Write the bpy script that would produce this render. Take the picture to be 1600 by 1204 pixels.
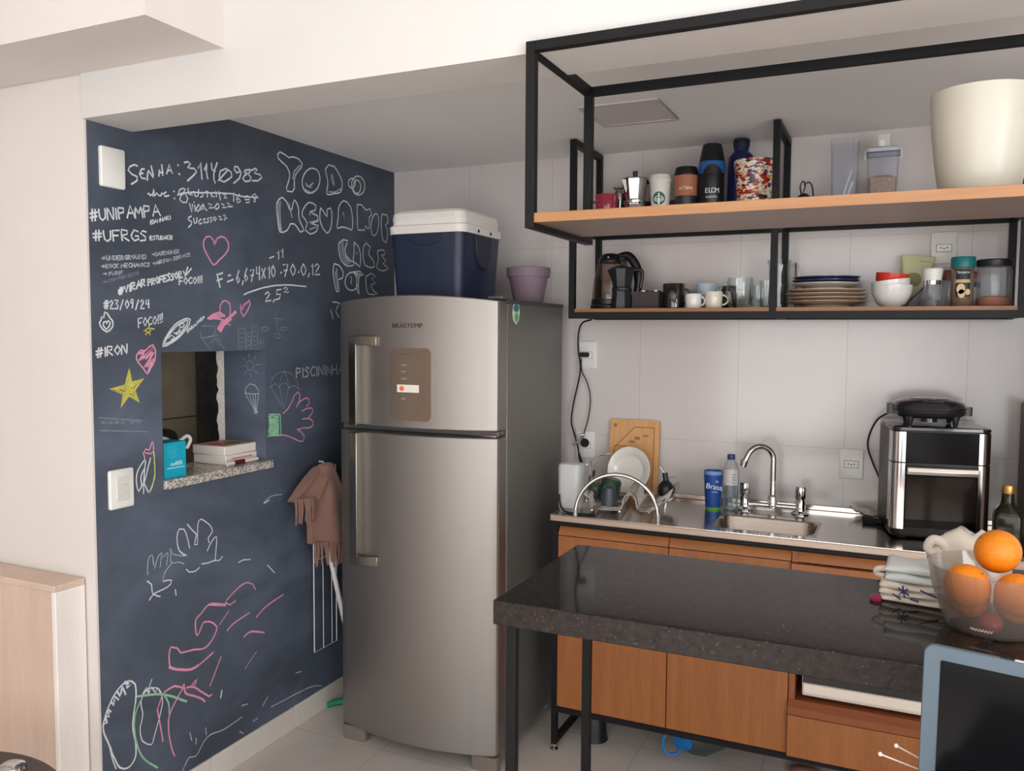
import bpy, bmesh, math, random
from mathutils import Vector, Matrix
PI = math.pi
random.seed(7)
D = bpy.data
SC = bpy.context.scene
COL = SC.collection
for _o in list(D.objects):
    D.objects.remove(_o)

# ------------------------------------------------------------------ camera
CAM_F, CAM_YAW, CAM_PITCH, CAM_ROLL = 1308.5, 0.4294, 0.0628, 0.0058
CAM_POS = Vector((2.0335, -3.1812, 1.5))
cd = D.cameras.new('camera')
cam = D.objects.new('camera', cd)
COL.objects.link(cam)
cd.sensor_fit = 'HORIZONTAL'
cd.sensor_width = 36.0
cd.lens = 36.0 * CAM_F / 1600.0
cd.clip_start = 0.02
_f = Vector((-math.sin(CAM_YAW) * math.cos(CAM_PITCH), math.cos(CAM_YAW) * math.cos(CAM_PITCH), -math.sin(CAM_PITCH)))
_r = Vector((math.cos(CAM_YAW), math.sin(CAM_YAW), 0))
_u = _r.cross(_f)
_r2 = math.cos(CAM_ROLL) * _r + math.sin(CAM_ROLL) * _u
_u2 = -math.sin(CAM_ROLL) * _r + math.cos(CAM_ROLL) * _u
cam.matrix_world = Matrix((( _r2.x, _u2.x, -_f.x, CAM_POS.x), (_r2.y, _u2.y, -_f.y, CAM_POS.y), (_r2.z, _u2.z, -_f.z, CAM_POS.z), (0, 0, 0, 1)))
SC.camera = cam

# ------------------------------------------------------------------ light
W = D.worlds.new('sky')
SC.world = W
W.use_nodes = True
_bg = W.node_tree.nodes['Background']
_bg.inputs[0].default_value = (0.80, 0.90, 1.0, 1)
_bg.inputs[1].default_value = 1.0


def area_light(name, loc, rot, sx, sy, power, color):
    l = D.lights.new(name, 'AREA')
    l.shape = 'RECTANGLE'
    l.size, l.size_y, l.energy, l.color = sx, sy, power, color
    o = D.objects.new(name, l)
    o.location, o.rotation_euler = loc, rot
    COL.objects.link(o)
    return o


# daylight through the balcony door behind the camera and the window in the wall beyond it
area_light('daylight_balcony', (2.3, -5.75, 1.28), (PI / 2 + math.radians(20), 0, 0), 3.8, 2.2, 90, (0.99, 0.985, 0.98))
area_light('daylight_window', (4.45, -4.1, 1.5), (PI / 2, 0, PI / 2), 2.2, 1.6, 92, (0.97, 0.985, 1.0))
_sl = D.lights.new('sun', 'SUN')
_sl.energy, _sl.angle, _sl.color = 9.0, 0.02, (1.0, 0.96, 0.92)
_so = D.objects.new('sun', _sl)
_so.rotation_euler = (math.radians(47), 0, math.radians(-8))
COL.objects.link(_so)
SC.view_settings.view_transform = 'Standard'
SC.view_settings.look = 'None'
SC.view_settings.exposure = 0.03
SC.view_settings.gamma = 1.0
SC.view_settings.use_curve_mapping = False
SC.cycles.use_denoising = True
SC.cycles.max_bounces = 10
SC.cycles.transparent_max_bounces = 16
SC.cycles.sample_clamp_indirect = 6.0
SC.cycles.caustics_reflective = False
SC.cycles.caustics_refractive = False


# ------------------------------------------------------------------ materials
def lin(c):
    return tuple(((v / 255) / 12.92 if v / 255 <= 0.04045 else ((v / 255 + 0.055) / 1.055) ** 2.4) for v in c)


MATS = {}


def new_mat(name):
    m = D.materials.new(name)
    m.use_nodes = True
    nt = m.node_tree
    p = nt.nodes['Principled BSDF']
    return m, nt, p


def mat(name, rgb, rough=0.5, metal=0.0, coat=0.0, noise=0.0, nscale=40, trans=0.0, spec=0.5, sheen=0.0, ior=1.45):
    if name in MATS:
        return MATS[name]
    m, nt, p = new_mat(name)
    c = lin(rgb)
    p.inputs['Base Color'].default_value = (*c, 1)
    p.inputs['Roughness'].default_value = rough
    p.inputs['Metallic'].default_value = metal
    p.inputs['Coat Weight'].default_value = coat
    p.inputs['Transmission Weight'].default_value = trans
    p.inputs['Specular IOR Level'].default_value = spec
    p.inputs['Sheen Weight'].default_value = sheen
    p.inputs['IOR'].default_value = ior
    tc = nt.nodes.new('ShaderNodeTexCoord')
    n = nt.nodes.new('ShaderNodeTexNoise')
    n.inputs['Scale'].default_value = nscale
    n.inputs['Detail'].default_value = 4
    nt.links.new(tc.outputs['Object'], n.inputs['Vector'])
    amt = noise if noise else 0.04
    mx = nt.nodes.new('ShaderNodeMix')
    mx.data_type = 'RGBA'
    mx.inputs[6].default_value = (*[v * (1 - amt) for v in c], 1)
    mx.inputs[7].default_value = (*[min(1, v * (1 + amt)) for v in c], 1)
    nt.links.new(n.outputs['Fac'], mx.inputs[0])
    nt.links.new(mx.outputs[2], p.inputs['Base Color'])
    MATS[name] = m
    return m


def thin_glass(name, rgb=(235, 240, 240), gloss=0.05, haze=0.0, hazecol=(220, 225, 228)):
    """clear thin-walled plastic or glass: see-through with a fresnel reflection"""
    if name in MATS:
        return MATS[name]
    m, nt, p = new_mat(name)
    N, L = nt.nodes, nt.links
    out = N['Material Output']
    N.remove(p)
    t = N.new('ShaderNodeBsdfTransparent')
    t.inputs[0].default_value = (*lin(rgb), 1)
    g = N.new('ShaderNodeBsdfGlossy')
    g.inputs['Roughness'].default_value = gloss
    lw = N.new('ShaderNodeLayerWeight')
    lw.inputs['Blend'].default_value = 0.25
    mr = N.new('ShaderNodeMapRange')
    mr.inputs['To Min'].default_value = 0.04
    mr.inputs['To Max'].default_value = 0.38
    L.new(lw.outputs['Fresnel'], mr.inputs['Value'])
    mx = N.new('ShaderNodeMixShader')
    L.new(mr.outputs[0], mx.inputs[0])
    L.new(t.outputs[0], mx.inputs[1])
    L.new(g.outputs[0], mx.inputs[2])
    if haze:
        d = N.new('ShaderNodeBsdfDiffuse')
        d.inputs[0].default_value = (*lin(hazecol), 1)
        m2 = N.new('ShaderNodeMixShader')
        m2.inputs[0].default_value = haze
        L.new(mx.outputs[0], m2.inputs[1])
        L.new(d.outputs[0], m2.inputs[2])
        L.new(m2.outputs[0], out.inputs[0])
    else:
        L.new(mx.outputs[0], out.inputs[0])
    MATS[name] = m
    return m


def ramp(nt, src, stops):
    r = nt.nodes.new('ShaderNodeValToRGB')
    e = r.color_ramp.elements
    while len(e) > len(stops):
        e.remove(e[-1])
    while len(e) < len(stops):
        e.new(0.5)
    for el, (pos, c) in zip(e, stops):
        el.position = pos
        el.color = (*lin(c), 1) if len(c) == 3 else c
    nt.links.new(src, r.inputs[0])
    return r.outputs[0]


def coords(nt, scale=(1, 1, 1), loc=(0, 0, 0), rot=(0, 0, 0)):
    tc = nt.nodes.new('ShaderNodeTexCoord')
    mp = nt.nodes.new('ShaderNodeMapping')
    mp.inputs['Scale'].default_value = scale
    mp.inputs['Location'].default_value = loc
    mp.inputs['Rotation'].default_value = rot
    nt.links.new(tc.outputs['Object'], mp.inputs[0])
    return mp.outputs[0]


def noise(nt, vec, scale, detail=4, rough=0.5, dist=0.0):
    n = nt.nodes.new('ShaderNodeTexNoise')
    n.inputs['Scale'].default_value = scale
    n.inputs['Detail'].default_value = detail
    n.inputs['Roughness'].default_value = rough
    n.inputs['Distortion'].default_value = dist
    nt.links.new(vec, n.inputs['Vector'])
    return n.outputs['Fac']


def mixc(nt, fac, a, b, mode='MIX'):
    mx = nt.nodes.new('ShaderNodeMix')
    mx.data_type = 'RGBA'
    mx.blend_type = mode
    for sock, v in ((mx.inputs[0], fac), (mx.inputs[6], a), (mx.inputs[7], b)):
        if isinstance(v, (int, float)):
            sock.default_value = v
        elif isinstance(v, tuple):
            sock.default_value = (*lin(v), 1)
        else:
            nt.links.new(v, sock)
    return mx.outputs[2]


def math_n(nt, op, a, b=None):
    n = nt.nodes.new('ShaderNodeMath')
    n.operation = op
    for s, v in zip(n.inputs, (a, b)):
        if v is None:
            continue
        if isinstance(v, (int, float)):
            s.default_value = v
        else:
            nt.links.new(v, s)
    return n.outputs[0]


def bump(nt, p, h, strength=0.2, dist=0.002):
    b = nt.nodes.new('ShaderNodeBump')
    b.inputs['Strength'].default_value = strength
    b.inputs['Distance'].default_value = dist
    nt.links.new(h, b.inputs['Height'])
    nt.links.new(b.outputs[0], p.inputs['Normal'])


def wood(name, dark, light, along='z', rough=0.45, fine=1.0):
    if name in MATS:
        return MATS[name]
    m, nt, p = new_mat(name)
    s = {'z': (14, 14, 0.9), 'x': (0.9, 14, 14), 'y': (14, 0.9, 14)}[along]
    v = coords(nt, s)
    n1 = noise(nt, v, 1.6 * fine, 5, 0.6, 0.6)
    s2 = tuple(a * 5 for a in s)
    n2 = noise(nt, coords(nt, s2), 2.4 * fine, 3, 0.6)
    c = ramp(nt, n1, [(0.25, dark), (0.75, light)])
    c2 = mixc(nt, 0.28, c, ramp(nt, n2, [(0.35, dark), (0.65, light)]))
    nt.links.new(c2, p.inputs['Base Color'])
    p.inputs['Roughness'].default_value = rough
    bump(nt, p, n2, 0.08, 0.001)
    MATS[name] = m
    return m


def brushed(name, rgb, rough=0.32, along='z', metal=1.0):
    if name in MATS:
        return MATS[name]
    m, nt, p = new_mat(name)
    s = {'z': (260, 260, 2), 'x': (2, 260, 260)}[along]
    n1 = noise(nt, coords(nt, s), 1.0, 3, 0.5)
    p.inputs['Metallic'].default_value = metal
    nt.links.new(mixc(nt, n1, tuple(int(c * 0.94) for c in rgb), rgb), p.inputs['Base Color'])
    mr = nt.nodes.new('ShaderNodeMapRange')
    mr.inputs['To Min'].default_value = rough - 0.05
    mr.inputs['To Max'].default_value = rough + 0.05
    nt.links.new(n1, mr.inputs[0])
    nt.links.new(mr.outputs[0], p.inputs['Roughness'])
    MATS[name] = m
    return m


def grid_lines(nt, axis_vals, widths):
    """mask 1 on joint lines: axis_vals = [(socket 0..2, period, offset)]"""
    tc = nt.nodes.new('ShaderNodeTexCoord')
    sp = nt.nodes.new('ShaderNodeSeparateXYZ')
    nt.links.new(tc.outputs['Object'], sp.inputs[0])
    res = None
    for (ax, per, off), w in zip(axis_vals, widths):
        a = math_n(nt, 'SUBTRACT', sp.outputs[ax], off - w / 2)
        b = math_n(nt, 'DIVIDE', a, per)
        c = math_n(nt, 'FRACT', b)
        d = math_n(nt, 'LESS_THAN', c, w / per)
        res = d if res is None else math_n(nt, 'MAXIMUM', res, d)
    return res


def m_tile():
    m, nt, p = new_mat('glazed_wall_tile')
    g = grid_lines(nt, [(0, 0.3754, 0.0), (2, 0.75, 1.094)], [0.0022, 0.0018])
    nz = noise(nt, coords(nt), 3, 3)
    base = ramp(nt, nz, [(0.3, (201, 194, 191)), (0.7, (207, 200, 197))])
    nt.links.new(mixc(nt, g, base, (180, 172, 168)), p.inputs['Base Color'])
    p.inputs['Roughness'].default_value = 0.13
    inv = math_n(nt, 'SUBTRACT', 1.0, g)
    wav = noise(nt, coords(nt), 2.2, 2)
    h = math_n(nt, 'ADD', inv, math_n(nt, 'MULTIPLY', wav, 0.6))
    bump(nt, p, h, 0.16, 0.0012)
    return m


def m_floor():
    m, nt, p = new_mat('beige_floor_tile')
    g = grid_lines(nt, [(0, 0.42, 0.395), (1, 0.42, -0.712)], [0.003, 0.003])
    nz = noise(nt, coords(nt), 5, 5, 0.6)
    base = ramp(nt, nz, [(0.3, (204, 194, 186)), (0.7, (214, 205, 197))])
    nt.links.new(mixc(nt, g, base, (172, 162, 154)), p.inputs['Base Color'])
    p.inputs['Roughness'].default_value = 0.38
    bump(nt, p, math_n(nt, 'SUBTRACT', 1.0, g), 0.3, 0.001)
    return m


def m_board():
    m, nt, p = new_mat('chalkboard_paint')
    v = coords(nt, (1, 1, 1))
    n1 = noise(nt, v, 1.3, 4, 0.55, 0.2)
    n2 = noise(nt, coords(nt, (1, 1.2, 2.2), rot=(0.6, 0, 0)), 1.6, 5, 0.6, 0.6)
    f = math_n(nt, 'MULTIPLY', n1, n2)
    c = ramp(nt, f, [(0.14, (44, 51, 63)), (0.40, (90, 101, 118))])
    n3 = noise(nt, v, 420, 2)
    c = mixc(nt, math_n(nt, 'MULTIPLY', n3, 0.25), c, (120, 126, 136))
    nt.links.new(c, p.inputs['Base Color'])
    p.inputs['Roughness'].default_value = 0.62
    p.inputs['Specular IOR Level'].default_value = 0.35
    return m


def m_granite(name, polished=True):
    m, nt, p = new_mat(name)
    v = coords(nt)
    vo = nt.nodes.new('ShaderNodeTexVoronoi')
    vo.inputs['Scale'].default_value = 260
    nt.links.new(v, vo.inputs['Vector'])
    n1 = noise(nt, v, 60, 5, 0.7)
    base = ramp(nt, n1, [(0.35, (24, 22, 22)), (0.7, (48, 43, 41))] if polished else [(0.35, (36, 31, 30)), (0.7, (58, 50, 47))])
    sp = math_n(nt, 'LESS_THAN', vo.outputs['Distance'], 0.16)
    n2 = noise(nt, v, 120, 2)
    sp = math_n(nt, 'MULTIPLY', sp, math_n(nt, 'GREATER_THAN', n2, 0.60))
    nt.links.new(mixc(nt, sp, base, (165, 155, 148)), p.inputs['Base Color'])
    p.inputs['Roughness'].default_value = 0.06 if polished else 0.4
    p.inputs['Specular IOR Level'].default_value = 0.16
    return m


def m_sill():
    m, nt, p = new_mat('speckled_grey_granite')
    v = coords(nt)
    vo = nt.nodes.new('ShaderNodeTexVoronoi')
    vo.inputs['Scale'].default_value = 240
    nt.links.new(v, vo.inputs['Vector'])
    c = ramp(nt, vo.outputs['Color'], [(0.25, (110, 104, 98)), (0.45, (168, 160, 153)), (0.7, (206, 198, 190))])
    nt.links.new(c, p.inputs['Base Color'])
    p.inputs['Roughness'].default_value = 0.2
    return m


def m_chalk(name, rgb, lo, hi):
    m, nt, p = new_mat(name)
    N, L = nt.nodes, nt.links
    p.inputs['Base Color'].default_value = (*lin(rgb), 1)
    p.inputs['Roughness'].default_value = 0.95
    p.inputs['Specular IOR Level'].default_value = 0.1
    nz = noise(nt, coords(nt), 520, 3, 0.7)
    n2 = noise(nt, coords(nt), 22, 2)
    mr = N.new('ShaderNodeMapRange')
    mr.inputs['From Min'].default_value = 0.35
    mr.inputs['From Max'].default_value = 0.62
    mr.inputs['To Min'].default_value = lo
    mr.inputs['To Max'].default_value = hi
    L.new(math_n(nt, 'ADD', math_n(nt, 'MULTIPLY', nz, 0.7), math_n(nt, 'MULTIPLY', n2, 0.3)), mr.inputs[0])
    L.new(mr.outputs[0], p.inputs['Alpha'])
    return m


def m_plaster(name, dark, light, scale=3, rough=0.9):
    m, nt, p = new_mat(name)
    nz = noise(nt, coords(nt), scale, 6, 0.65)
    nt.links.new(ramp(nt, nz, [(0.3, dark), (0.7, light)]), p.inputs['Base Color'])
    p.inputs['Roughness'].default_value = rough
    bump(nt, p, noise(nt, coords(nt), scale * 30, 4), 0.1, 0.001)
    return m


TILE, FLOOR, BOARD = m_tile(), m_floor(), m_board()
GRAN, GRAN_E, SILL = m_granite('polished_black_granite'), m_granite('honed_black_granite', False), m_sill()
WALLP = m_plaster('warm_white_wall_paint', (212, 205, 200), (218, 211, 206), 1.5)
BEAMP = m_plaster('white_beam_paint', (206, 204, 201), (211, 209, 206), 1.5)
CEILP = m_plaster('grey_white_ceiling_paint', (238, 237, 236), (243, 242, 241), 1.2)
CHALK_M = {'w': m_chalk('white_chalk', (232, 236, 240), 0.6, 1.0), 'f': m_chalk('light_white_chalk', (215, 220, 226), 0.32, 0.8),
           'g': m_chalk('faint_white_chalk', (190, 196, 204), 0.10, 0.42), 'p': m_chalk('pink_chalk', (238, 160, 190), 0.6, 1.0),
           'y': m_chalk('yellow_chalk', (222, 214, 96), 0.45, 0.95), 'e': m_chalk('green_chalk', (168, 226, 186), 0.45, 0.92)}
BLK = mat('black_painted_steel', (17, 16, 18), 0.5, noise=0.08, spec=0.3)
BLKP = mat('black_plastic', (22, 22, 24), 0.35)
BLKG = mat('gloss_black_plastic', (12, 11, 12), 0.12, spec=0.1)
RUB = mat('black_rubber', (20, 20, 21), 0.7)
WHTP = mat('white_plastic', (226, 224, 220), 0.35)
WHTC = mat('white_glazed_ceramic', (228, 226, 222), 0.15, coat=0.4)
CREAM = mat('cream_glazed_ceramic', (225, 216, 200), 0.18, coat=0.4)
CHROME = mat('chrome', (205, 205, 205), 0.08, 1.0)
STEEL = brushed('satin_steel', (186, 178, 172), 0.25, 'x')
FRIDGE = brushed('brushed_fridge_steel', (162, 157, 153), 0.5, 'z')
FRIDGE_H = brushed('fridge_handle_steel', (150, 146, 138), 0.28, 'z')
DOORW = wood('oak_door_laminate', (136, 78, 36), (163, 103, 53), 'z')
RAILW = wood('oak_rail_laminate', (142, 82, 38), (174, 110, 57), 'x')
SHELFW = wood('shaded_oak_shelf_board', (132, 86, 52), (156, 108, 69), 'x')  # wall rack oak, darkened to carry the shade falling on its boards
BAMBOO = wood('bamboo_board', (196, 140, 84), (222, 170, 112), 'z', fine=0.8)
PALEW = wood('pale_ash_laminate', (196, 170, 152), (216, 192, 176), 'z', 0.5, 0.6)
GLASS = thin_glass('clear_glass', (250, 252, 252))
GLASSH = thin_glass('clear_plastic', (246, 248, 249), 0.12, 0.08)
FROST = thin_glass('frosted_plastic', (244, 246, 246), 0.3, 0.5, (236, 238, 237))


# ------------------------------------------------------------------ mesh helpers
class MB:
    def __init__(self):
        self.bm = bmesh.new()
        self.mi = 0

    def _faces(self, vs, fs):
        out = []
        for f in fs:
            try:
                fc = self.bm.faces.new([vs[i] for i in f])
                fc.material_index = self.mi
                out.append(fc)
            except ValueError:
                pass
        return out

    def mesh(self, verts, faces, M=None):
        vs = [self.bm.verts.new(M @ Vector(v) if M else v) for v in verts]
        self._faces(vs, faces)
        return self

    def box(self, x0, x1, y0, y1, z0, z1, M=None):
        v = [(x0, y0, z0), (x1, y0, z0), (x1, y1, z0), (x0, y1, z0), (x0, y0, z1), (x1, y0, z1), (x1, y1, z1), (x0, y1, z1)]
        return self.mesh(v, [(0, 3, 2, 1), (4, 5, 6, 7), (0, 1, 5, 4), (1, 2, 6, 5), (2, 3, 7, 6), (3, 0, 4, 7)], M)

    def loft(self, rings, cap0=True, cap1=True, M=None, closed=False):
        n = len(rings[0])
        vs = [[self.bm.verts.new(M @ Vector(p) if M else p) for p in r] for r in rings]
        m = len(rings)
        for i in range(m - 1 if not closed else m):
            a, b = vs[i], vs[(i + 1) % m]
            for j in range(n):
                k = (j + 1) % n
                self._faces([a[j], a[k], b[k], b[j]], [(0, 1, 2, 3)])
        if not closed:
            if cap0:
                self._faces(list(reversed(vs[0])), [tuple(range(n))])
            if cap1:
                self._faces(vs[-1], [tuple(range(n))])
        return self

    def lathe(self, prof, cx=0, cy=0, cz=0, seg=40, M=None, cap0=True, cap1=True, sx=1, sy=1):
        rings = []
        for r, z in prof:
            r = max(r, 0.0004)
            rings.append([(cx + sx * r * math.cos(2 * PI * i / seg), cy + sy * r * math.sin(2 * PI * i / seg), cz + z) for i in range(seg)])
        return self.loft(rings, cap0, cap1, M)

    def cyl(self, cx, cy, z0, z1, r, r1=None, seg=32, M=None):
        return self.lathe([(r, z0), (r if r1 is None else r1, z1)], cx, cy, 0, seg, M)

    def rod(self, a, b, r, r1=None, seg=12):
        return self.tube([a, b], r, seg, r_end=r1)

    def tube(self, pts, r, seg=8, closed=False, r_end=None):
        P = [Vector(p) for p in pts]
        n = len(P)
        rings = []
        up = None
        for i, p in enumerate(P):
            if closed:
                t = (P[(i + 1) % n] - P[i - 1]).normalized()
            else:
                t = (P[min(i + 1, n - 1)] - P[max(i - 1, 0)]).normalized()
            if up is None:
                up = Vector((0, 0, 1)) if abs(t.z) < 0.9 else Vector((1, 0, 0))
            s = t.cross(up).normalized()
            up = s.cross(t).normalized()
            rr = r if r_end is None else r + (r_end - r) * i / (n - 1)
            rings.append([tuple(p + (s * math.cos(2 * PI * k / seg) + up * math.sin(2 * PI * k / seg)) * rr) for k in range(seg)])
        return self.loft(rings, True, True, None, closed)

    def prism(self, poly, axis, a, b, M=None):
        """extrude a 2-D polygon along an axis between a and b"""
        def p3(q, t):
            return {'x': (t, q[0], q[1]), 'y': (q[0], t, q[1]), 'z': (q[0], q[1], t)}[axis]
        return self.loft([[p3(q, a) for q in poly], [p3(q, b) for q in poly]], True, True, M)

    def ball(self, c, r, sx=1, sy=1, sz=1, seg=24, rings=14, M=None):
        pr = [(r * math.sin(PI * i / rings), -r * math.cos(PI * i / rings) * sz) for i in range(rings + 1)]
        return self.lathe(pr, c[0], c[1], c[2], seg, M, sx=sx, sy=sy)

    def fin(self, name, m, parent=None, bevel=0.0, sharp=38, loc=None, seg=2, rz=None):
        bm = self.bm
        bmesh.ops.remove_doubles(bm, verts=bm.verts, dist=1e-6)
        bmesh.ops.recalc_face_normals(bm, faces=bm.faces)
        lim = math.radians(sharp)
        for e in bm.edges:
            if len(e.link_faces) == 2:
                e.smooth = e.calc_face_angle(0) < lim
            else:
                e.smooth = False
        for f in bm.faces:
            f.smooth = True
        me = D.meshes.new(name)
        bm.to_mesh(me)
        bm.free()
        for mm in (m if isinstance(m, (list, tuple)) else [m]):
            me.materials.append(mm)
        o = D.objects.new(name, me)
        COL.objects.link(o)
        if parent:
            o.parent = parent
        if loc:
            o.location = loc
        if rz is not None:
            o.rotation_euler = (0, 0, rz)
        if bevel:
            b = o.modifiers.new('round', 'BEVEL')
            b.width, b.segments, b.limit_method, b.angle_limit = bevel, seg, 'ANGLE', math.radians(40)
            b.harden_normals = False
        return o


def rrect(hx, hy, r, z, cx=0, cy=0, n=5):
    r = min(r, hx * 0.999, hy * 0.999)
    out = []
    for sx, sy, a0 in ((1, 1, 0), (-1, 1, PI / 2), (-1, -1, PI), (1, -1, 1.5 * PI)):
        for i in range(n + 1):
            a = a0 + PI / 2 * i / n
            out.append((cx + sx * (hx - r) + r * math.cos(a), cy + sy * (hy - r) + r * math.sin(a), z))
    return out


def tag(o, label, cat, group=None, kind=None):
    o['label'], o['category'] = label, cat
    if group:
        o['group'] = group
    if kind:
        o['kind'] = kind
    return o


def thing(name, label, cat, loc=(0, 0, 0), rz=0.0, group=None):
    o = D.objects.new(name, None)
    o.empty_display_size = 0.05
    o.location, o.rotation_euler = loc, (0, 0, rz)
    COL.objects.link(o)
    return tag(o, label, cat, group)


def struct(o):
    o['kind'] = 'structure'
    return o


def copy_tree(o, parent=None):
    c = o.copy()
    COL.objects.link(c)
    if parent:
        c.parent = parent
    for ch in [x for x in D.objects if x.parent == o]:
        copy_tree(ch, c)
    return c


def lettering(name, s, size, m, parent, loc, rot, extrude=0.0004, align='CENTER', sx=1.0):
    cu = D.curves.new(name, 'FONT')
    cu.body, cu.size, cu.extrude, cu.align_x, cu.align_y = s, size, extrude, align, 'CENTER'
    t = D.objects.new(name + '_tmp', cu)
    COL.objects.link(t)
    dg = bpy.context.evaluated_depsgraph_get()
    me = D.meshes.new_from_object(t.evaluated_get(dg))
    D.objects.remove(t)
    D.curves.remove(cu)
    o = D.objects.new(name, me)
    me.materials.clear()
    me.materials.append(m)
    COL.objects.link(o)
    o.parent = parent
    o.location, o.rotation_euler, o.scale = loc, rot, (sx, 1, 1)
    return o


def arc(c, r, a0, a1, n, plane='xz', ry=None):
    ry = ry or r
    out = []
    for i in range(n + 1):
        a = a0 + (a1 - a0) * i / n
        u, v = r * math.cos(a), ry * math.sin(a)
        out.append({'xz': (c[0] + u, c[1], c[2] + v), 'yz': (c[0], c[1] + u, c[2] + v), 'xy': (c[0] + u, c[1] + v, c[2])}[plane])
    return out


def spline(pts, k=6):
    P = [Vector(p) for p in pts]
    out = []
    n = len(P)
    for i in range(n - 1):
        p0, p1, p2, p3 = P[max(i - 1, 0)], P[i], P[i + 1], P[min(i + 2, n - 1)]
        for j in range(k):
            t = j / k
            out.append(0.5 * ((2 * p1) + (-p0 + p2) * t + (2 * p0 - 5 * p1 + 4 * p2 - p3) * t * t + (-p0 + 3 * p1 - 3 * p2 + p3) * t ** 3))
    out.append(P[-1])
    return [tuple(p) for p in out]


def Rz(a, c=(0, 0, 0)):
    return Matrix.Translation(c) @ Matrix.Rotation(a, 4, 'Z')


# heights of the surfaces things stand on
Z_COUNTER, Z_LOW, Z_MID, Z_TABLE, Z_RACK = 0.869, 1.589, 1.893, 0.955, 1.747

# ================================================================== the setting
struct(MB().box(-2.6, 4.5, -6.0, 0.1, -0.08, 0.0).fin('floor', FLOOR))
struct(MB().box(-0.001, 2.6, 0.0, 0.10, 0, 2.26).fin('wall_back', TILE))
# chalkboard wall with the pass-through opening
b = MB()
b.box(-0.19, 0, -1.549, -1.308, 0, 2.26).box(-0.19, 0, -0.846, 0, 0, 2.26)
b.box(-0.19, 0, -1.308, -0.846, 0, 1.012).box(-0.19, 0, -1.308, -0.846, 1.434, 2.26)
wall_left = struct(b.fin('wall_left', BOARD))
# broken plaster edge beyond the painted jamb
b = MB()
rnd = random.Random(5)
ring = []
for i in range(25):
    z = 1.04 + (1.434 - 1.04) * i / 24
    ring.append([(-0.19, -0.8462, z), (-0.222 + rnd.uniform(-.006, .006), -0.8475, z), (-0.226 + rnd.uniform(-.006, .006), -0.835, z), (-0.19, -0.83, z)])
b.loft(ring)
struct(b.fin('trim_1', m_plaster('broken_white_plaster', (214, 204, 192), (246, 242, 236), 60), sharp=20))
struct(MB().box(-2.6, 0.0, -1.556, -1.549, 0, 2.26).fin('wall_front', WALLP))
struct(MB().box(2.50, 2.60, -0.60, 0.0, 0, 2.7).fin('wall_right', WALLP))
struct(MB().box(2.50, 2.60, -1.56, -0.60, 2.2, 2.7).fin('trim_3', WALLP))
b = MB().box(-2.7, -2.6, -6, -1.55, 0, 2.7)
struct(b.fin('wall_lounge_west', WALLP))
b = MB().box(2.6, 4.5, -0.60, -0.5, 0, 2.7)
struct(b.fin('wall_lounge_north', WALLP))
b = MB().box(4.5, 4.6, -6, -5.2, 0, 2.7).box(4.5, 4.6, -3.0, -0.5, 0, 2.7).box(4.5, 4.6, -5.2, -3.0, 0, 0.7).box(4.5, 4.6, -5.2, -3.0, 2.3, 2.7)
struct(b.fin('wall_lounge_east', WALLP))
LOUNGE = m_plaster('peach_lounge_wall_paint', (212, 190, 174), (220, 200, 186), 1.5)
b = MB().box(-2.6, 0.35, -6.1, -6, 0, 2.7).box(4.25, 4.5, -6.1, -6, 0, 2.7).box(0.35, 4.25, -6.1, -6, 2.45, 2.7).box(0.35, 4.25, -6.1, -6, 0, 0.1)
struct(b.fin('wall_lounge_south', LOUNGE))
struct(MB().box(-2.6, 4.5, -6.0, -1.55, 2.62, 2.72).box(2.55, 4.5, -1.55, -0.5, 2.62, 2.72).fin('ceiling_lounge', CEILP))
struct(MB().box(-0.001, 2.6, -1.42, 0.0, 2.2, 2.26).fin('ceiling', CEILP))
# beam between the kitchen and the lounge, and the boxed-in beam beside it
struct(MB().box(0.0, 2.6, -1.5618, -1.395, 2.0747, 2.66).fin('beam', BEAMP))
struct(MB().box(-2.6, 0.508, -1.80, -1.5618, 2.194, 2.66).fin('beam_boxed_in', WALLP))
struct(MB().box(-2.6, 0.0, -1.5618, -1.549, 2.2, 2.66).fin('trim_2', WALLP))
BASE_T = m_plaster('glazed_baseboard_tile', (206, 200, 192), (216, 210, 203), 3, 0.25)
b = MB()
for y0, y1 in ((-1.549, -1.1325), (-1.1295, -0.7125), (-0.7095, -0.29), (-0.287, 0.0)):
    b.box(0.0, 0.008, y0, y1, 0, 0.0845)
struct(b.fin('baseboard_left', BASE_T, bevel=0.0015))
struct(MB().box(0.0, 0.0045, -1.549, 0.0, 0, 0.083).fin('baseboard_left_joint', mat('tile_grout', (232, 228, 222), 0.8)))
# the light shaft seen through the opening
RENDERP = m_plaster('weathered_brown_render', (118, 104, 86), (142, 128, 106), 4)
b = MB().box(-0.66, -0.60, -1.545, 1.2, 0.0, 3.2).box(-0.66, -0.19, 1.2, 1.26, 0, 3.2)
struct(b.fin('wall_shaft', RENDERP))
struct(MB().box(-0.602, -0.598, -1.54, 1.2, 1.146, 1.152).fin('wall_shaft_joint', mat('dark_joint', (70, 54, 38), 0.9)))
dark = m_plaster('dark_brown_band', (40, 32, 26), (78, 66, 54), 9)  # colour of a darker upright band on the shaft wall
struct(MB().box(-0.601, -0.597, -0.575, -0.40, 0.9, 2.0).fin('wall_shaft_dark_band', dark))
struct(MB().box(-0.60, -0.19, -1.54, 1.2, 0.9, 0.96).fin('floor_shaft', RENDERP))

# granite ledge in the opening
o = MB().box(-0.20, 0.012, -1.308, -0.820, 1.012, 1.04).fin('granite_ledge', SILL, bevel=0.002)
tag(o, 'speckled grey granite ledge in the chalkboard wall opening', 'ledge')

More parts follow.
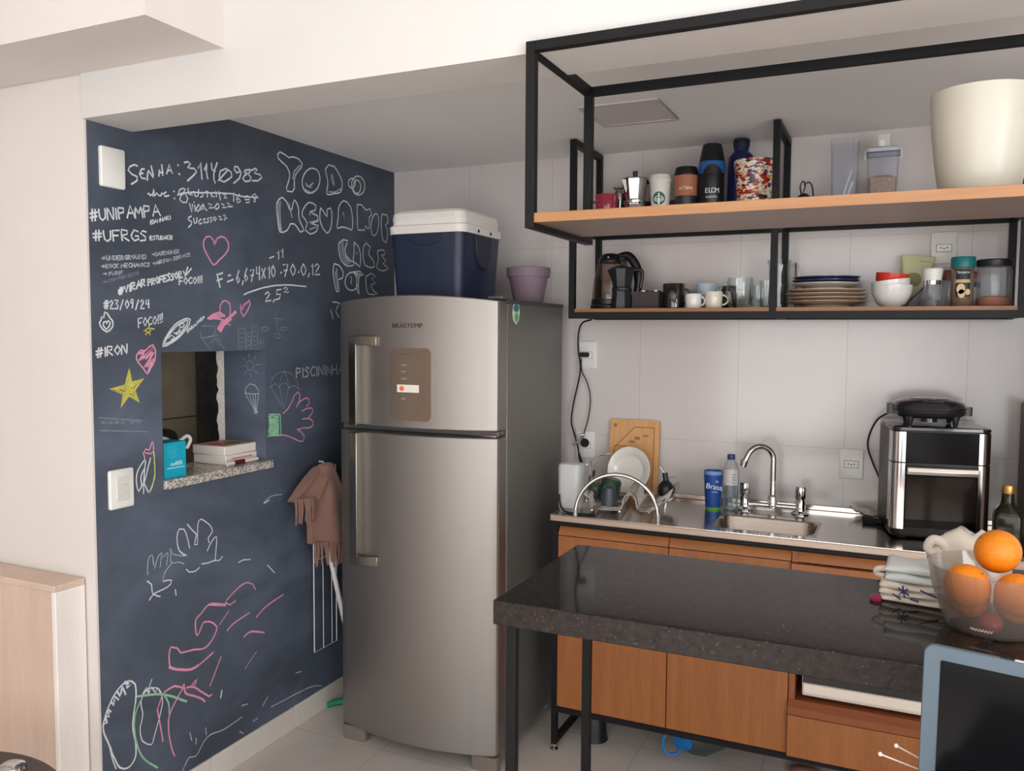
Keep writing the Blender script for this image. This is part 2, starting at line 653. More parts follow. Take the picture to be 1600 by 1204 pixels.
# ------------------------------------------------------------------ chalk on the wall
CHALK = {
 'password_note': """w1.9 1381,1980 1391,1982 1407,1974 1414,1962 1401,1953 1383,1949 1383,1938 1394,1930 1404,1924
w1.9 1356,1976 1366,1974 1374,1958 1367,1948 1353,1948
w1.9 1371,1959 1361,1963
w1.9 1346,1945 1346,1954 1344,1967 1342,1974 1332,1965 1323,1956 1324,1965 1328,1979 1331,1989
w1.9 1303,1964 1300,1983
w1.9 1291,2000 1288,1969
w1.9 1301,1974 1286,1979
w1.9 1273,1976 1262,2006 1251,1982
w1.9 1268,1986 1256,1990
w1.9 1229,2011 1226,2009
w1.9 1226,1985 1221,1983
w1.9 1345,1905 1341,1907 1336,1901 1329,1907 1327,1900 1325,1912 1323,1923 1322,1913 1321,1902 1311,1913 1306,1907 1298,1906 1292,1916
w1.9 1277,1921 1287,1913 1280,1907 1266,1912
w1.9 1247,1928 1245,1927
w1.9 1245,1907 1243,1906
w2.1 1202,2023 1187,2028 1177,2024 1189,2009 1177,2010 1163,2012 1152,2004 1160,1995 1171,1985 1190,1969
w2.1 1145,2016 1135,2037 1130,1984
w2.1 1119,2015 1113,2028 1107,2039 1109,2029 1111,2013 1108,1999 1105,1989
w2.1 1088,2041 1086,2021 1072,2020
w2.1 1063,2048 1067,2038 1074,2025 1078,2013 1079,1999 1077,1988 1073,1981
w2.1 1024,2036 1049,2024 1055,2006 1049,1993 1033,1991 1014,2002 997,2014 1000,2028 1012,2033 1024,2036
w2.1 1017,2031 1059,1991
w2.1 983,2048 985,2039 973,2031 958,2038 969,2052 983,2050
w2.1 969,2052 961,2044 953,2034 961,2016 975,2004 989,1994
w2.1 911,2053 936,2046 939,2039 921,2038 905,2027 912,2014 934,2009 946,2016 936,2029 914,2041 906,2053
w2.1 902,2052 882,2062 873,2060 889,2045 860,2044 851,2037 870,2022 899,2017
w1.7 1207,1943 1222,1937 1228,1926 1222,1923 1206,1931 1201,1942
w1.7 1201,1928 1191,1914 1197,1901 1212,1899 1223,1905 1220,1918 1207,1927
w1.7 1189,1946 1188,1930 1180,1927 1175,1936 1173,1927
w1.7 1166,1940 1159,1925 1149,1928 1146,1939 1145,1949
w1.7 1138,1938 1129,1943 1127,1931 1138,1926
w1.7 1116,1947 1107,1951 1109,1930
w1.7 1094,1940 1085,1950 1091,1935 1077,1937
w1.7 1071,1954 1068,1938
w1.7 1057,1956 1051,1930
w1.7 1037,1949 1025,1953 1034,1937 1022,1941
w1.7 997,1957 989,1965 991,1934
w1.7 962,1962 978,1945 972,1931 957,1940 965,1947 975,1941
w1.7 922,1962 938,1957 935,1947 913,1952 916,1941 932,1938
w1.7 887,1974 900,1967 884,1956 885,1948 894,1946 891,1958 878,1968 887,1974
w1.7 1232,1919 1222,1923 1206,1928 1188,1933 1174,1936 1158,1938 1141,1940 1124,1942 1105,1945 1084,1948 1063,1950 1045,1953 1026,1955 1010,1957 995,1958 978,1957 956,1956 937,1957 912,1960 888,1962 871,1964
w1.7 1184,1899 1175,1872 1172,1899
w1.7 1163,1897 1160,1879
w1.7 1165,1907 1164,1906
w1.7 1146,1902 1156,1887 1150,1878 1141,1889 1142,1905 1141,1896 1139,1885
w1.7 1127,1905 1139,1893 1131,1888 1122,1904 1120,1892 1111,1888
w1.7 1105,1910 1089,1910 1103,1896 1080,1901
w1.7 1066,1916 1076,1904 1072,1896 1058,1904 1060,1915 1066,1916
w1.7 1046,1918 1034,1916 1043,1906 1026,1909
w1.7 1020,1924 1008,1922 1020,1912 996,1916
w1.7 1177,1861 1190,1855 1190,1849 1176,1843 1179,1834 1190,1825
w1.7 1168,1855 1165,1840 1156,1843 1154,1859
w1.7 1137,1857 1148,1848 1143,1840 1134,1845
w1.7 1120,1861 1129,1854 1123,1853 1126,1846 1115,1850
w1.7 1104,1865 1112,1860 1104,1857 1110,1848
w1.7 1090,1869 1098,1864 1090,1859 1096,1852
w1.7 1078,1871 1084,1864 1077,1858 1070,1867 1078,1871
w1.7 1060,1875 1050,1876 1056,1865 1044,1867
w1.7 1038,1882 1029,1882 1035,1876 1022,1876 1035,1867""",
 'hashtag_list': """w1.9 1538,1802 1537,1834
w1.9 1528,1804 1528,1835
w1.9 1545,1821 1521,1828
w1.9 1544,1810 1522,1817
w1.9 1516,1837 1515,1825 1512,1813 1504,1808 1495,1816 1495,1829 1496,1841
w1.9 1487,1811 1488,1822 1489,1837 1488,1844 1484,1840 1478,1829 1472,1819 1468,1814 1467,1822 1468,1837 1469,1848
w1.9 1457,1817 1460,1847
w1.9 1448,1819 1450,1828 1452,1841 1451,1850 1433,1851 1434,1839 1450,1834
w1.9 1421,1825 1410,1862 1394,1830
w1.9 1417,1839 1400,1842
w1.9 1392,1828 1393,1838 1393,1851 1392,1859 1387,1851 1380,1843 1376,1854 1372,1863 1369,1856 1367,1843 1365,1833
w1.9 1358,1835 1360,1845 1362,1858 1361,1868 1342,1869 1343,1856 1360,1851
w1.9 1328,1842 1318,1877 1300,1847
w1.9 1324,1855 1307,1858
w1.2 1336,1829 1339,1821 1336,1815
w1.2 1325,1830 1330,1831 1335,1823 1331,1818 1325,1822 1325,1826 1329,1824
w1.2 1324,1821 1318,1834 1313,1825
w1.2 1321,1826 1315,1828
w1.2 1312,1824 1311,1835 1304,1827 1303,1838
w1.2 1301,1828 1300,1840
w1.2 1292,1831 1292,1843
w1.2 1300,1834 1292,1837
w1.2 1289,1833 1283,1846 1278,1837
w1.2 1287,1838 1280,1840
w1.2 1277,1836 1277,1848 1269,1849 1270,1845 1277,1842 1269,1839
w1.2 1264,1852 1261,1847 1265,1839
w1.9 1528,1749 1527,1777
w1.9 1518,1750 1517,1779
w1.9 1537,1767 1509,1771
w1.9 1536,1757 1510,1762
w1.9 1503,1779 1502,1768 1499,1756 1490,1751 1480,1758 1479,1770 1480,1781
w1.9 1450,1786 1473,1783 1470,1754
w1.9 1472,1769 1454,1771
w1.9 1440,1758 1441,1767 1443,1780 1442,1789 1422,1788 1423,1778 1441,1773 1430,1766 1417,1760
w1.9 1384,1790 1398,1793 1409,1776 1405,1768 1397,1762 1382,1768 1383,1777 1394,1776
w1.9 1355,1792 1367,1794 1376,1786 1358,1778 1357,1768 1376,1764
w1.2 1340,1783 1343,1776 1340,1769
w1.2 1332,1782 1339,1781 1339,1770 1332,1771
w1.2 1339,1776 1333,1776
w1.2 1322,1783 1325,1784 1328,1781 1323,1778 1323,1774 1329,1772
w1.2 1319,1785 1310,1786
w1.2 1315,1786 1315,1774
w1.2 1309,1785 1308,1776 1305,1774 1302,1777 1301,1786
w1.2 1299,1775 1298,1787 1292,1786 1290,1782 1293,1777 1299,1775
w1.2 1288,1777 1283,1789 1279,1778
w1.2 1287,1781 1280,1782
w1.2 1278,1778 1278,1790 1271,1790 1272,1786 1278,1784 1271,1779
w1.2 1267,1793 1264,1786 1267,1778
w1.2 1261,1792 1261,1783
w1.2 1262,1781 1262,1780
w1.2 1257,1792 1257,1783
w1.2 1257,1781 1257,1780
f1.3 1511,1702 1501,1703
f1.3 1504,1707 1500,1703 1505,1699
f1.3 1496,1710 1495,1700 1492,1698 1487,1701 1486,1711
f1.3 1484,1699 1483,1711 1475,1700 1474,1712
f1.3 1471,1701 1471,1712 1464,1712 1461,1708 1464,1703 1471,1701
f1.3 1450,1714 1459,1713 1459,1701 1450,1702
f1.3 1459,1707 1451,1708
f1.3 1446,1703 1446,1715 1438,1714 1439,1711 1446,1709 1437,1704
f1.3 1423,1716 1428,1717 1433,1711 1429,1705 1423,1708 1423,1711 1427,1711
f1.3 1421,1706 1420,1718 1412,1718 1413,1714 1421,1711 1412,1707
f1.3 1402,1720 1408,1714 1402,1709 1397,1715 1402,1720
f1.3 1394,1722 1394,1712 1390,1710 1385,1713 1384,1723
f1.3 1381,1710 1380,1723 1372,1711 1371,1724
f1.3 1368,1711 1368,1724 1360,1724 1357,1719 1360,1714 1368,1711
f1.1 1334,1728 1326,1729
f1.1 1329,1732 1325,1729 1329,1726
f1.1 1322,1724 1322,1735 1316,1735 1314,1731 1316,1726 1322,1724
f1.1 1312,1726 1307,1738 1302,1728
f1.1 1310,1731 1304,1732
f1.1 1294,1739 1298,1740 1301,1737 1296,1734 1296,1731 1302,1729
f1.1 1284,1742 1291,1741 1292,1730 1284,1731
f1.1 1292,1736 1286,1737
f1.1 1281,1732 1276,1744 1272,1734
f1.1 1280,1737 1273,1738
f1.1 1271,1745 1270,1737 1267,1735 1264,1738 1263,1747
f1.1 1261,1735 1259,1746 1256,1740 1252,1747 1251,1737
f1.1 1241,1750 1248,1749 1248,1737 1241,1739
f1.1 1248,1743 1242,1744
f1.1 1238,1740 1238,1751 1231,1751 1231,1747 1238,1745 1230,1741
f1.3 1512,1679 1502,1680
f1.3 1506,1683 1502,1680 1506,1677
f1.3 1498,1675 1498,1686 1490,1686 1491,1682 1498,1680 1490,1676
f1.3 1482,1688 1486,1682 1482,1677 1477,1683 1482,1688
f1.3 1465,1688 1470,1689 1475,1683 1471,1678 1466,1680
f1.3 1464,1679 1463,1690
f1.3 1455,1691 1463,1684 1455,1680
f1.3 1446,1680 1444,1691 1440,1685 1436,1692 1435,1682
f1.3 1423,1694 1432,1694 1432,1682 1424,1683
f1.3 1432,1688 1425,1688
f1.3 1410,1695 1415,1696 1420,1689 1416,1684 1410,1686
f1.3 1408,1684 1408,1696
f1.3 1400,1685 1399,1697
f1.3 1408,1690 1399,1691
f1.3 1396,1686 1390,1698 1384,1688
f1.3 1394,1691 1386,1692
f1.3 1384,1687 1383,1698 1375,1688 1374,1699
f1.3 1370,1689 1370,1700
f1.3 1356,1700 1361,1702 1366,1695 1362,1690 1356,1692
f1.3 1345,1701 1349,1702 1353,1699 1346,1696 1346,1692 1354,1691
f1.1 1333,1701 1324,1703
f1.1 1327,1705 1323,1703 1327,1699
f1.1 1320,1699 1315,1710 1310,1702
f1.1 1318,1703 1312,1705
f1.1 1308,1702 1308,1712
f1.1 1305,1703 1305,1713 1298,1714 1299,1711 1305,1708 1298,1705
f1.1 1287,1717 1291,1717 1294,1714 1288,1712 1288,1709 1295,1706
f1.1 1279,1719 1284,1714 1279,1710 1275,1716 1279,1719
f1.1 1273,1711 1272,1721 1268,1717 1264,1723 1263,1714
f1.1 1247,1728 1251,1728 1254,1725 1248,1723 1248,1720 1255,1717
f1.1 1236,1731 1243,1729 1244,1719 1236,1721
f1.1 1244,1724 1237,1726
f1.1 1233,1723 1232,1733 1225,1734 1226,1730 1233,1728 1225,1725
f1.1 1221,1735 1218,1726 1213,1737
f1.1 1209,1729 1209,1739
f1.1 1196,1741 1201,1742 1206,1735 1202,1731 1196,1734
f1.1 1186,1745 1194,1743 1194,1733 1186,1735
f1.1 1194,1738 1188,1740
f1.1 1506,1659 1495,1660
f1.1 1499,1662 1495,1660 1499,1657
f1.1 1481,1665 1485,1665 1489,1663 1483,1661 1483,1658 1490,1656
f1.1 1477,1667 1477,1660 1473,1658 1468,1661 1467,1668
f1.1 1464,1659 1464,1668 1455,1668 1456,1665 1464,1663 1455,1660
f1.1 1441,1671 1451,1670 1451,1660
f1.1 1451,1665 1443,1666
g1.1 1507,1635 1497,1638
g1.1 1500,1640 1496,1638 1501,1634
g1.1 1483,1644 1488,1644 1492,1639 1488,1636 1483,1638
g1.1 1476,1649 1481,1643 1476,1640 1471,1645 1476,1649
g1.1 1469,1641 1468,1651 1461,1644 1460,1653
g1.1 1457,1653 1447,1656
g1.1 1452,1655 1453,1646
g1.1 1437,1659 1445,1657 1446,1648 1437,1650
g1.1 1445,1652 1438,1654
g1.1 1434,1651 1432,1661 1428,1656 1423,1663 1422,1654
g1.1 1410,1667 1419,1665 1419,1655 1411,1658
g1.1 1419,1660 1412,1662
g1.1 1407,1659 1406,1669 1398,1661 1397,1671
g1.1 1393,1662 1393,1672
g1.1 1389,1674 1385,1669 1389,1662
w2.2 1453,1603 1450,1623
w2.2 1447,1605 1444,1625
w2.2 1457,1614 1440,1621
w2.2 1457,1607 1442,1614
w2.2 1436,1627 1431,1610 1424,1631
w2.2 1417,1614 1417,1634
w2.2 1412,1617 1413,1627 1412,1638 1400,1640 1401,1633 1412,1627 1400,1621
w2.2 1394,1623 1385,1647 1377,1629
w2.2 1391,1632 1380,1636
w2.2 1376,1629 1377,1639 1376,1649 1364,1651 1365,1644 1376,1639 1364,1634
w2.2 1352,1634 1352,1653 1342,1653 1343,1646 1352,1643
w2.2 1338,1637 1337,1656 1328,1656 1329,1650 1337,1646 1328,1640
w2.2 1317,1662 1323,1651 1317,1642 1311,1654 1317,1662
w2.2 1297,1666 1308,1663 1309,1645
w2.2 1308,1654 1300,1656
w2.2 1283,1670 1293,1667 1294,1648 1283,1651
w2.2 1294,1658 1285,1660
w2.2 1268,1674 1273,1675 1278,1669 1270,1664 1270,1657 1279,1653
w2.2 1253,1674 1258,1675 1263,1669 1255,1665 1255,1659 1264,1655
w2.2 1242,1681 1249,1669 1243,1661 1236,1672 1242,1681
w2.2 1233,1664 1233,1683 1223,1684 1224,1677 1233,1673 1222,1667
w2 1214,1687 1209,1670 1181,1697
w2 1210,1681 1208,1672 1196,1700
w1.8 1217,1666 1231,1664 1232,1643
w1.8 1231,1654 1220,1655
w1.8 1205,1667 1213,1656 1205,1647 1198,1658 1205,1667
w1.8 1179,1667 1186,1669 1194,1658 1188,1649 1179,1653
w1.8 1167,1670 1175,1659 1168,1650 1160,1661 1167,1670
w1.8 1154,1673 1154,1659
w1.8 1154,1654 1154,1653
w1.8 1146,1675 1146,1660
w1.8 1146,1656 1146,1654
w1.8 1138,1677 1138,1662
w1.8 1138,1658 1138,1656
w1.7 1503,1561 1501,1584
w1.7 1497,1561 1495,1585
w1.7 1507,1576 1491,1578
w1.7 1507,1568 1492,1570
w1.7 1487,1580 1481,1585 1477,1579 1483,1570 1487,1562 1475,1562
w1.7 1470,1586 1459,1586 1466,1576 1459,1571 1463,1562 1470,1563
w1.7 1453,1560 1442,1588
w1.7 1428,1588 1435,1576 1429,1564 1422,1576 1428,1588
w1.7 1406,1589 1413,1591 1416,1582 1411,1579 1406,1589 1408,1578 1411,1566
w1.7 1399,1561 1388,1590
w1.7 1380,1585 1374,1591 1369,1585 1376,1575 1381,1565 1368,1566
w1.7 1359,1591 1361,1579 1350,1580
w1.7 1351,1592 1351,1568
w1.5 1376,1538 1390,1535 1390,1509
w1.5 1390,1522 1380,1524
w1.5 1365,1539 1372,1525 1366,1514 1358,1528 1365,1539
w1.5 1340,1539 1347,1542 1355,1528 1349,1517 1340,1522
w1.5 1329,1543 1337,1529 1330,1519 1322,1532 1329,1543
w1.5 1316,1547 1317,1530
w1.5 1317,1524 1317,1522
w1.5 1309,1550 1309,1532
w1.5 1309,1526 1309,1524
w1.5 1301,1553 1302,1535
w1.5 1302,1529 1302,1527
w1.9 1531,1424 1527,1451
w1.9 1523,1425 1519,1452
w1.9 1536,1441 1514,1445
w1.9 1536,1432 1516,1436
w1.9 1506,1427 1506,1452
w1.9 1499,1429 1500,1442 1498,1455 1483,1454 1485,1445 1499,1442 1482,1430
w1.9 1465,1457 1475,1443 1465,1431 1455,1445 1465,1457
w1.9 1451,1432 1451,1447 1449,1459 1444,1453 1438,1440 1434,1433 1432,1445 1432,1461""",
 'formula': """w2.1 1071,1687 1059,1644
w2.1 1064,1686 1046,1692
w2.1 1072,1665 1048,1673
w2.1 1020,1685 1010,1687
w2.1 1025,1664 998,1673
w1.9 970,1705 976,1692 982,1677 975,1662 967,1674 975,1683 982,1673
w1.9 950,1672 955,1658
w1.9 931,1715 938,1702 943,1687 937,1671 928,1683 937,1692 943,1682
w1.9 916,1709 897,1715 910,1672
w1.9 913,1692 899,1694
w1.9 883,1723 885,1700 868,1703
w1.9 869,1726 870,1680
w1.9 858,1685 839,1723
w1.9 857,1720 840,1688
w1.9 825,1721 818,1734 818,1689
w1.9 798,1736 804,1725 809,1712 798,1693 791,1702 787,1716 798,1736
w1.9 758,1710 753,1714 756,1715
w1.9 744,1741 718,1746 735,1700
w1.9 740,1721 721,1724
w1.9 690,1748 698,1738 704,1725 690,1706 681,1715 676,1728 690,1748
w1.9 659,1719 654,1723 656,1724
w1.9 629,1754 638,1743 644,1730 630,1710 620,1719 615,1734 629,1754
w1.9 595,1721 601,1707
w1.9 584,1747 574,1759 574,1716
w1.9 561,1750 546,1761 535,1752 550,1734 562,1717 531,1721
w1.8 816,1760 794,1767
w1.8 776,1780 767,1790 768,1760
w1.8 754,1789 745,1800 745,1768
w1.9 948,1625 937,1629 923,1634 905,1639 887,1644 868,1649 848,1654 826,1658 805,1662 784,1665 762,1667 741,1669 718,1670 691,1671 661,1670 634,1670 615,1670
w1.9 842,1631 827,1640 818,1633 831,1619 842,1606 813,1610
w1.9 793,1615 800,1605
w1.9 757,1652 780,1649 783,1633 760,1635 766,1619 786,1614
w1.6 743,1656 729,1661 720,1657 743,1642 716,1644
f1.7 676,1328 677,1339 678,1353 676,1364 654,1361 656,1348 676,1345
f1.7 639,1327 638,1363
f1.7 604,1361 616,1365 626,1356 608,1344 608,1332 629,1328
f1.7 565,1362 579,1367 594,1348 582,1330 565,1335
f1.7 555,1329 554,1368
f1.7 544,1331 544,1351 541,1367 535,1358 525,1341 519,1332 516,1348 516,1368
f1.7 503,1332 503,1371
f1.7 493,1330 493,1350 490,1365 478,1348 466,1330 464,1346 464,1366
f1.7 455,1329 455,1370
f1.7 429,1330 428,1371
f1.7 455,1350 428,1350
f1.7 417,1331 399,1371 381,1332
f1.7 410,1346 387,1347""",
 'outlined_lettering': """w1.9 767,2132 754,2143 728,2139 706,2132 684,2139 666,2139 648,2137 630,2123 639,2107 662,2085 671,2073 676,2060 677,2041 677,2025 690,2011 717,2010 721,2021 715,2033 708,2049 703,2064 703,2078 716,2096 728,2103 742,2108 763,2118 767,2132
w1.9 527,2072 537,2053 554,2036 574,2025 595,2021 613,2024 626,2034 632,2049 630,2068 620,2087 604,2103 584,2115 563,2119 544,2117 531,2107 525,2091 527,2072
w1.9 490,2130 470,2149 434,2149 418,2138 403,2124 390,2111 383,2096 383,2083 386,2068 394,2056 412,2048 436,2044 462,2035 482,2034 483,2045 478,2063 476,2081 479,2094 484,2107 489,2120 490,2130
w1.9 226,2111 227,2096 235,2081 249,2070 267,2063 285,2062 302,2067 314,2077 320,2091 319,2106 311,2120 297,2131 280,2138 261,2140 244,2135 232,2125 226,2111
w1.9 255,2098 257,2088 263,2078 272,2071 283,2067 293,2067 302,2072 307,2080 309,2090 307,2101 301,2110 292,2118 282,2121 272,2121 263,2116 257,2109 255,2098
w1.9 293,2107 295,2099 301,2092 309,2087 318,2084 327,2084 335,2087 340,2092 342,2099 340,2107 335,2114 327,2119 318,2122 308,2123 300,2120 295,2114 293,2107
w1.9 774,1959 761,1975 744,1983 722,1972 714,1960 706,1946 698,1941 691,1952 684,1972 677,1984 665,1976 655,1958 653,1945 654,1931 651,1917 642,1903 631,1890 624,1879 643,1870 654,1877 667,1889 679,1896 701,1894 709,1882 719,1869 740,1859 759,1858 764,1867 767,1880 769,1894 771,1908 773,1921 775,1935 776,1948 774,1959
w1.9 628,1956 613,1973 594,1987 571,1987 551,1981 556,1962 590,1952 569,1948 542,1943 538,1925 562,1916 581,1908 562,1908 538,1907 548,1885 566,1875 587,1869 615,1880 610,1895 605,1911 619,1922 633,1932 634,1943 628,1956
w1.9 522,1976 526,1965 528,1948 528,1933 523,1920 516,1908 508,1898 484,1883 469,1892 458,1910 454,1927 452,1945 452,1961 455,1976 462,1984 482,1975 482,1960 483,1948 494,1954 507,1966 522,1976
w1.9 405,1998 391,2015 373,2025 350,2022 330,2009 323,1999 319,1986 316,1972 314,1959 313,1942 315,1925 320,1914 352,1919 385,1919 419,1910 419,1921 415,1937 411,1954 410,1969 409,1985 405,1998
w1.9 280,2022 251,2026 234,2016 217,2008 188,2018 176,1996 196,1981 195,1961 192,1941 206,1932 223,1944 229,1924 275,1919 280,1932 280,1951 280,1970 282,1989 282,2008 280,2022
w1.9 124,1958 129,1939 138,1923 150,1912 161,1908 172,1911 179,1921 182,1936 181,1954 176,1972 167,1988 155,1999 144,2004 133,2001 126,1991 123,1976 124,1958
w1.9 97,2007 60,2008 52,1994 51,1978 73,1962 54,1943 55,1930 58,1913 62,1897 67,1887 92,1898 96,1908 100,1922 103,1937 104,1951 104,1972 103,1992 97,2007
w1.9 407,1853 380,1869 348,1869 355,1855 366,1838 366,1822 359,1807 332,1790 297,1783 316,1770 354,1766 374,1773 392,1785 400,1796 405,1809 409,1822 411,1839 407,1853
w1.9 304,1867 276,1853 269,1843 263,1830 259,1815 259,1798 261,1780 265,1769 288,1780 310,1785 310,1798 307,1815 304,1831 305,1853 304,1867
w1.9 236,1857 218,1872 189,1858 196,1843 201,1827 185,1815 166,1803 159,1789 160,1777 190,1771 225,1779 233,1789 239,1803 242,1817 242,1831 240,1845 236,1857
w1.9 135,1846 112,1853 86,1854 74,1838 105,1829 87,1820 68,1811 93,1795 69,1787 49,1778 69,1769 99,1764 125,1768 142,1778 136,1794 126,1813 133,1832 135,1846
w1.9 439,1769 408,1765 392,1754 381,1741 381,1727 387,1715 417,1707 416,1694 411,1676 409,1663 425,1659 430,1670 435,1685 440,1700 443,1712 446,1725 447,1737 445,1755 439,1769
w1.9 275,1706 281,1692 294,1679 311,1671 329,1669 346,1672 359,1680 367,1692 368,1707 362,1721 350,1733 333,1741 315,1744 298,1742 284,1733 276,1721 275,1706
w1.9 310,1746 265,1751 237,1738 268,1733 277,1709 276,1691 273,1669 272,1657 280,1663 289,1682 290,1697 289,1714 291,1728 310,1746
w1.9 220,1732 184,1748 148,1737 182,1725 151,1710 187,1697 167,1675 131,1663 164,1659 203,1660 216,1673 220,1692 223,1713 220,1732
w1.9 451,1617 430,1618 404,1613
w1.9 415,1606 424,1594 431,1580 412,1558
w1.9 464,1586 450,1551
f2 644,2115 659,2103 676,2089 682,2072 685,2058
f2 634,2110 651,2096 669,2078 675,2064 676,2054
f2 612,2055 594,2045 567,2063
f2 608,2047 579,2045
f2 622,2033 603,2028 580,2025 558,2035 541,2046
f2 450,2116 455,2096 445,2082 435,2075 437,2085 443,2101 447,2113
f2 471,2045 450,2047 425,2052 394,2069
f2 766,1960 766,1951 767,1937 767,1922 767,1909 765,1896 762,1883 759,1872 757,1864
f2 757,1967 757,1956 758,1941 758,1925 758,1910 757,1897 755,1884 753,1873 752,1865
f2 709,1968 692,1918
f2 591,1912 542,1926
f2 591,1886 550,1900
f2 590,1940 585,1955
f2 379,1977 368,1956 375,1977
f2 401,1848 400,1836 397,1819 391,1804 380,1791 365,1780 354,1772
f2 391,1858 389,1846 386,1828 381,1811 369,1798 354,1785 343,1776
f2 380,1862 380,1853 379,1839 377,1825 373,1812 361,1799 344,1788 332,1780
f2 424,1751 421,1713
f2 434,1738 419,1669
f2 327,1726 323,1707 320,1690 331,1706
f2 305,1743 254,1740
f2 305,1739 260,1735
f2 287,1829 285,1820""",
 'pink_heart': """p2.1 1079,1779 1086,1797 1099,1806 1116,1803 1127,1789 1129,1775 1126,1765 1120,1755 1112,1744 1104,1734 1095,1722 1086,1715 1074,1721 1061,1733 1048,1742 1035,1752 1024,1764 1017,1775 1017,1792 1024,1801 1034,1809 1051,1811 1068,1803 1077,1788 1079,1779""",
 'pink_scribbles': """p1.8 1060,1563 1060,1582 1047,1599 1030,1601 1015,1591 1013,1571 1016,1552
p1.8 1115,1542 1104,1548 1090,1555 1073,1560 1059,1563
p2 1115,1540 1100,1541 1080,1541 1060,1539 1045,1537
p2.5 1109,1542 1095,1547 1077,1553 1051,1559
p3 1106,1540 1090,1543 1071,1547 1054,1551 1041,1553
p2.5 1077,1541 1063,1546 1048,1550 1040,1549
p4 989,1565 1000,1557 1015,1547 1029,1538 1042,1528 1052,1517 1058,1509
p6.5 1015,1543 1029,1535 1045,1525 1055,1513 1062,1504
p4 1048,1535 1070,1507
p1.5 1035,1528 1014,1520
p2 965,1589 964,1577 962,1563 952,1550 940,1561 928,1576 917,1594 924,1608 928,1601 949,1590 956,1575
p1.8 1361,1371 1368,1378 1376,1389 1386,1398 1395,1408 1400,1418 1399,1427 1392,1436 1383,1442 1365,1441 1353,1452 1338,1458 1330,1442 1329,1433 1330,1422 1333,1411 1340,1398 1349,1388 1355,1377 1361,1371
p2.4 1389,1432 1368,1438 1373,1431 1382,1421 1389,1413
p2.4 1378,1417 1369,1424 1355,1435 1342,1445 1336,1450 1340,1445 1351,1434 1360,1426
p2.4 1366,1417 1356,1424 1342,1433 1336,1435 1341,1428 1351,1415 1362,1402 1370,1393
p2.4 1361,1393 1353,1401 1342,1412 1336,1416 1339,1410 1346,1399 1353,1387 1358,1378""",
 'surfboard_drawing': """w1.8 1301,1453 1297,1467 1289,1479 1279,1492 1272,1500 1264,1508 1256,1516 1242,1525 1227,1532 1213,1537 1200,1539 1189,1537 1195,1519 1203,1510 1213,1501 1224,1490 1237,1480 1250,1472 1263,1465 1277,1459 1289,1454 1301,1453
w1.8 1295,1459 1288,1473 1280,1483 1271,1494 1259,1504 1247,1514 1236,1521 1224,1526 1209,1532 1198,1534 1204,1519 1212,1510 1222,1501 1233,1490 1245,1480 1258,1473 1271,1467 1285,1461 1295,1459
w1.5 1277,1478 1268,1487 1254,1480 1268,1472
w1.5 1257,1494 1245,1489 1233,1505
w1.5 1248,1494 1231,1498 1236,1505
w1.5 1216,1522 1215,1520 1215,1517 1217,1515 1220,1513 1224,1511 1228,1511 1231,1512 1233,1513 1234,1515 1233,1518 1231,1520 1228,1522 1225,1523 1221,1524 1218,1523 1216,1522
w1.4 1205,1501 1197,1507
w1.4 1201,1504 1202,1494
w1.4 1196,1498 1191,1512 1187,1504
w1.4 1194,1503 1189,1507
w1.4 1187,1505 1186,1515 1181,1517 1181,1514 1186,1510 1180,1513 1180,1510 1187,1505
w1.4 1177,1510 1172,1523 1168,1516
w1.4 1175,1515 1170,1519
w1.4 1162,1531 1162,1523 1165,1519 1167,1519
w1.4 1158,1524 1153,1537 1149,1530
w1.4 1156,1529 1150,1533
w1.4 1148,1530 1148,1540 1142,1543 1142,1540 1148,1535 1141,1534
w1.4 1138,1536 1134,1549 1129,1543
w1.4 1137,1541 1131,1545""",
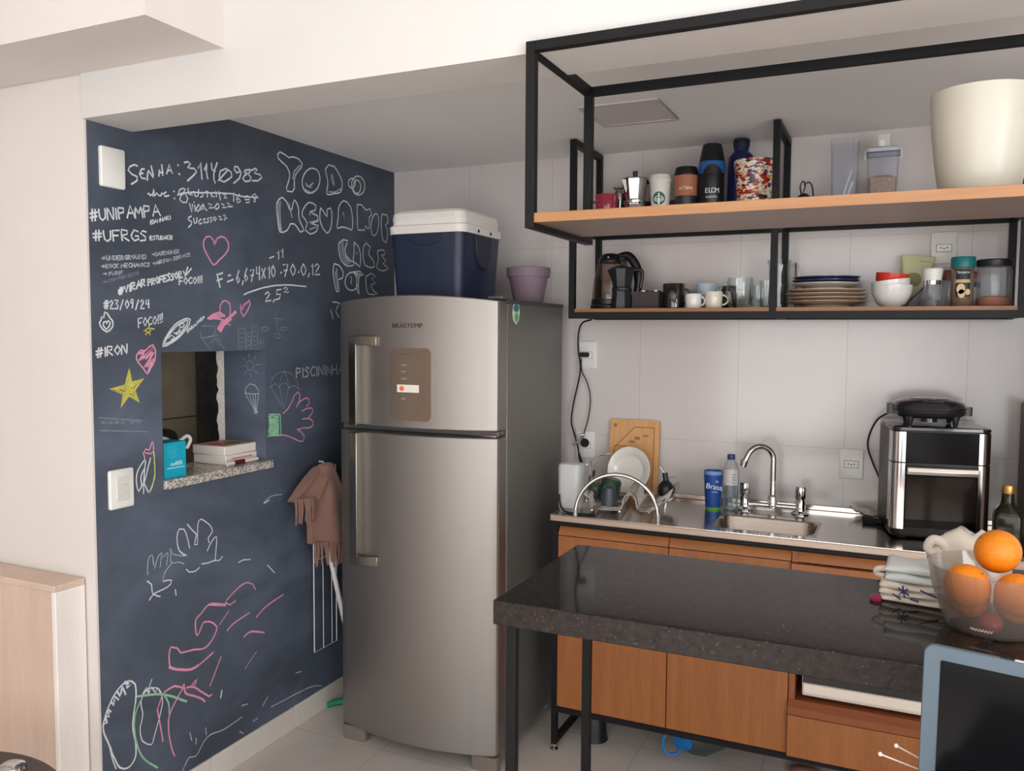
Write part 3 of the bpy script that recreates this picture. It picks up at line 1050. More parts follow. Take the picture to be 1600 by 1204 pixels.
 'faint_city_drawing': """g1.2 979,1440 976,1520 943,1520 945,1439
g1.3 970,1509 965,1509
g1.3 956,1509 951,1509
g1.3 970,1494 966,1494
g1.3 956,1494 952,1494
g1.3 971,1479 966,1479
g1.3 957,1479 952,1479
g1.3 971,1463 966,1463
g1.3 957,1463 952,1463
g1.3 971,1448 967,1448
g1.3 957,1448 953,1448
g1.2 939,1441 936,1494 916,1494 917,1441
g1.3 930,1483 925,1483
g1.3 929,1483 924,1483
g1.3 930,1468 926,1468
g1.3 929,1468 924,1468
g1.3 931,1452 926,1452
g1.3 929,1452 924,1452
g1.2 914,1439 910,1525 883,1525 885,1438
g1.3 904,1514 899,1514
g1.3 896,1514 891,1514
g1.3 905,1498 900,1499
g1.3 897,1499 892,1499
g1.3 905,1483 900,1483
g1.3 897,1483 892,1483
g1.3 905,1467 900,1467
g1.3 897,1467 892,1467
g1.3 905,1452 901,1452
g1.3 897,1452 893,1452
g1.2 872,1440 870,1472 851,1472 852,1440
g1.3 863,1460 858,1460
g1.3 865,1460 860,1460
g1.2 1141,1515 1125,1516 1103,1517 1087,1514 1084,1500 1094,1485 1111,1481 1132,1479 1148,1478
g1.2 1147,1499 1147,1489 1141,1476 1134,1467 1123,1457 1112,1447 1105,1440
g1.2 1135,1478 1072,1486
g1.2 1111,1457 1097,1468 1079,1475 1069,1469 1059,1459 1050,1447 1044,1439
g1.2 1076,1466 1066,1451
g1.1 785,1573 786,1561 785,1543 783,1532 780,1518 776,1506 774,1497
g1.1 804,1547 747,1544
g1.1 761,1484 763,1481 767,1478 773,1476 780,1476 787,1476 794,1478 798,1481 799,1484 797,1487 793,1490 787,1492 780,1493 773,1492 767,1490 763,1487 761,1484
g1.1 725,1510 727,1508 731,1506 737,1504 745,1504 752,1504 758,1505 762,1507 764,1510 762,1512 758,1514 752,1515 745,1516 737,1515 731,1514 727,1512 725,1510
g1.1 825,1509 827,1507 831,1505 837,1504 845,1503 852,1504 858,1505 862,1507 864,1509 862,1511 858,1513 852,1514 844,1515 837,1515 831,1513 826,1511 825,1509""",
 'flame_drawing': """w1.7 1500,1496 1513,1504 1519,1512 1523,1521 1517,1529 1515,1539 1509,1535 1504,1552 1497,1549 1487,1535 1478,1526 1479,1511 1490,1500 1500,1496
w1.7 1499,1519 1502,1526 1510,1522 1510,1513 1500,1503 1490,1513 1487,1523 1494,1528 1499,1519""",
 'yellow_star': """y1.6 1360,1496 1362,1504 1353,1508 1345,1502 1350,1495 1360,1496
y1.5 1352,1516 1351,1509
y1.5 1344,1507 1332,1505
y1.5 1365,1488 1358,1494
y1.5 1348,1488 1351,1494
y1.5 1370,1499 1364,1501
y1.9 1426,1387 1418,1349 1375,1358 1408,1325 1393,1289 1429,1310 1458,1279 1449,1317 1493,1333 1441,1342 1426,1387
y1.5 1427,1357 1424,1340
y1.5 1427,1375 1420,1345
y1.5 1429,1332 1426,1381
y1.5 1424,1340 1405,1343
y1.5 1420,1345 1387,1352
y1.5 1429,1332 1419,1347
y1.5 1405,1343 1419,1329
y1.5 1387,1352 1412,1326
y1.5 1429,1332 1380,1355
y1.5 1419,1329 1413,1313
y1.5 1412,1326 1401,1298
y1.5 1429,1332 1410,1325
y1.5 1413,1313 1429,1322
y1.5 1401,1298 1429,1315
y1.5 1429,1332 1396,1293
y1.5 1429,1322 1442,1308
y1.5 1429,1315 1451,1291
y1.5 1429,1332 1429,1312
y1.5 1442,1308 1438,1325
y1.5 1451,1291 1444,1320
y1.5 1429,1332 1455,1285
y1.5 1438,1325 1458,1333
y1.5 1444,1320 1479,1333
y1.5 1429,1332 1447,1318
y1.5 1458,1333 1434,1337
y1.5 1479,1333 1438,1340
y1.5 1429,1332 1486,1333
y1.5 1434,1337 1427,1357
y1.5 1438,1340 1427,1375
y1.5 1429,1332 1440,1341""",
 'hand_with_green_cuff': """p1.6 754,1201 742,1206 726,1216 713,1229 701,1242 691,1260 667,1275 656,1261 662,1239 670,1227 678,1218
p1.6 675,1224 653,1239 627,1248 605,1245 602,1228 618,1215
p1.6 648,1200 618,1208 587,1208 579,1194 598,1179 608,1170
p1.6 644,1170 608,1170 583,1158 579,1141 599,1133 618,1134 639,1136 674,1134
p1.6 674,1134 654,1123 634,1104 640,1086 660,1087 689,1099 708,1107 728,1115 749,1120 765,1124
e1.7 830,1204 771,1199
e1.7 780,1198 780,1124
e1.7 769,1197 767,1121
e1.7 838,1127 769,1122
e1.4 832,1198 810,1197 783,1193
e1.4 829,1196 810,1196 783,1189
e1.4 832,1193 810,1187 783,1188
e1.4 827,1188 810,1186 783,1186
e1.4 829,1184 810,1183 784,1180
e1.4 829,1184 810,1179 784,1177
e1.4 832,1181 810,1175 784,1175
e1.4 828,1174 810,1173 784,1169
e1.4 831,1172 810,1171 784,1166
e1.4 827,1171 810,1170 784,1166
e1.4 826,1166 810,1164 784,1163
e1.4 831,1164 810,1162 784,1158
e1.4 830,1159 810,1157 784,1153
e1.4 828,1155 811,1154 784,1154
e1.4 828,1152 811,1149 784,1149
e1.4 829,1152 811,1147 784,1146
e1.4 833,1149 811,1143 784,1140
e1.4 835,1144 811,1143 784,1141
e1.4 833,1140 811,1137 784,1139
e1.4 830,1140 811,1135 784,1134
e1.4 828,1133 811,1133 784,1127
e1.4 833,1134 811,1129 784,1129""",
 'faint_parachute': """g1.2 819,1299 817,1312 812,1327 800,1338 784,1347 764,1353 742,1354 723,1351 705,1343 689,1332 676,1317 669,1304 663,1290 659,1281
g1.2 813,1293 749,1217
g1.2 771,1297 749,1227
g1.2 722,1294 742,1226
g1.2 817,1302 794,1313 774,1298 753,1311 734,1310 720,1294 691,1300 673,1291 659,1281
g1.2 742,1354 754,1341 766,1324 770,1309 771,1297
g1.2 742,1354 735,1340 726,1322 723,1306 721,1294""",
 'candle_drawing': """w1.5 1377,1115 1384,1109 1393,1100 1401,1090 1406,1080 1409,1069 1410,1058 1409,1045 1406,1031 1403,1023 1391,1036 1391,1044 1393,1055 1393,1065 1387,1078 1381,1087
w1.5 1344,1135 1343,1127 1342,1114 1342,1101 1341,1091 1341,1079 1341,1068 1343,1057 1347,1044 1352,1031 1358,1020 1364,1014 1370,1020 1376,1034 1382,1044 1393,1038
w1.5 1374,1110 1376,1102 1378,1090 1380,1076 1381,1063 1383,1050 1384,1036 1384,1023 1385,1014
w1.5 1356,1117 1359,1109 1364,1096 1368,1083 1372,1071 1376,1060 1380,1050 1382,1044
y1.5 1342,1121 1342,1109 1341,1091 1341,1073 1342,1057 1347,1044 1353,1032 1359,1022 1364,1015
p1.6 1377,1118 1382,1135 1372,1147 1360,1141 1356,1150 1351,1162 1348,1167 1345,1160 1344,1147 1344,1136 1356,1130 1374,1135""",
 'pair_of_chalk_hands': """w1.4 1223,787 1237,795 1252,809 1256,819 1259,830 1260,842 1261,852 1257,868 1250,878 1231,873 1224,860 1218,842 1215,830 1212,817 1209,808
w1.4 1217,886 1209,876 1198,864 1181,847 1183,836 1187,823 1189,814 1177,812 1176,824 1176,842 1175,861 1174,874 1169,888 1160,891 1148,885 1134,874 1122,864 1113,851 1111,840 1120,831 1130,823 1127,806
w1.4 1135,781 1130,788 1123,798 1116,806 1103,817 1093,820 1092,811 1093,797 1095,783 1097,768 1099,752 1101,742
w1.4 1067,746 1082,736 1104,741 1117,741 1132,740 1148,742 1160,744
w1.4 1170,734 1188,727 1201,728 1214,731 1225,743
f1.2 1290,824 1278,805 1266,799 1252,794 1236,789 1223,787
f1.2 1285,822 1286,813 1287,801 1287,788 1285,779 1274,775 1259,775 1245,769 1234,763
f1.2 1376,765 1376,773 1376,786 1375,798 1373,808 1366,820 1358,822 1355,813 1354,799 1353,788
f1.2 1350,778 1347,785 1343,795 1338,806 1334,813 1320,820 1321,812 1324,799 1327,786 1329,777
f1.2 1316,804 1306,812 1298,815 1298,808 1300,796 1302,784 1304,776
f1.2 1319,735 1316,743 1311,755 1303,763 1292,771 1285,776
w1.5 1318,729 1301,728 1285,724 1290,712 1302,707 1318,704 1331,703 1344,702 1355,700 1366,692 1372,686
w1.5 1378,746 1363,732 1362,722 1361,710 1358,701 1344,691 1331,685
w1.5 993,707 969,710 950,706 934,703
w1.5 848,661 810,623
w1.5 1271,690 1269,672""",
 'pink_hand': """p1.7 911,589 923,611 949,625 963,626 979,624 992,620 1006,614 1020,608 1035,601 1049,593 1057,586 1037,571 1022,574 1009,578
p2.1 1057,578 1071,584 1090,591 1110,598 1127,601 1140,598 1151,592 1161,585 1169,579 1182,574 1190,566 1192,555 1191,542 1190,529 1189,520 1182,514 1176,521 1169,531 1162,542 1155,549 1132,544 1113,532 1098,516 1099,505 1106,494 1115,483 1122,476 1132,470 1142,464 1153,462 1168,463 1184,468 1201,473 1215,475 1230,477 1244,479 1255,482 1268,501 1292,513 1297,507 1300,496 1301,485 1301,474 1300,462 1297,452 1289,443 1273,435 1261,429 1246,423 1231,417 1217,413 1204,411 1194,411 1181,414 1165,418 1146,424 1128,430 1116,434
p3.4 1127,600 1057,577
p3 1301,452 1291,445 1273,434 1260,429 1244,422 1227,416 1214,412 1195,412 1184,414
p1.3 1086,518 1042,552
p1.8 1051,486 1042,492 1023,501 1005,505 981,509 958,513 942,515
p2 908,489 900,493 889,499 875,506 858,512 836,517 809,522 783,526 765,529
p2.5 970,438 959,444 939,446 923,442 903,434 883,426 869,420
p1.7 1133,326 1081,407
p1.2 968,324 910,365
p2.4 1323,381 1312,382 1296,384 1282,384 1266,376 1254,368 1243,375 1243,362 1239,345 1228,335 1212,326 1198,317 1181,306 1168,296 1157,283
p2.2 1233,359 1220,357 1204,351 1190,340 1175,325 1162,314 1149,302 1138,293 1126,294
p1.7 1211,359 1199,367 1189,371 1195,360 1204,348
p1.9 1247,365 1252,360 1260,353 1268,346 1276,337 1284,328 1292,319 1299,309 1304,299 1308,289 1309,279 1309,268 1309,257 1308,242 1306,226 1303,211 1300,197 1296,182 1291,169 1287,160
p1.9 1351,335 1349,327 1347,315 1344,301 1342,287 1339,272 1336,255 1334,239 1332,228
p1.5 1333,371 1351,335""",
 'chalk_feet': """w1.9 1452,466 1441,460 1431,448 1429,439 1428,429 1428,417 1429,405 1431,390 1435,375 1438,359 1440,346 1442,332 1442,321 1441,309 1439,298 1437,287 1434,275 1433,263 1433,252 1433,241 1434,231 1437,223 1444,214 1453,208 1463,206 1476,209 1490,219 1497,229 1503,242 1509,257 1514,268 1518,280 1521,293 1526,305 1531,319 1537,333 1542,347 1544,360 1544,370 1542,379 1538,388 1535,396 1531,405 1526,414 1521,422 1516,429 1510,438 1503,445 1495,452 1486,458 1476,463 1467,467 1452,466
w1.4 1411,387 1411,377 1409,365 1406,353 1406,342 1408,332 1411,322 1415,313 1416,304 1416,290 1413,275 1408,262 1392,246 1376,237 1370,242 1367,252 1362,264 1358,273 1354,283 1349,294 1345,305 1340,317 1336,329 1332,342 1330,354 1332,370 1336,385 1342,397 1355,407 1368,412 1382,415 1394,412 1401,406 1407,397 1411,387
w3.5 1467,467 1453,456 1443,458 1459,450
w2.2 1495,452 1484,432 1481,439 1479,451 1477,458 1471,445 1465,430
w2 1516,429 1505,412 1505,426 1504,440 1490,424
w2 1535,396 1523,386 1526,401 1528,414 1517,399
w2.5 1541,374 1531,372 1536,392
w1.4 1526,305 1524,296 1521,282 1518,267 1515,254 1509,236 1504,223
w1.7 1404,405 1398,414 1391,421 1378,403 1372,416 1364,404 1356,391 1349,405 1342,394 1336,381
w1.2 1381,417 1369,439
w3 1397,411 1385,413 1382,402
e2.6 1426,408 1416,405 1401,401 1384,396 1369,391 1356,387 1344,382 1331,377 1316,369 1296,357 1272,341 1250,325 1234,315
e2 1323,370 1315,357 1307,339 1305,325 1305,310 1304,299
e2 1414,388 1418,382 1424,373 1429,363 1434,354 1436,344 1437,334 1438,324 1437,313 1436,301 1435,288 1432,274 1429,261 1425,248 1420,235 1414,221 1406,208 1394,193 1380,178 1365,164 1355,154""",
 'faint_smudged_lines': """f1.5 1256,96 1251,103 1243,112 1235,122 1227,127 1214,122 1199,118 1188,125 1177,138 1164,151 1149,159 1132,161 1113,158 1093,154 1073,152 1050,153 1025,155 1003,157 987,159
f1.5 837,133 824,132 805,131 783,130 763,128 746,128 730,128 712,127 693,126 668,124 641,122 614,119 591,115 561,105 542,96
f1.5 986,199 958,193
f1.5 884,153 854,178
f1.5 931,119 908,120
f1.5 698,207 665,201
f1.5 1223,207 1216,178
f1.5 1197,177 1198,157
f1.5 1155,193 1153,169
f1.5 999,112 982,97
w2 1086,267 1080,290
f1.2 862,890 847,899 825,907 805,907 782,905 766,904
w1.5 862,888 835,895
g1.5 1531,1255 1384,1233
g1.2 1532,1219 1366,1198
g1.2 1516,1244 1525,1241 1517,1236 1508,1239 1516,1244
g1.2 1496,1242 1504,1239 1496,1234 1487,1238 1496,1242
g1.2 1466,1238 1475,1240 1484,1237 1476,1233 1466,1233 1466,1235 1474,1236
g1.2 1453,1237 1462,1235 1454,1230 1445,1233 1453,1237
g1.2 1420,1235 1429,1232 1420,1228 1411,1231 1420,1235
g1.2 1398,1234 1407,1231 1398,1226 1389,1230 1398,1234""",
}

CHALK_LABEL = {'pink_heart': 'pink heart outline', 'yellow_star': 'yellow chalk star', 'outlined_lettering': 'hollow white capital letters'}


def ribbons(strokes, place):
    b = MB()
    keys = []
    lift = 0.0
    for c, w, pts in strokes:
        if c not in keys:
            keys.append(c)
        b.mi = keys.index(c)
        lift = (lift + 0.00001) % 0.0004
        hw = w * 0.00135
        n = len(pts)
        L, R = [], []
        for i in range(n):
            a, q = pts[max(i - 1, 0)], pts[min(i + 1, n - 1)]
            dx, dz = q[0] - a[0], q[1] - a[1]
            d = math.hypot(dx, dz) or 1
            nx, nz = -dz / d * hw, dx / d * hw
            ex = 0 if 0 < i < n - 1 else (-1 if i == 0 else 1) * hw * 0.6
            px, pz = pts[i][0] + dx / d * ex, pts[i][1] + dz / d * ex
            L.append(place(px + nx, pz + nz, lift))
            R.append(place(px - nx, pz - nz, lift))
        vs = L + R
        b.mesh(vs, [(i, i + 1, n + i + 1, n + i) for i in range(n - 1)])
    return b, [CHALK_M[k] for k in keys]


for nm, body in CHALK.items():
    st = []
    for line in body.split('\n'):
        q = line.split()
        st.append((q[0][0], float(q[0][1:]), [(-int(t.split(',')[0]) / 1000, int(t.split(',')[1]) / 1000) for t in q[1:]]))
    bb, ms = ribbons(st, lambda y, z, l: (0.0006 + l, y, z))
    o = bb.fin('chalk_' + nm, ms, wall_left)
    if nm in CHALK_LABEL:
        o['label'] = CHALK_LABEL[nm] + ' drawn on the wall'
# sun and parachute drawn on the jamb of the opening
ang = lambda k, r0, r1, cx, cz: [(cx + r0 * math.cos(k), cz + r0 * math.sin(k)), (cx + r1 * math.cos(k), cz + r1 * math.sin(k))]
st = [('g', 1.2, [(q[0], q[2]) for q in arc((-0.068, 0, 1.378), 0.017, 0, 2 * PI, 16)])]
for k in range(8):
    st.append(('g', 1.3, ang(k * PI / 4 + .1, 0.027, 0.044, -0.068, 1.378)))
st.append(('f', 1.0, [(-0.092, 1.278), (-0.088, 1.298), (-0.070, 1.312), (-0.046, 1.308), (-0.030, 1.290), (-0.029, 1.278), (-0.06, 1.276), (-0.092, 1.278)]))
for x in (-0.092, -0.074, -0.058, -0.045, -0.030):
    st.append(('f', 0.9, [(x, 1.278), (-0.042, 1.208)]))
st.append(('f', 1.0, [(-0.055, 1.212), (-0.045, 1.205), (-0.034, 1.214)]))
bb, ms = ribbons(st, lambda x, z, l: (x, -0.8468 - l, z))
bb.fin('chalk_sun_and_parachute', ms, wall_left)

# ------------------------------------------------------------------ ceiling lamp, switches, sockets
t = thing('ceiling_lamp', 'flat square white lamp panel set in the kitchen ceiling', 'lamp', (1.24, -0.563, 2.2))
b = MB()
for x0, x1, y0, y1 in ((-.127, .127, -.136, -.112), (-.127, .127, .112, .136), (-.127, -.105, -.112, .112), (.105, .127, -.112, .112)):
    b.box(x0, x1, y0, y1, -0.006, 0)
b.fin('frame', mat('lamp_frame_white', (206, 198, 196), 0.4), t, bevel=0.002)
MB().box(-.1055, .1055, -.1125, .1125, -0.0045, 0).fin('diffuser', mat('lamp_diffuser', (212, 206, 205), 0.6), t)

t = thing('blank_wall_plate', 'blank white cover plate high on the chalkboard wall', 'wall plate', (0, -1.471, 1.958))
MB().loft([[(x, p[0], p[1]) for p in [(q[0], q[1]) for q in rrect(0.041 - k, 0.056 - k, 0.006, 0)]] for x, k in ((0, 0), (0.007, 0), (0.010, 0.003))]).fin('cover', WHTP, t)
t = thing('light_switch', 'white switch plate with three rockers beside the chalkboard ledge', 'light switch', (0, -1.466, 1.043))
MB().loft([[(x, p[0], p[1]) for p in [(q[0], q[1]) for q in rrect(0.042 - k, 0.057 - k, 0.006, 0)]] for x, k in ((0, 0), (0.006, 0), (0.009, 0.003))]).fin('cover', WHTP, t)
for dz in (0.024, 0.0, -0.024):
    o = MB().box(0.009, 0.0115, -0.020, 0.020, dz - 0.0108, dz + 0.0108).fin('rocker', mat('switch_rocker', (214, 212, 208), 0.4), t, bevel=0.0012)


def outlet(label, x, z, bare=True):
    t = thing('wall_outlet', label, 'outlet', (x, 0, z))
    MB().loft([[(p[0], -y, p[1]) for p in [(q[0], q[1]) for q in rrect(0.040 - k, 0.054 - k, 0.005, 0)]] for y, k in ((0, 0), (0.006, 0), (0.009, 0.003))]).fin('cover', WHTP, t)
    MB().box(-0.0225, 0.0225, -0.0112, -0.008, -0.013, 0.011).fin('socket_insert', mat('socket_insert_white', (232, 231, 228), 0.4), t, bevel=0.0012)
    MB().box(-0.0235, 0.0235, -0.0098, -0.008, -0.014, 0.012).fin('shadow_gap', RUB, t)
    for dx, dz in ((-0.0095, 0.0), (0.0, -0.003), (0.0095, 0.0)):
        MB().cyl(0, 0, 0, 0.0008, 0.0024, seg=12, M=Matrix.Translation((dx, -0.0112, dz)) @ Matrix.Rotation(PI / 2, 4, 'X')).fin('pin_hole', RUB, t)
    return t


outlet('white wall outlet above the kettle cord plug, beside the fridge', 0.909, 1.414)
outlet('white wall outlet low behind the dish rack', 0.906, 1.052)
outlet('white wall outlet above the counter, beside the oven', 1.9025, 1.044)
outlet('white wall outlet behind the spice jars on the wall rack', 2.169, 1.792)

# ================================================================== wooden panel and pan at the lower left
t = thing('wooden_sideboard', 'pale wood sideboard standing against the white wall', 'sideboard', (-0.55, -1.60, 0))
MB().box(-0.55, 0.495, -0.05, 0.038, 0, 0.782).fin('body', PALEW, t, bevel=0.002)
MB().box(-0.55, 0.512, -0.0545, 0.040, 0.782, 0.80).fin('top', PALEW, t, bevel=0.002)
MB().box(0.495, 0.512, -0.0535, 0.040, 0, 0.782).fin('side_panel', wood('side_lit_ash_edge', (226, 216, 208), (238, 230, 224), 'z', 0.5, 0.6), t, bevel=0.002)  # end panel in paler ash: the side light is put into its colour
t = thing('low_round_table', 'round black low table standing before the pale wood sideboard', 'table', (0.22, -2.26, 0))
MB().lathe([(0.30, 0.470), (0.345, 0.475), (0.35, 0.488), (0.345, 0.500), (0.02, 0.500)], seg=64).fin('top', mat('dark_brown_black_top', (58, 50, 48), 0.35), t)
for k in range(3):
    a = k * 2 * PI / 3 + .4
    MB().rod((0.22 * math.cos(a), 0.22 * math.sin(a), 0.472), (0.27 * math.cos(a), 0.27 * math.sin(a), 0), 0.014, 0.010).fin('leg', BLK, t)
t = MB().lathe([(0.0, 0.0), (0.022, 0.0), (0.030, 0.012), (0.028, 0.020), (0.018, 0.026), (0.004, 0.028)], seg=32).fin('metal_dish', CHROME, loc=(0.250, -1.985, 0.5002))
tag(t, 'small shiny metal dish on the round black low table', 'dish')

# ================================================================== refrigerator
FX, FY = 0.525, -0.36
fr = thing('refrigerator', 'brushed steel two-door refrigerator beside the chalkboard wall', 'refrigerator', (FX, FY, 0))
FW, Y0, SAG = 0.318, -0.330, 0.058     # half width, door corner plane (local y), bulge


def door_y(x):
    return Y0 - SAG * (1 - (x / FW) ** 2)


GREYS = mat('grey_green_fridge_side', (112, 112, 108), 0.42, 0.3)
GASK = mat('grey_gasket', (58, 58, 60), 0.6)
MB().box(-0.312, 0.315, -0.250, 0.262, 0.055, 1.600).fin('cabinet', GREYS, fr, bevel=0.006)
MB().box(-0.314, 0.317, -0.252, 0.264, 1.597, 1.612).fin('top_panel', mat('dark_fridge_top', (70, 72, 70), 0.5), fr, bevel=0.003)
MB().box(-0.300, 0.303, -0.262, -0.246, 0.07, 1.595).fin('gasket', GASK, fr)
MB().box(-0.29, 0.29, -0.24, 0.24, 0.03, 0.06).fin('base', RUB, fr)


def door_poly(inset=0.0):
    n = 28
    pts = [(-FW, -0.262)]
    x0 = FW - 0.014
    pts.append((-FW, Y0 + 0.006))
    for i in range(n + 1):
        x = -x0 + 2 * x0 * i / n
        pts.append((x, door_y(x)))
    pts += [(FW - 0.004, Y0 + 0.002), (FW, Y0 + 0.010), (FW, -0.262)]
    return pts


for nm, z0, z1 in (('freezer_door', 1.172, 1.620), ('fridge_door', 0.060, 1.150)):
    d = MB().prism(door_poly(), 'z', z0, z1).fin(nm, FRIDGE, fr, bevel=0.004, sharp=25)
    if nm == 'freezer_door':                                   # its top edge rises in a shallow arc
        for v in d.data.vertices:
            if v.co.z > 1.6:
                v.co.z = 1.606 + 0.020 * (1 - (v.co.x / FW) ** 2)
    # handle: a standing bar whose end turns in and runs back to the door
    xh = -0.216
    zt, zb = (1.486, 1.174) if nm == 'freezer_door' else (1.148, 0.678)
    end = zt if nm == 'freezer_door' else zb
    s = 1 if nm == 'freezer_door' else -1
    h = MB()
    yd = door_y(xh)
    h.loft([[(xh - 0.016, yd - 0.034, z), (xh + 0.018, yd - 0.041, z), (xh + 0.021, yd - 0.034, z), (xh + 0.019, yd - 0.002, z), (xh + 0.012, yd - 0.002, z), (xh + 0.012, yd - 0.028, z), (xh - 0.016, yd - 0.026, z)] for z in (zb, zt)])
    xa = xh + 0.095
    h.loft([[(x, y0, end - s * hz), (x, y0, end), (x, y1, end), (x, y1, end - s * hz)] for x, y0, y1, hz in
            ((xh - 0.016, yd - 0.036, yd - 0.024, 0.026), (xh + 0.020, yd - 0.041, yd - 0.020, 0.030), (xa, door_y(xa) - 0.010, door_y(xa) + 0.001, 0.034))])
    h.fin('handle', FRIDGE_H, d, bevel=0.002)
    # recessed grip beside the bar
    g = MB()
    n = 8
    za, zc = (zb + 0.0, zt - 0.02) if nm == 'freezer_door' else (zb + 0.02, zt)
    xs = [xh - 0.052 + 0.05 * i / n for i in range(n + 1)]
    g.loft([[(x, door_y(x) - 0.0012, z) for x in xs] + [(x, door_y(x) + 0.001, z) for x in reversed(xs)] for z in (za, zc)])
    g.fin('grip_strip', mat('grip_strip_grey', (120, 118, 112), 0.4, 0.8), d)
    if nm == 'freezer_door':
        p = MB()
        xs = [-0.068 + 0.161 * i / 16 for i in range(17)]

        def zspan(x):
            e = min(x + 0.068, 0.093 - x)
            r = 0.014
            k = 0 if e >= r else r - math.sqrt(max(0, r * r - (r - e) ** 2))
            return 1.199 + k, 1.446 - k
        fr_, bk = [], []
        p.loft([[(x, door_y(x) - 0.003, zspan(x)[0]), (x, door_y(x) - 0.003, zspan(x)[1]), (x, door_y(x) + 0.001, zspan(x)[1]), (x, door_y(x) + 0.001, zspan(x)[0])] for x in xs])
        pn = p.fin('display_panel', mat('bronze_display_panel', (124, 108, 94), 0.16, 0.35, coat=0.5), d, sharp=30)
        s_ = MB()
        xs = [-0.036 + 0.086 * i / 8 for i in range(9)]
        s_.loft([[(x, door_y(x) - 0.0036, 1.296), (x, door_y(x) - 0.0036, 1.322), (x, door_y(x) - 0.002, 1.322), (x, door_y(x) - 0.002, 1.296)] for x in xs])
        so = s_.fin('paper_sticker', mat('white_sticker_paper', (230, 222, 212), 0.6), pn, sharp=30)
        o = MB().cyl(0, 0, 0, 0.0006, 0.0085, seg=24, M=Matrix.Translation((-0.017, door_y(-0.017) - 0.0036, 1.309)) @ Matrix.Rotation(PI / 2, 4, 'X')).fin('sticker_emblem', mat('orange_print', (222, 104, 48), 0.6), pn)
        lettering('sticker_mark', '!', 0.013, WHTP, pn, (-0.017, door_y(-0.017) - 0.0044, 1.309), (PI / 2, 0, 0), 0.0001)
        lettering('panel_print', 'frost free', 0.010, mat('panel_print_grey', (84, 76, 68), 0.5), pn, (0.0, door_y(0.0) - 0.0036, 1.426), (PI / 2, 0, 0), 0.0001)
        for k, z in enumerate((1.386, 1.364, 1.340, 1.272)):
            MB().box(-0.018, 0.002 - 0.004 * (k % 2), door_y(-0.01) - 0.0042, door_y(-0.01) - 0.003, z, z + 0.005).fin('panel_icon', mat('panel_icon_grey', (146, 132, 120), 0.4), pn)
        lettering('brand_badge', 'BRASTEMP', 0.0225, mat('badge_grey', (92, 84, 78), 0.35, 0.6), d, (0.003, door_y(0.0) - 0.0008, 1.5215), (PI / 2, 0, 0.004), 0.0012, sx=1.14)
MB().box(-0.312, 0.312, door_y(0) + 0.07, -0.262, 1.1515, 1.1705).fin('door_gap_strip', mat('gap_strip_grey', (116, 114, 116), 0.3, 0.7), fr, bevel=0.002)
b = MB()
b.box(0.255, 0.312, -0.335, -0.262, 1.1525, 1.1585)
b.fin('hinge', CHROME, fr, bevel=0.002)
MB().box(0.262, 0.318, -0.300, -0.235, 1.612, 1.622).fin('hinge_cover', mat('hinge_cover_grey', (90, 90, 90), 0.4), fr, bevel=0.003)
FOOTM = mat('taupe_fridge_foot', (120, 110, 102), 0.5)
for x, y, w in ((-0.262, -0.318, 0.048), (0.268, -0.312, 0.050), (-0.26, 0.22, 0.03), (0.26, 0.22, 0.03)):
    MB().loft([rrect(w, 0.020, 0.012, 0.0, x, y), rrect(w, 0.022, 0.012, 0.055, x, y)]).fin('foot', FOOTM, fr)
# round eco sticker on the side
st_ = MB()
poly = [(0.0, -0.040), (0.022, -0.026), (0.030, 0.0), (0.026, 0.026), (0.010, 0.040), (-0.008, 0.040), (-0.024, 0.026), (-0.030, 0.0), (-0.024, -0.024)]
st_.prism([(y - 0.185, z + 1.568) for y, z in poly], 'x', 0.3150, 0.3156)
so = st_.fin('eco_sticker', mat('pale_green_print', (206, 226, 214), 0.5), fr)
so['label'] = 'round green and white eco sticker'
MB().prism([(y * 0.8 - 0.185, z * 0.36 + 1.584) for y, z in poly], 'x', 0.3156, 0.3159).fin('sticker_sky', mat('teal_print', (72, 124, 124), 0.5), so)
MB().prism([(y * 0.55 - 0.182, z * 0.42 + 1.552) for y, z in poly], 'x', 0.3156, 0.3159).fin('sticker_leaf', mat('leaf_green_print', (120, 176, 92), 0.5), so)

# ------------------------------------------------------------------ on the refrigerator
NAVY = mat('navy_plastic', (34, 44, 66), 0.42)
LIDW = mat('cooler_lid_white', (232, 228, 222), 0.4)
t = thing('cool_box', 'navy cool box with a white lid on the refrigerator', 'cool box', (0.478, -0.385, 1.6125), 0.0)
body = MB().loft([rrect(0.140, 0.148, 0.03, 0), rrect(0.146, 0.154, 0.034, 0.10), rrect(0.155, 0.162, 0.036, 0.245), rrect(0.156, 0.163, 0.036, 0.252)]).fin('body', NAVY, t, sharp=50)
g = MB().prism([(-0.065, 0.236), (-0.055, 0.17), (-0.02, 0.125), (0.02, 0.120), (0.055, 0.165), (0.065, 0.236)], 'x', 0.146, 0.160)
g.fin('handle_recess', mat('dark_navy_plastic', (40, 42, 58), 0.5), t, bevel=0.003)
MB().tube(arc((0, -0.1615, 0.245), 0.085, PI, 2 * PI, 16, 'xz', 0.045), 0.0022, 6).fin('embossed_arc', NAVY, t)
lid = MB().loft([rrect(0.160, 0.167, 0.038, 0.244), rrect(0.161, 0.168, 0.038, 0.272), rrect(0.152, 0.160, 0.036, 0.276), rrect(0.151, 0.159, 0.036, 0.293),
                 rrect(0.153, 0.161, 0.036, 0.296), rrect(0.150, 0.158, 0.036, 0.318), rrect(0.140, 0.148, 0.034, 0.328), rrect(0.10, 0.11, 0.03, 0.331)]).fin('lid', LIDW, t, sharp=28)
for y in (-0.05, 0.05):
    MB().cyl(0, 0, 0, 0.003, 0.006, seg=14, M=Matrix.Translation((0.1595, y, 0.256)) @ Matrix.Rotation(PI / 2, 4, 'Y')).fin('hinge_pin', RUB, lid)
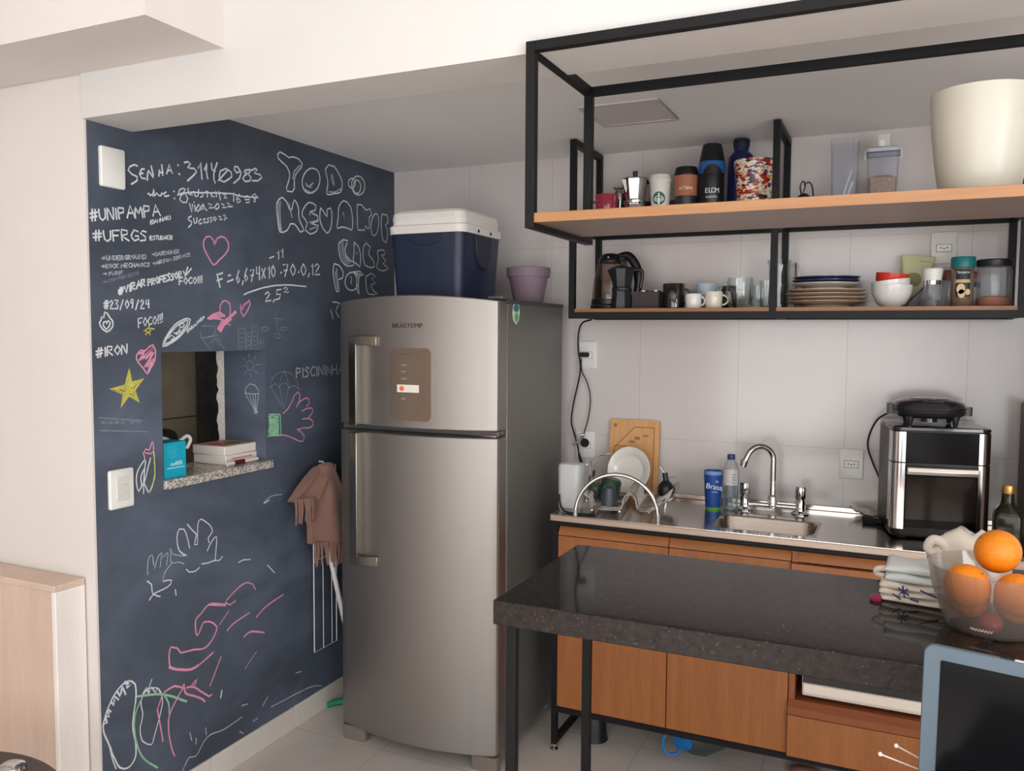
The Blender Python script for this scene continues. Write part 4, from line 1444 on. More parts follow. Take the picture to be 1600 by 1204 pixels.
LIL = mat('lilac_clay_plastic', (128, 108, 120), 0.55)
t = thing('flower_pot', 'empty lilac flower pot on the refrigerator beside the cool box', 'pot', (0.755, -0.245, 1.6125))
MB().lathe([(0.054, 0), (0.056, 0.002), (0.074, 0.098), (0.082, 0.098), (0.084, 0.132), (0.080, 0.134), (0.076, 0.126), (0.070, 0.096), (0.052, 0.010)], cap1=True).fin('pot', LIL, t)

# ------------------------------------------------------------------ beside the refrigerator
t = thing('clothes_airer', 'folded white wire clothes airer hanging against the chalkboard wall', 'clothes airer', (0.022, -0.545, 0.26))
WIRE = mat('white_coated_wire', (222, 222, 222), 0.4)
fr1 = [(0, -0.067, 0), (0, -0.067, 0.715), (0, 0.075, 0.715), (0, 0.075, 0.0)]
MB().tube(fr1, 0.0024, 8, True).fin('frame', WIRE, t)
for y in (-0.010, 0.045):
    MB().rod((0, y, 0), (0, y, 0.715), 0.0017).fin('rod', WIRE, t)
for z in (0.36, 0.66):
    MB().rod((0, -0.067, z), (0, 0.075, z), 0.0024).fin('cross_wire', WIRE, t)
MB().tube([(-0.022, 0.0, 0.735), (-0.004, 0.0, 0.735), (0.006, 0.0, 0.722), (0.004, 0.0, 0.712)], 0.003, 8).fin('wall_hook', WIRE, t)

# brown fringed throw draped over the airer
THROW = mat('brown_woven_wool', (124, 92, 80), 0.95, noise=0.25, nscale=260, sheen=0.3)
t = thing('fringed_throw', 'brown fringed throw draped over the white airer', 'throw', (0.055, -0.60, 0.66))
b = MB()
rows = 22
secs = []
for i in range(rows):
    k = i / (rows - 1)
    z = 0.335 - 0.105 * k
    yl = -0.050 - 0.160 * k ** 0.75
    yr = -0.020 + 0.05 * k
    ring = []
    m = 26
    for j in range(m + 1):
        u = j / m
        y = yl + (yr - yl) * u
        x = 0.028 + 0.040 * math.sin(PI * u) * (0.5 + 0.5 * min(1, k * 3)) + 0.012 * math.sin(u * 15 + 2 * k) * min(1, k * 3)
        ring.append((x, y, z))
    for j in range(m, -1, -1):
        u = j / m
        ring.append((0.006, yl + (yr - yl) * u, z))
    secs.append(ring)
b.loft(secs)
for i in range(rows):
    pass
main = b.fin('cloth', THROW, t, sharp=80)
b = MB()
secs = []
for i in range(rows):
    k = i / (rows - 1)
    z = 0.345 - 0.285 * k
    yl = -0.055 - 0.070 * min(1, k * 1.6)
    yr = 0.000 + 0.110 * min(1, k * 1.5)
    m = 24
    ring = []
    for j in range(m + 1):
        u = j / m
        y = yl + (yr - yl) * u
        x = 0.050 + 0.042 * math.sin(PI * u) * (0.4 + 0.6 * min(1, k * 3)) + 0.010 * math.sin(u * 11 - 3 * k) * min(1, k * 3)
        ring.append((x, y, z - 0.03 * u * k))
    for j in range(m, -1, -1):
        u = j / m
        ring.append((0.026, yl + (yr - yl) * u, z - 0.03 * u * k))
    secs.append(ring)
b.loft(secs)
b.fin('cloth_fold', THROW, t, sharp=80)
rnd = random.Random(11)


def tassels(y0, y1, z, x, n, ln, dz):
    for i in range(n):
        u = i / (n - 1)
        y = y0 + (y1 - y0) * u
        zz = z + dz * u
        xx = x + 0.03 * math.sin(PI * u)
        sway = rnd.uniform(-0.01, 0.01)
        for s in (-1, 1):
            pass
        q = spline([(xx, y, zz + 0.008), (xx + 0.004, y + sway * 0.5, zz - ln * 0.4), (xx + rnd.uniform(-.004, .006), y + sway, zz - ln * rnd.uniform(0.85, 1.1))], 4)
        MB().tube(q, 0.0055, 7, r_end=0.0035).fin('tassel', THROW, t)


tassels(-0.206, -0.105, 0.232, 0.042, 13, 0.080, 0.0)
tassels(-0.124, 0.085, 0.060, 0.060, 18, 0.080, -0.03)
t = thing('mop_pole', 'white mop pole leaning beside the refrigerator', 'pole', (0.185, -0.525, 0))
MB().rod((0, 0, 0.05), (-0.072, -0.125, 0.715), 0.0095).fin('pole', mat('white_lacquer', (212, 208, 206), 0.35), t)
MB().rod((0.0017, 0.003, 0.030), (-0.026, -0.044, 0.30), 0.0105).fin('sleeve', mat('grey_white_lacquer', (196, 192, 190), 0.4), t)
MB().box(-0.025, 0.025, -0.012, 0.012, 0.0, 0.055).fin('mop_socket', mat('grey_plastic', (120, 120, 122), 0.5), t, bevel=0.004)
TEAL = mat('teal_green_plastic', (40, 150, 118), 0.4)
o = MB().tube(spline([(0.012, -0.522, 0.012), (0.030, -0.490, 0.013), (0.070, -0.450, 0.013), (0.12, -0.42, 0.013)], 5), 0.011, 10).fin('brush_handle', TEAL)
tag(o, 'teal green brush handle lying on the floor by the refrigerator', 'brush')

# ------------------------------------------------------------------ on the granite ledge
AQUA = mat('turquoise_card', (20, 168, 196), 0.45)
t = thing('turquoise_box', 'turquoise printed carton at the near end of the granite ledge', 'box', (-0.050, -1.247, 1.0402))
MB().box(-0.036, 0.036, -0.044, 0.044, 0, 0.112).fin('carton', AQUA, t, bevel=0.0015)
MB().box(0.0360, 0.0366, -0.034, 0.036, 0.030, 0.033).fin('printed_line', mat('pale_print', (168, 222, 232), 0.5), t)
for k in range(5):
    MB().box(0.0360, 0.0366, -0.034, 0.012 - 0.006 * (k % 3), 0.066 + k * 0.0075, 0.0676 + k * 0.0075).fin('printed_line', mat('dim_print', (92, 190, 210), 0.5), t)
lettering('box_print', 'ooBEB', 0.017, mat('white_print', (226, 238, 240), 0.5), t, (0.0364, 0.004, 0.044), (PI / 2, 0, PI / 2), 0.0002)
t = thing('black_pouch', 'black pouch with white trim behind the turquoise carton', 'pouch', (-0.150, -1.165, 1.0402))
MB().loft([[(x, -0.085 * s, 0), (x, 0.01, 0), (x, 0.052, 0.045), (x, 0.030, 0.135 * s), (x, -0.085 * s, 0.155 * s), (x, -0.12 * s, 0.10)] for x, s in ((-0.03, 0.9), (0, 1.0), (0.03, 0.93))]).fin('body', mat('black_fabric', (14, 14, 16), 0.9), t, bevel=0.008)
MB().tube(spline([(0.036, -0.10, 0.085), (0.038, -0.06, 0.112), (0.038, -0.02, 0.105), (0.036, 0.01, 0.075)], 6), 0.007, 10).fin('trim', WHTP, t)
MB().tube(spline([(0.036, 0.0, 0.080), (0.050, 0.030, 0.104), (0.052, 0.050, 0.112), (0.055, 0.060, 0.098), (0.052, 0.045, 0.070)], 6), 0.006, 10).fin('strap', WHTP, t)
# two boxed books
BKW = mat('white_card', (226, 218, 210), 0.55)
for z, lab, dx, w, h in ((1.0402, 'white boxed book on the granite ledge, under another book', 0.0, 0.086, 0.032), (1.0727, 'white book with a colourful cover, topmost on the granite ledge', -0.004, 0.086, 0.031)):
    t = thing('boxed_book', lab, 'book', (-0.118 + dx, -0.920, z), 0.0)
    MB().box(-0.074, 0.074, -w + 0.008, w, 0, h).fin('body', BKW, t, bevel=0.003)
    if h < 0.032:
        MB().box(-0.066, 0.066, -w + 0.016, w - 0.008, h, h + 0.0006).fin('cover_print', m_plaster('mixed_cover_print', (196, 110, 116), (206, 178, 140), 14, 0.5), t)
        MB().box(-0.005, 0.040, 0.0, 0.045, h + 0.0006, h + 0.0010).fin('cover_green', mat('green_print', (62, 132, 84), 0.5), t)
        MB().box(-0.02, 0.045, -0.060, -0.012, h + 0.0006, h + 0.0010).fin('cover_red', mat('rose_print', (196, 74, 92), 0.5), t)
    else:
        MB().box(0.0738, 0.0744, -0.05, 0.05, 0.018, 0.021).fin('spine_print', mat('rose_print', (196, 74, 92), 0.5), t)
t = thing('marker_pen', 'pale marker pen lying before the two white books', 'pen', (-0.024, -0.943, 1.0482))
Mx = Matrix.Rotation(-PI / 2, 4, 'X')
MB().cyl(0, 0, -0.070, 0.062, 0.0075, seg=16, M=Mx).fin('barrel', mat('pale_pink_plastic', (232, 214, 208), 0.4), t)
MB().cyl(0, 0, 0.0, 0.050, 0.0077, seg=16, M=Mx @ Matrix.Translation((0, 0, -0.04))).fin('band', mat('dark_red_plastic', (92, 26, 34), 0.4), t)
MB().cyl(0, 0, 0.062, 0.080, 0.0070, 0.0055, seg=16, M=Mx).fin('cap', WHTP, t)

# ================================================================== base cabinets, steel frame and sink top
t = thing('steel_cabinet_frame', 'black steel frame carrying the oak base cabinets', 'frame', (0.955, -0.44, 0))
for y in (0.0, 0.40):
    MB().box(-0.010, 0.010, y - 0.010, y + 0.010, 0.022, 0.846).fin('post', BLK, t)
    f = MB().lathe([(0.014, 0.0), (0.015, 0.003), (0.010, 0.007), (0.006, 0.010), (0.006, 0.022)], 0, y, seg=20).fin('levelling_foot', CHROME, t)
    MB().box(1.505, 1.525, y - 0.010, y + 0.010, 0.0, 0.846).fin('post', BLK, t)
MB().box(0.010, 1.505, -0.010, 0.010, 0.823, 0.846).fin('top_rail', BLK, t)
MB().box(0.010, 1.505, -0.010, 0.010, 0.143, 0.164).fin('bottom_rail', BLK, t)
MB().box(0.010, 1.505, 0.39, 0.41, 0.143, 0.164).fin('bottom_rail', BLK, t)
MB().box(-0.010, 0.010, 0.010, 0.39, 0.022, 0.042).fin('floor_rail', BLK, t)
MB().box(-0.010, 0.010, 0.010, 0.39, 0.826, 0.846).fin('side_rail', BLK, t)


def rail_profile(z):
    return [(-0.425, z + 0.028), (-0.434, z + 0.028), (-0.4515, z + 0.003), (-0.4515, z), (-0.425, z)]


t = thing('base_cabinet', 'oak base cabinet with two plain doors under the dish rack', 'cabinet', (0.967, 0, 0.165))
CARC = mat('cabinet_carcass_brown', (110, 66, 38), 0.6)
b = MB()
b.box(0.0, 0.016, -0.4275, -0.025, 0.0005, 0.655).box(0.771, 0.787, -0.4275, -0.025, 0.0005, 0.655)
b.box(0.016, 0.771, -0.4275, -0.025, 0.0005, 0.016).box(0.016, 0.771, -0.035, -0.025, 0.016, 0.655)
b.fin('body', CARC, t)
for x0, x1 in ((0.0, 0.3945), (0.3975, 0.7870)):
    d = MB().box(x0, x1, -0.451, -0.429, 0.001, 0.6205).fin('door', DOORW, t, bevel=0.001)
    MB().prism(rail_profile(0.6235), 'x', x0, x1).fin('finger_rail', RAILW, d)
t = thing('drawer_cabinet', 'oak drawer cabinet with an open niche around the microwave', 'cabinet', (1.757, 0, 0.165))
NICHE = wood('niche_oak', (120, 66, 34), (150, 88, 48), 'y')
MB().box(0.0, 0.018, -0.449, -0.025, 0.0005, 0.655).fin('side_panel', NICHE, t)
MB().box(0.672, 0.690, -0.449, -0.025, 0.0005, 0.655).fin('side_panel', NICHE, t)
MB().box(0.018, 0.672, -0.045, -0.025, 0.0005, 0.655).fin('back_panel', CARC, t)
MB().box(0.018, 0.672, -0.425, -0.045, 0.160, 0.178).fin('niche_floor', NICHE, t)
MB().box(0.018, 0.672, -0.425, -0.045, 0.46, 0.478).fin('niche_top', NICHE, t)
d = MB().box(0.0, 0.690, -0.470, -0.4495, 0.001, 0.1345).fin('drawer', DOORW, t, bevel=0.001)
MB().prism([(-0.425, 0.180), (-0.452, 0.180), (-0.470, 0.160), (-0.470, 0.137), (-0.425, 0.137)], 'x', 0.0, 0.690).fin('finger_rail', wood('shaded_oak_rail', (120, 62, 30), (146, 80, 42), 'x'), d)  # lower rail: darker oak, its shadow painted into the wood colour
d = MB().box(0.0, 0.690, -0.470, -0.4495, 0.462, 0.6205).fin('drawer', DOORW, t, bevel=0.001)
MB().prism(rail_profile(0.6235), 'x', 0.0, 0.690).fin('finger_rail', RAILW, d)

t = thing('microwave', 'white microwave with a black glass front in the cabinet niche', 'microwave', (2.045, -0.25, 0.3437))
MB().box(-0.250, 0.250, -0.185, 0.17, 0.012, 0.118).fin('body', mat('microwave_white', (224, 214, 202), 0.4), t, bevel=0.006)
MB().loft([rrect(0.25, 0.185, 0.012, 0.069, 0, 0)[:] for _ in range(1)] + [rrect(0.25, 0.185, 0.012, 0.069, 0, 0)]) if False else None
MB().box(-0.247, 0.247, -0.1925, -0.184, 0.0580, 0.117).fin('front_glass', mat('black_microwave_glass', (26, 24, 25), 0.12, coat=0.5), t, bevel=0.002)
MB().box(-0.247, 0.247, -0.1925, -0.184, 0.022, 0.0555).fin('front_frame', mat('microwave_frame_white', (226, 214, 200), 0.4), t, bevel=0.004)
for x in (-0.21, 0.21):
    for y in (-0.15, 0.13):
        MB().cyl(x, y, 0, 0.013, 0.012).fin('foot', RUB, t)

t = thing('sink_worktop', 'stainless steel sink worktop with one basin', 'worktop', (0.955, 0, 0))
TZ, BX, BY, HX, HY = 0.869, 0.702, -0.330, 0.160, 0.108
WT = brushed('worktop_steel', (216, 208, 202), 0.16, 'x')
b = MB()
X1 = 1.535
b.box(0, BX - HX - .01, -0.490, 0.0, TZ - 0.003, TZ).box(BX + HX + .01, X1, -0.490, 0.0, TZ - 0.003, TZ)
b.box(BX - HX - .01, BX + HX + .01, -0.490, BY - HY - .01, TZ - 0.003, TZ).box(BX - HX - .01, BX + HX + .01, BY + HY + .01, 0.0, TZ - 0.003, TZ)
b.fin('top_sheet', WT, t)
b = MB()
b.prism([(-0.490, TZ - 0.003), (-0.494, TZ - 0.003), (-0.4955, TZ - 0.006), (-0.4955, TZ - 0.021), (-0.490, TZ - 0.023), (-0.486, TZ - 0.022)], 'x', 0, X1)
b.box(-0.003, 0.0, -0.490, 0.0, TZ - 0.022, TZ - 0.001)
b.fin('front_edge', brushed('bright_worktop_edge', (178, 160, 146), 0.5, 'x'), t, sharp=50)
MB().box(0, X1, -0.012, -0.0005, TZ, TZ + 0.018).fin('upstand', WT, t, bevel=0.002)
b = MB().loft([rrect(HX + .01, HY + .01, .0006, TZ, BX, BY), rrect(HX, HY, .05, TZ, BX, BY), rrect(HX - .004, HY - .004, .048, TZ - .006, BX, BY), rrect(HX - .012, HY - .012, .045, TZ - .12, BX, BY), rrect(HX - .03, HY - .03, .04, TZ - .138, BX, BY), rrect(.03, .03, .0299, TZ - .142, BX, BY)], cap0=False)
b.fin('basin', brushed('basin_steel', (176, 166, 156), 0.28, 'x'), t, sharp=50)
MB().lathe([(0.030, 0), (0.030, 0.002), (0.024, 0.003), (0.005, 0.002)], BX, BY, TZ - .142, 24).fin('drain', CHROME, t)
for x in (0.602, 0.704, 0.798):
    MB().lathe([(0.0055, 0), (0.005, 0.003), (0.001, 0.004)], x, -0.478, TZ, 14).fin('rim_clip', CHROME, t)
MB().box(0, X1, -0.485, -0.005, TZ - 0.022, TZ - 0.0032).fin('substrate', mat('worktop_substrate', (60, 52, 48), 0.7), t) if False else None

# mixer tap
t = thing('mixer_tap', 'chrome bridge mixer tap with a swan neck over the sink', 'tap', (1.650, -0.105, Z_COUNTER))
neck = [(0, 0, 0.045), (0, 0, 0.165)] + [(-0.042 + 0.042 * math.cos(a), -0.03 * (1 - math.cos(a)), 0.185 + 0.050 * math.sin(a)) for a in [PI * k / 12 for k in range(0, 13)]][0:11] + [(-0.090, -0.066, 0.180)]
MB().tube(spline(neck, 3), 0.0105, 14).fin('spout', CHROME, t)
MB().cyl(0, 0, 0, 0.024, 0.0135, 0.0115, M=Matrix.Translation((-0.089, -0.065, 0.188)) @ Matrix.Rotation(PI + 0.25, 4, 'Y')).fin('aerator', CHROME, t)
MB().lathe([(0.012, 0.0), (0.0165, 0.003), (0.0165, 0.040), (0.013, 0.046), (0.010, 0.05)], 0, 0, 0.012, 24).fin('collar', CHROME, t)
MB().rod((-0.095, 0, 0.022), (0.095, 0, 0.022), 0.0085, seg=14).fin('bridge', CHROME, t)
for x in (-0.096, 0.094):
    h = MB().lathe([(0.030, 0), (0.031, 0.004), (0.018, 0.012), (0.0165, 0.018), (0.0165, 0.050), (0.0145, 0.052)], x, 0, 0, 28).fin('valve_body', CHROME, t)
    b = MB()
    n = 30
    rings = []
    for r, z in ((0.0165, 0.053), (0.0195, 0.056), (0.0200, 0.092), (0.0175, 0.0975), (0.004, 0.098)):
        rings.append([(x + (r * (1 - 0.10 * (0.5 + 0.5 * math.cos(6 * 2 * PI * i / n)) * (r > .01))) * math.cos(2 * PI * i / n), (r * (1 - 0.10 * (0.5 + 0.5 * math.cos(6 * 2 * PI * i / n)) * (r > .01))) * math.sin(2 * PI * i / n), z) for i in range(n)])
    b.loft(rings).fin('knob', CHROME, h, sharp=50)

# ------------------------------------------------------------------ dish rack and what dries in it
RKX, RKY, RKA = 1.150, -0.285, 0.17
t = thing('dish_rack', 'chrome wire dish rack with two arched legs on the steel worktop', 'dish rack', (RKX, RKY, Z_COUNTER), RKA)
for y in (-0.165,):
    MB().tube([(0.142 * math.cos(a), y, 0.007 + 0.142 * math.sin(a)) for a in [PI - PI * k / 28 for k in range(29)]], 0.0068, 12).fin('arched_leg', CHROME, t)
    for x in (-0.142, 0.142):
        MB().cyl(x, y, 0.0, 0.020, 0.0082).fin('foot', mat('grey_foot_cap', (176, 174, 170), 0.3, 0.6), t)
for x in (-0.142, 0.142):
    MB().tube([(x, 0.175, 0.008), (x * 0.96, 0.172, 0.040), (x * 0.80, 0.160, 0.052)], 0.0068, 12).fin('rear_leg', CHROME, t)
prof = [(-0.104, 0.070), (-0.098, 0.062), (-0.090, 0.030), (-0.086, 0.022), (0.010, 0.022), (0.016, 0.030), (0.020, 0.062), (0.032, 0.076), (0.050, 0.078), (0.062, 0.062), (0.068, 0.034), (0.080, 0.024), (0.110, 0.024), (0.130, 0.034), (0.178, 0.072)]
for k in range(15):
    y = -0.150 + 0.305 * k / 14
    MB().tube([(x, y, z) for x, z in prof], 0.0017, 6).fin('wire', CHROME, t)
for x, z in ((-0.086, 0.0205), (0.010, 0.0205), (0.110, 0.0225)):
    MB().rod((x, -0.152, z - 0.002), (x, 0.158, z - 0.002), 0.0026, seg=8).fin('long_wire', CHROME, t)
RIM = brushed('rim_strip_steel', (170, 166, 160), 0.25, 'x')
b = MB()
b.loft([[(0.176, y, 0.067), (0.190, y, 0.078), (0.189, y, 0.0795), (0.175, y, 0.0685)] for y in (-0.165, 0.170)])
b.fin('rim', RIM, t)
b = MB()
b.loft([[(-0.102, y, 0.068), (-0.112, y, 0.076), (-0.111, y, 0.0775), (-0.101, y, 0.0695)] for y in (-0.165, 0.170)])
b.fin('rim', RIM, t)
# cutlery basket hooked on the rim
for k in range(9):
    y = -0.070 + 0.021 * k
    MB().tube([(-0.118, y, 0.165), (-0.119, y, 0.030), (-0.150, y, 0.026)], 0.0020, 6).fin('basket_wire', CHROME, t)
for z in (0.165, 0.095, 0.036):
    MB().rod((-0.1185, -0.078, z), (-0.1185, 0.108, z), 0.0022, seg=8).fin('basket_rim', CHROME, t)
MB().tube([(-0.1185, 0.108, 0.165), (-0.095, 0.125, 0.172), (-0.060, 0.135, 0.178)], 0.0024, 8).fin('basket_hook', CHROME, t)

MP = Matrix.Translation((1.128, -0.125, Z_COUNTER + 0.113)) @ Matrix.Rotation(-0.16, 4, 'Z') @ Matrix.Rotation(PI / 2 - 0.24, 4, 'X')
t = thing('dinner_plate', 'white dinner plate standing upright in the dish rack', 'plate', (0, 0, 0))
MB().lathe([(0.002, -0.010), (0.050, -0.010), (0.058, -0.003), (0.087, 0.010), (0.0885, 0.012), (0.087, 0.0135), (0.0845, 0.0125), (0.066, 0.006), (0.062, 0.003), (0.055, -0.004), (0.050, -0.006), (0.002, -0.006)], seg=56, M=MP).fin('plate', mat('plate_white', (232, 228, 220), 0.15, coat=0.4), t)
t = thing('green_cup', 'dark green cup lying upside down in the dish rack', 'cup', (1.095, -0.300, Z_COUNTER + 0.026), 0.3)
MB().lathe([(0.040, 0.0), (0.041, 0.004), (0.036, 0.072), (0.030, 0.080), (0.004, 0.081)], M=Matrix.Translation((0, 0.02, 0)) @ Matrix.Rotation(0.25, 4, 'Y')).fin('cup', mat('dark_green_plastic', (42, 70, 54), 0.45), t)
MB().tube(spline([(-0.020, -0.018, 0.062), (-0.050, -0.028, 0.055), (-0.052, -0.030, 0.020), (-0.030, -0.022, 0.012)], 5), 0.006, 10).fin('handle', mat('dark_green_plastic', (42, 70, 54), 0.45), t)
t = thing('grey_cup', 'dark grey cup turned over beside the green cup in the dish rack', 'cup', (1.128, -0.375, Z_COUNTER + 0.026))
MB().lathe([(0.026, 0.0), (0.029, 0.002), (0.028, 0.030), (0.022, 0.062), (0.012, 0.070), (0.002, 0.071)]).fin('cup', mat('slate_grey_plastic', (58, 66, 76), 0.4), t)
t = thing('black_strainer', 'black handled tea strainer at the end of the dish rack', 'strainer', (1.285, -0.190, Z_COUNTER + 0.036), 0.2)
MB().tube([(0.0, 0.0, 0.055), (-0.005, 0.004, 0.088)], 0.010, 10).fin('neck', BLKP, t)
MB().lathe([(0.010, 0.0), (0.027, 0.006), (0.030, 0.022), (0.026, 0.045), (0.012, 0.060), (0.002, 0.062)], 0, 0, 0, 24).fin('bowl', BLKP, t)
MB().tube([(-0.005, 0.004, 0.085), (-0.024, 0.012, 0.108)], 0.0032, 8).fin('steel_shaft', CHROME, t)
MB().tube([(0.024 + 0.022 * math.cos(a), 0.0, 0.045 + 0.030 * math.sin(a)) for a in [2 * PI * k / 20 for k in range(20)]], 0.0014, 6, True).fin('wire_loop', CHROME, t)
t = thing('cutlery_holder', 'tall frosted plastic cutlery holder at the fridge end of the dish rack', 'holder', (0.916, -0.225, 0))
t.location = (0.925, -0.235, 0)
t.location.z = 0
b = MB()
t.location = (0.990, -0.385, Z_COUNTER)
b.loft([rrect(0.040, 0.036, 0.018, 0.010), rrect(0.0425, 0.038, 0.02, 0.156), rrect(0.039, 0.035, 0.02, 0.166), rrect(0.03, 0.026, 0.02, 0.169)])
b.fin('body', FROST, t)
MB().loft([rrect(0.038, 0.034, 0.018, 0.0), rrect(0.038, 0.034, 0.018, 0.006)]).fin('base', FROST, t)
for k in (-1, 1):
    MB().box(k * 0.03 - 0.003, k * 0.03 + 0.003, -0.003, 0.003, 0.006, 0.011).fin('foot', FROST, t)
# cutting board leaning on the tiles
t = thing('cutting_board', 'bamboo cutting board leaning on the tiles behind the dish rack', 'cutting board', (1.115, -0.052, Z_COUNTER + 0.0005))
Mb = Matrix.Rotation(-0.115, 4, 'X')
b = MB()
pts2 = [(p[0], p[1]) for p in rrect(0.099, 0.148, 0.012, 0)]
b.loft([[(Mb @ Vector((x, y, z + 0.148))) for x, z in pts2] for y in (0.0, 0.016)])
b.fin('board', BAMBOO, t, sharp=40)
gm = mat('bamboo_groove', (150, 98, 54), 0.6)
for a, c in (((-0.079, 0.02), (-0.079, 0.185)), ((-0.079, 0.185), (-0.072, 0.192)), ((-0.072, 0.192), (0.0, 0.268)), ((0.0, 0.268), (0.079, 0.268)), ((0.079, 0.268), (0.079, 0.02)), ((-0.079, 0.192), (-0.030, 0.192))):
    MB().tube([Mb @ Vector((a[0], -0.0002, a[1])), Mb @ Vector((c[0], -0.0002, c[1]))], 0.0016, 6).fin('groove', gm, t)
for x, z, w, h in ((-0.078, 0.272, 0.006, 0.007), (0.012, 0.225, 0.010, 0.006), (-0.008, 0.210, 0.012, 0.004), (0.045, 0.235, 0.012, 0.003)):
    MB().box(x - w, x + w, -0.0008, 0.0, z - h, z + h, M=Mb).fin('burn_mark', mat('bamboo_knot', (158, 106, 62), 0.6), t)

# ------------------------------------------------------------------ cups and bottles by the sink
t = thing('blue_tumbler', 'blue plastic tumbler with white script beside the sink', 'tumbler', (1.447, -0.145, Z_COUNTER))
BLU = mat('blue_plastic', (34, 74, 150), 0.4)
MB().lathe([(0.0272, 0.0075), (0.0335, 0.128), (0.0345, 0.137), (0.0335, 0.139), (0.031, 0.130), (0.025, 0.018)], cap0=False).fin('cup', BLU, t)
MB().lathe([(0.0262, 0.0), (0.0270, 0.002), (0.0273, 0.0075), (0.020, 0.0075)]).fin('base_band', mat('lime_green_plastic', (96, 178, 66), 0.4), t)
MB().lathe([(0.0338, 0.126), (0.0347, 0.137), (0.0337, 0.1395), (0.0315, 0.137)], cap0=False, cap1=False).fin('rim', mat('pale_blue_plastic', (110, 146, 196), 0.4), t)
WPR = mat('white_ink', (220, 228, 238), 0.5)
lettering('script', 'Brasa', 0.027, WPR, t, (0.010, -0.0318, 0.084), (PI / 2 - .05, 0.14, 0.35), 0.0003)
lettering('small_print', 'verao', 0.009, WPR, t, (0.012, -0.0305, 0.066), (PI / 2 - .05, 0, 0.35), 0.0003)
lettering('small_print', 'Eu', 0.010, WPR, t, (0.020, -0.0310, 0.104), (PI / 2 - .05, 0, 0.45), 0.0003)
t = thing('water_bottle', 'clear water bottle with a blue cap beside the blue tumbler', 'bottle', (1.510, -0.150, Z_COUNTER))
MB().lathe([(0.020, 0.0), (0.027, 0.006), (0.027, 0.030), (0.0255, 0.034), (0.027, 0.040), (0.027, 0.090), (0.0275, 0.094), (0.0275, 0.150), (0.022, 0.168), (0.0125, 0.182), (0.0120, 0.192)], cap1=False).fin('bottle', GLASSH, t)
MB().lathe([(0.0125, 0.184), (0.0140, 0.186), (0.0140, 0.200), (0.0125, 0.202), (0.002, 0.202)], seg=24).fin('cap', mat('navy_blue_cap', (44, 58, 118), 0.4), t)
b = MB()
n = 20
b.loft([[(0.0279 * math.cos(a), 0.0279 * math.sin(a), z) for z in (0.094, 0.150)] + [(0.0276 * math.cos(a), 0.0276 * math.sin(a), z) for z in (0.150, 0.094)] for a in [-2.6 + 2.2 * k / n for k in range(n + 1)]])
lb = b.fin('label', mat('silver_white_label', (196, 192, 190), 0.35), t, sharp=60)
for k in range(4):
    MB().tube([(0.0282 * math.cos(a), 0.0282 * math.sin(a), 0.104 + k * 0.010) for a in [-1.25 + 0.1 * j for j in range(5 + k % 2)]], 0.0012, 6).fin('label_print', mat('grey_ink', (110, 108, 116), 0.5), lb)
MB().lathe([(0.0264, 0.004), (0.0266, 0.088), (0.002, 0.088)]).fin('water', thin_glass('water', (226, 234, 236), 0.02), t)

# ------------------------------------------------------------------ oven, sandwich maker, cords, oil
OA = math.atan2(0.048, 0.282)
t = thing('air_fryer_oven', 'black air fryer oven with chrome corner columns on the worktop', 'oven', (2.148, -0.182, Z_COUNTER), OA)
OVB = mat('oven_black', (18, 17, 18), 0.3)
HXo, HYo = 0.1405, 0.140
MB().loft([rrect(HXo - 0.006, HYo - 0.006, 0.03, 0.006), rrect(HXo - 0.002, HYo - 0.002, 0.03, 0.016), rrect(HXo - 0.002, HYo - 0.002, 0.03, 0.335)]).fin('body', OVB, t)
MB().loft([rrect(HXo - 0.003, HYo - 0.003, 0.03, 0.334), rrect(HXo, HYo, 0.03, 0.338), rrect(HXo - 0.001, HYo - 0.001, 0.03, 0.3465), rrect(HXo - 0.008, HYo - 0.008, 0.026, 0.3485)]).fin('top_cover', mat('oven_top_black', (34, 33, 35), 0.18, coat=0.4), t)
COLM = brushed('oven_column_chrome', (232, 228, 226), 0.16, 'z')


def column(sx):
    b = MB()
    for z0, z1 in ((0.030, 0.2355), (0.2395, 0.333)):
        pts = []
        n = 10
        xo, xi, r = HXo, HXo - 0.038, 0.030
        outer = [(xi, -HYo)] + [(xo - r + r * math.sin(a), -HYo + r - r * math.cos(a)) for a in [PI / 2 * k / n for k in range(n + 1)]] + [(xo, -HYo + 0.06)]
        inner = [(xo - 0.004, -HYo + 0.06)] + [(xo - r + (r - .004) * math.sin(a), -HYo + r - (r - .004) * math.cos(a)) for a in [PI / 2 * (1 - k / n) for k in range(n + 1)]] + [(xi, -HYo + 0.004)]
        b.loft([[(sx * x, y, z) for x, y in outer + inner] for z in (z0, z1)])
    return b.fin('chrome_column', COLM, t, sharp=40)


column(-1), column(1)
MB().box(-0.101, 0.101, -HYo - 0.0015, -HYo + 0.004, 0.237, 0.333).fin('control_panel', BLKG, t, bevel=0.001)
d = MB().box(-0.101, 0.101, -HYo - 0.0015, -HYo + 0.004, 0.036, 0.228).fin('door', mat('oven_door_black', (14, 12, 12), 0.14, spec=0.1), t, bevel=0.001)
MB().box(-0.098, 0.098, -HYo - 0.0022, -HYo, 0.062, 0.196).fin('window', mat('smoked_glass', (38, 33, 30), 0.08, spec=0.2), d)
MB().loft([[(x, -HYo - 0.004, 0.203), (x, -HYo - 0.020, 0.204), (x, -HYo - 0.024, 0.214), (x, -HYo - 0.020, 0.2255), (x, -HYo - 0.004, 0.2270)] for x in (-0.098, 0.098)]).fin('handle', brushed('handle_bar_steel', (206, 197, 188), 0.32, 'x', 0.75), d, bevel=0.001)
MB().rod((-0.085, -HYo + 0.02, 0.168), (0.085, -HYo + 0.02, 0.168), 0.003).fin('shelf_wire', CHROME, d)
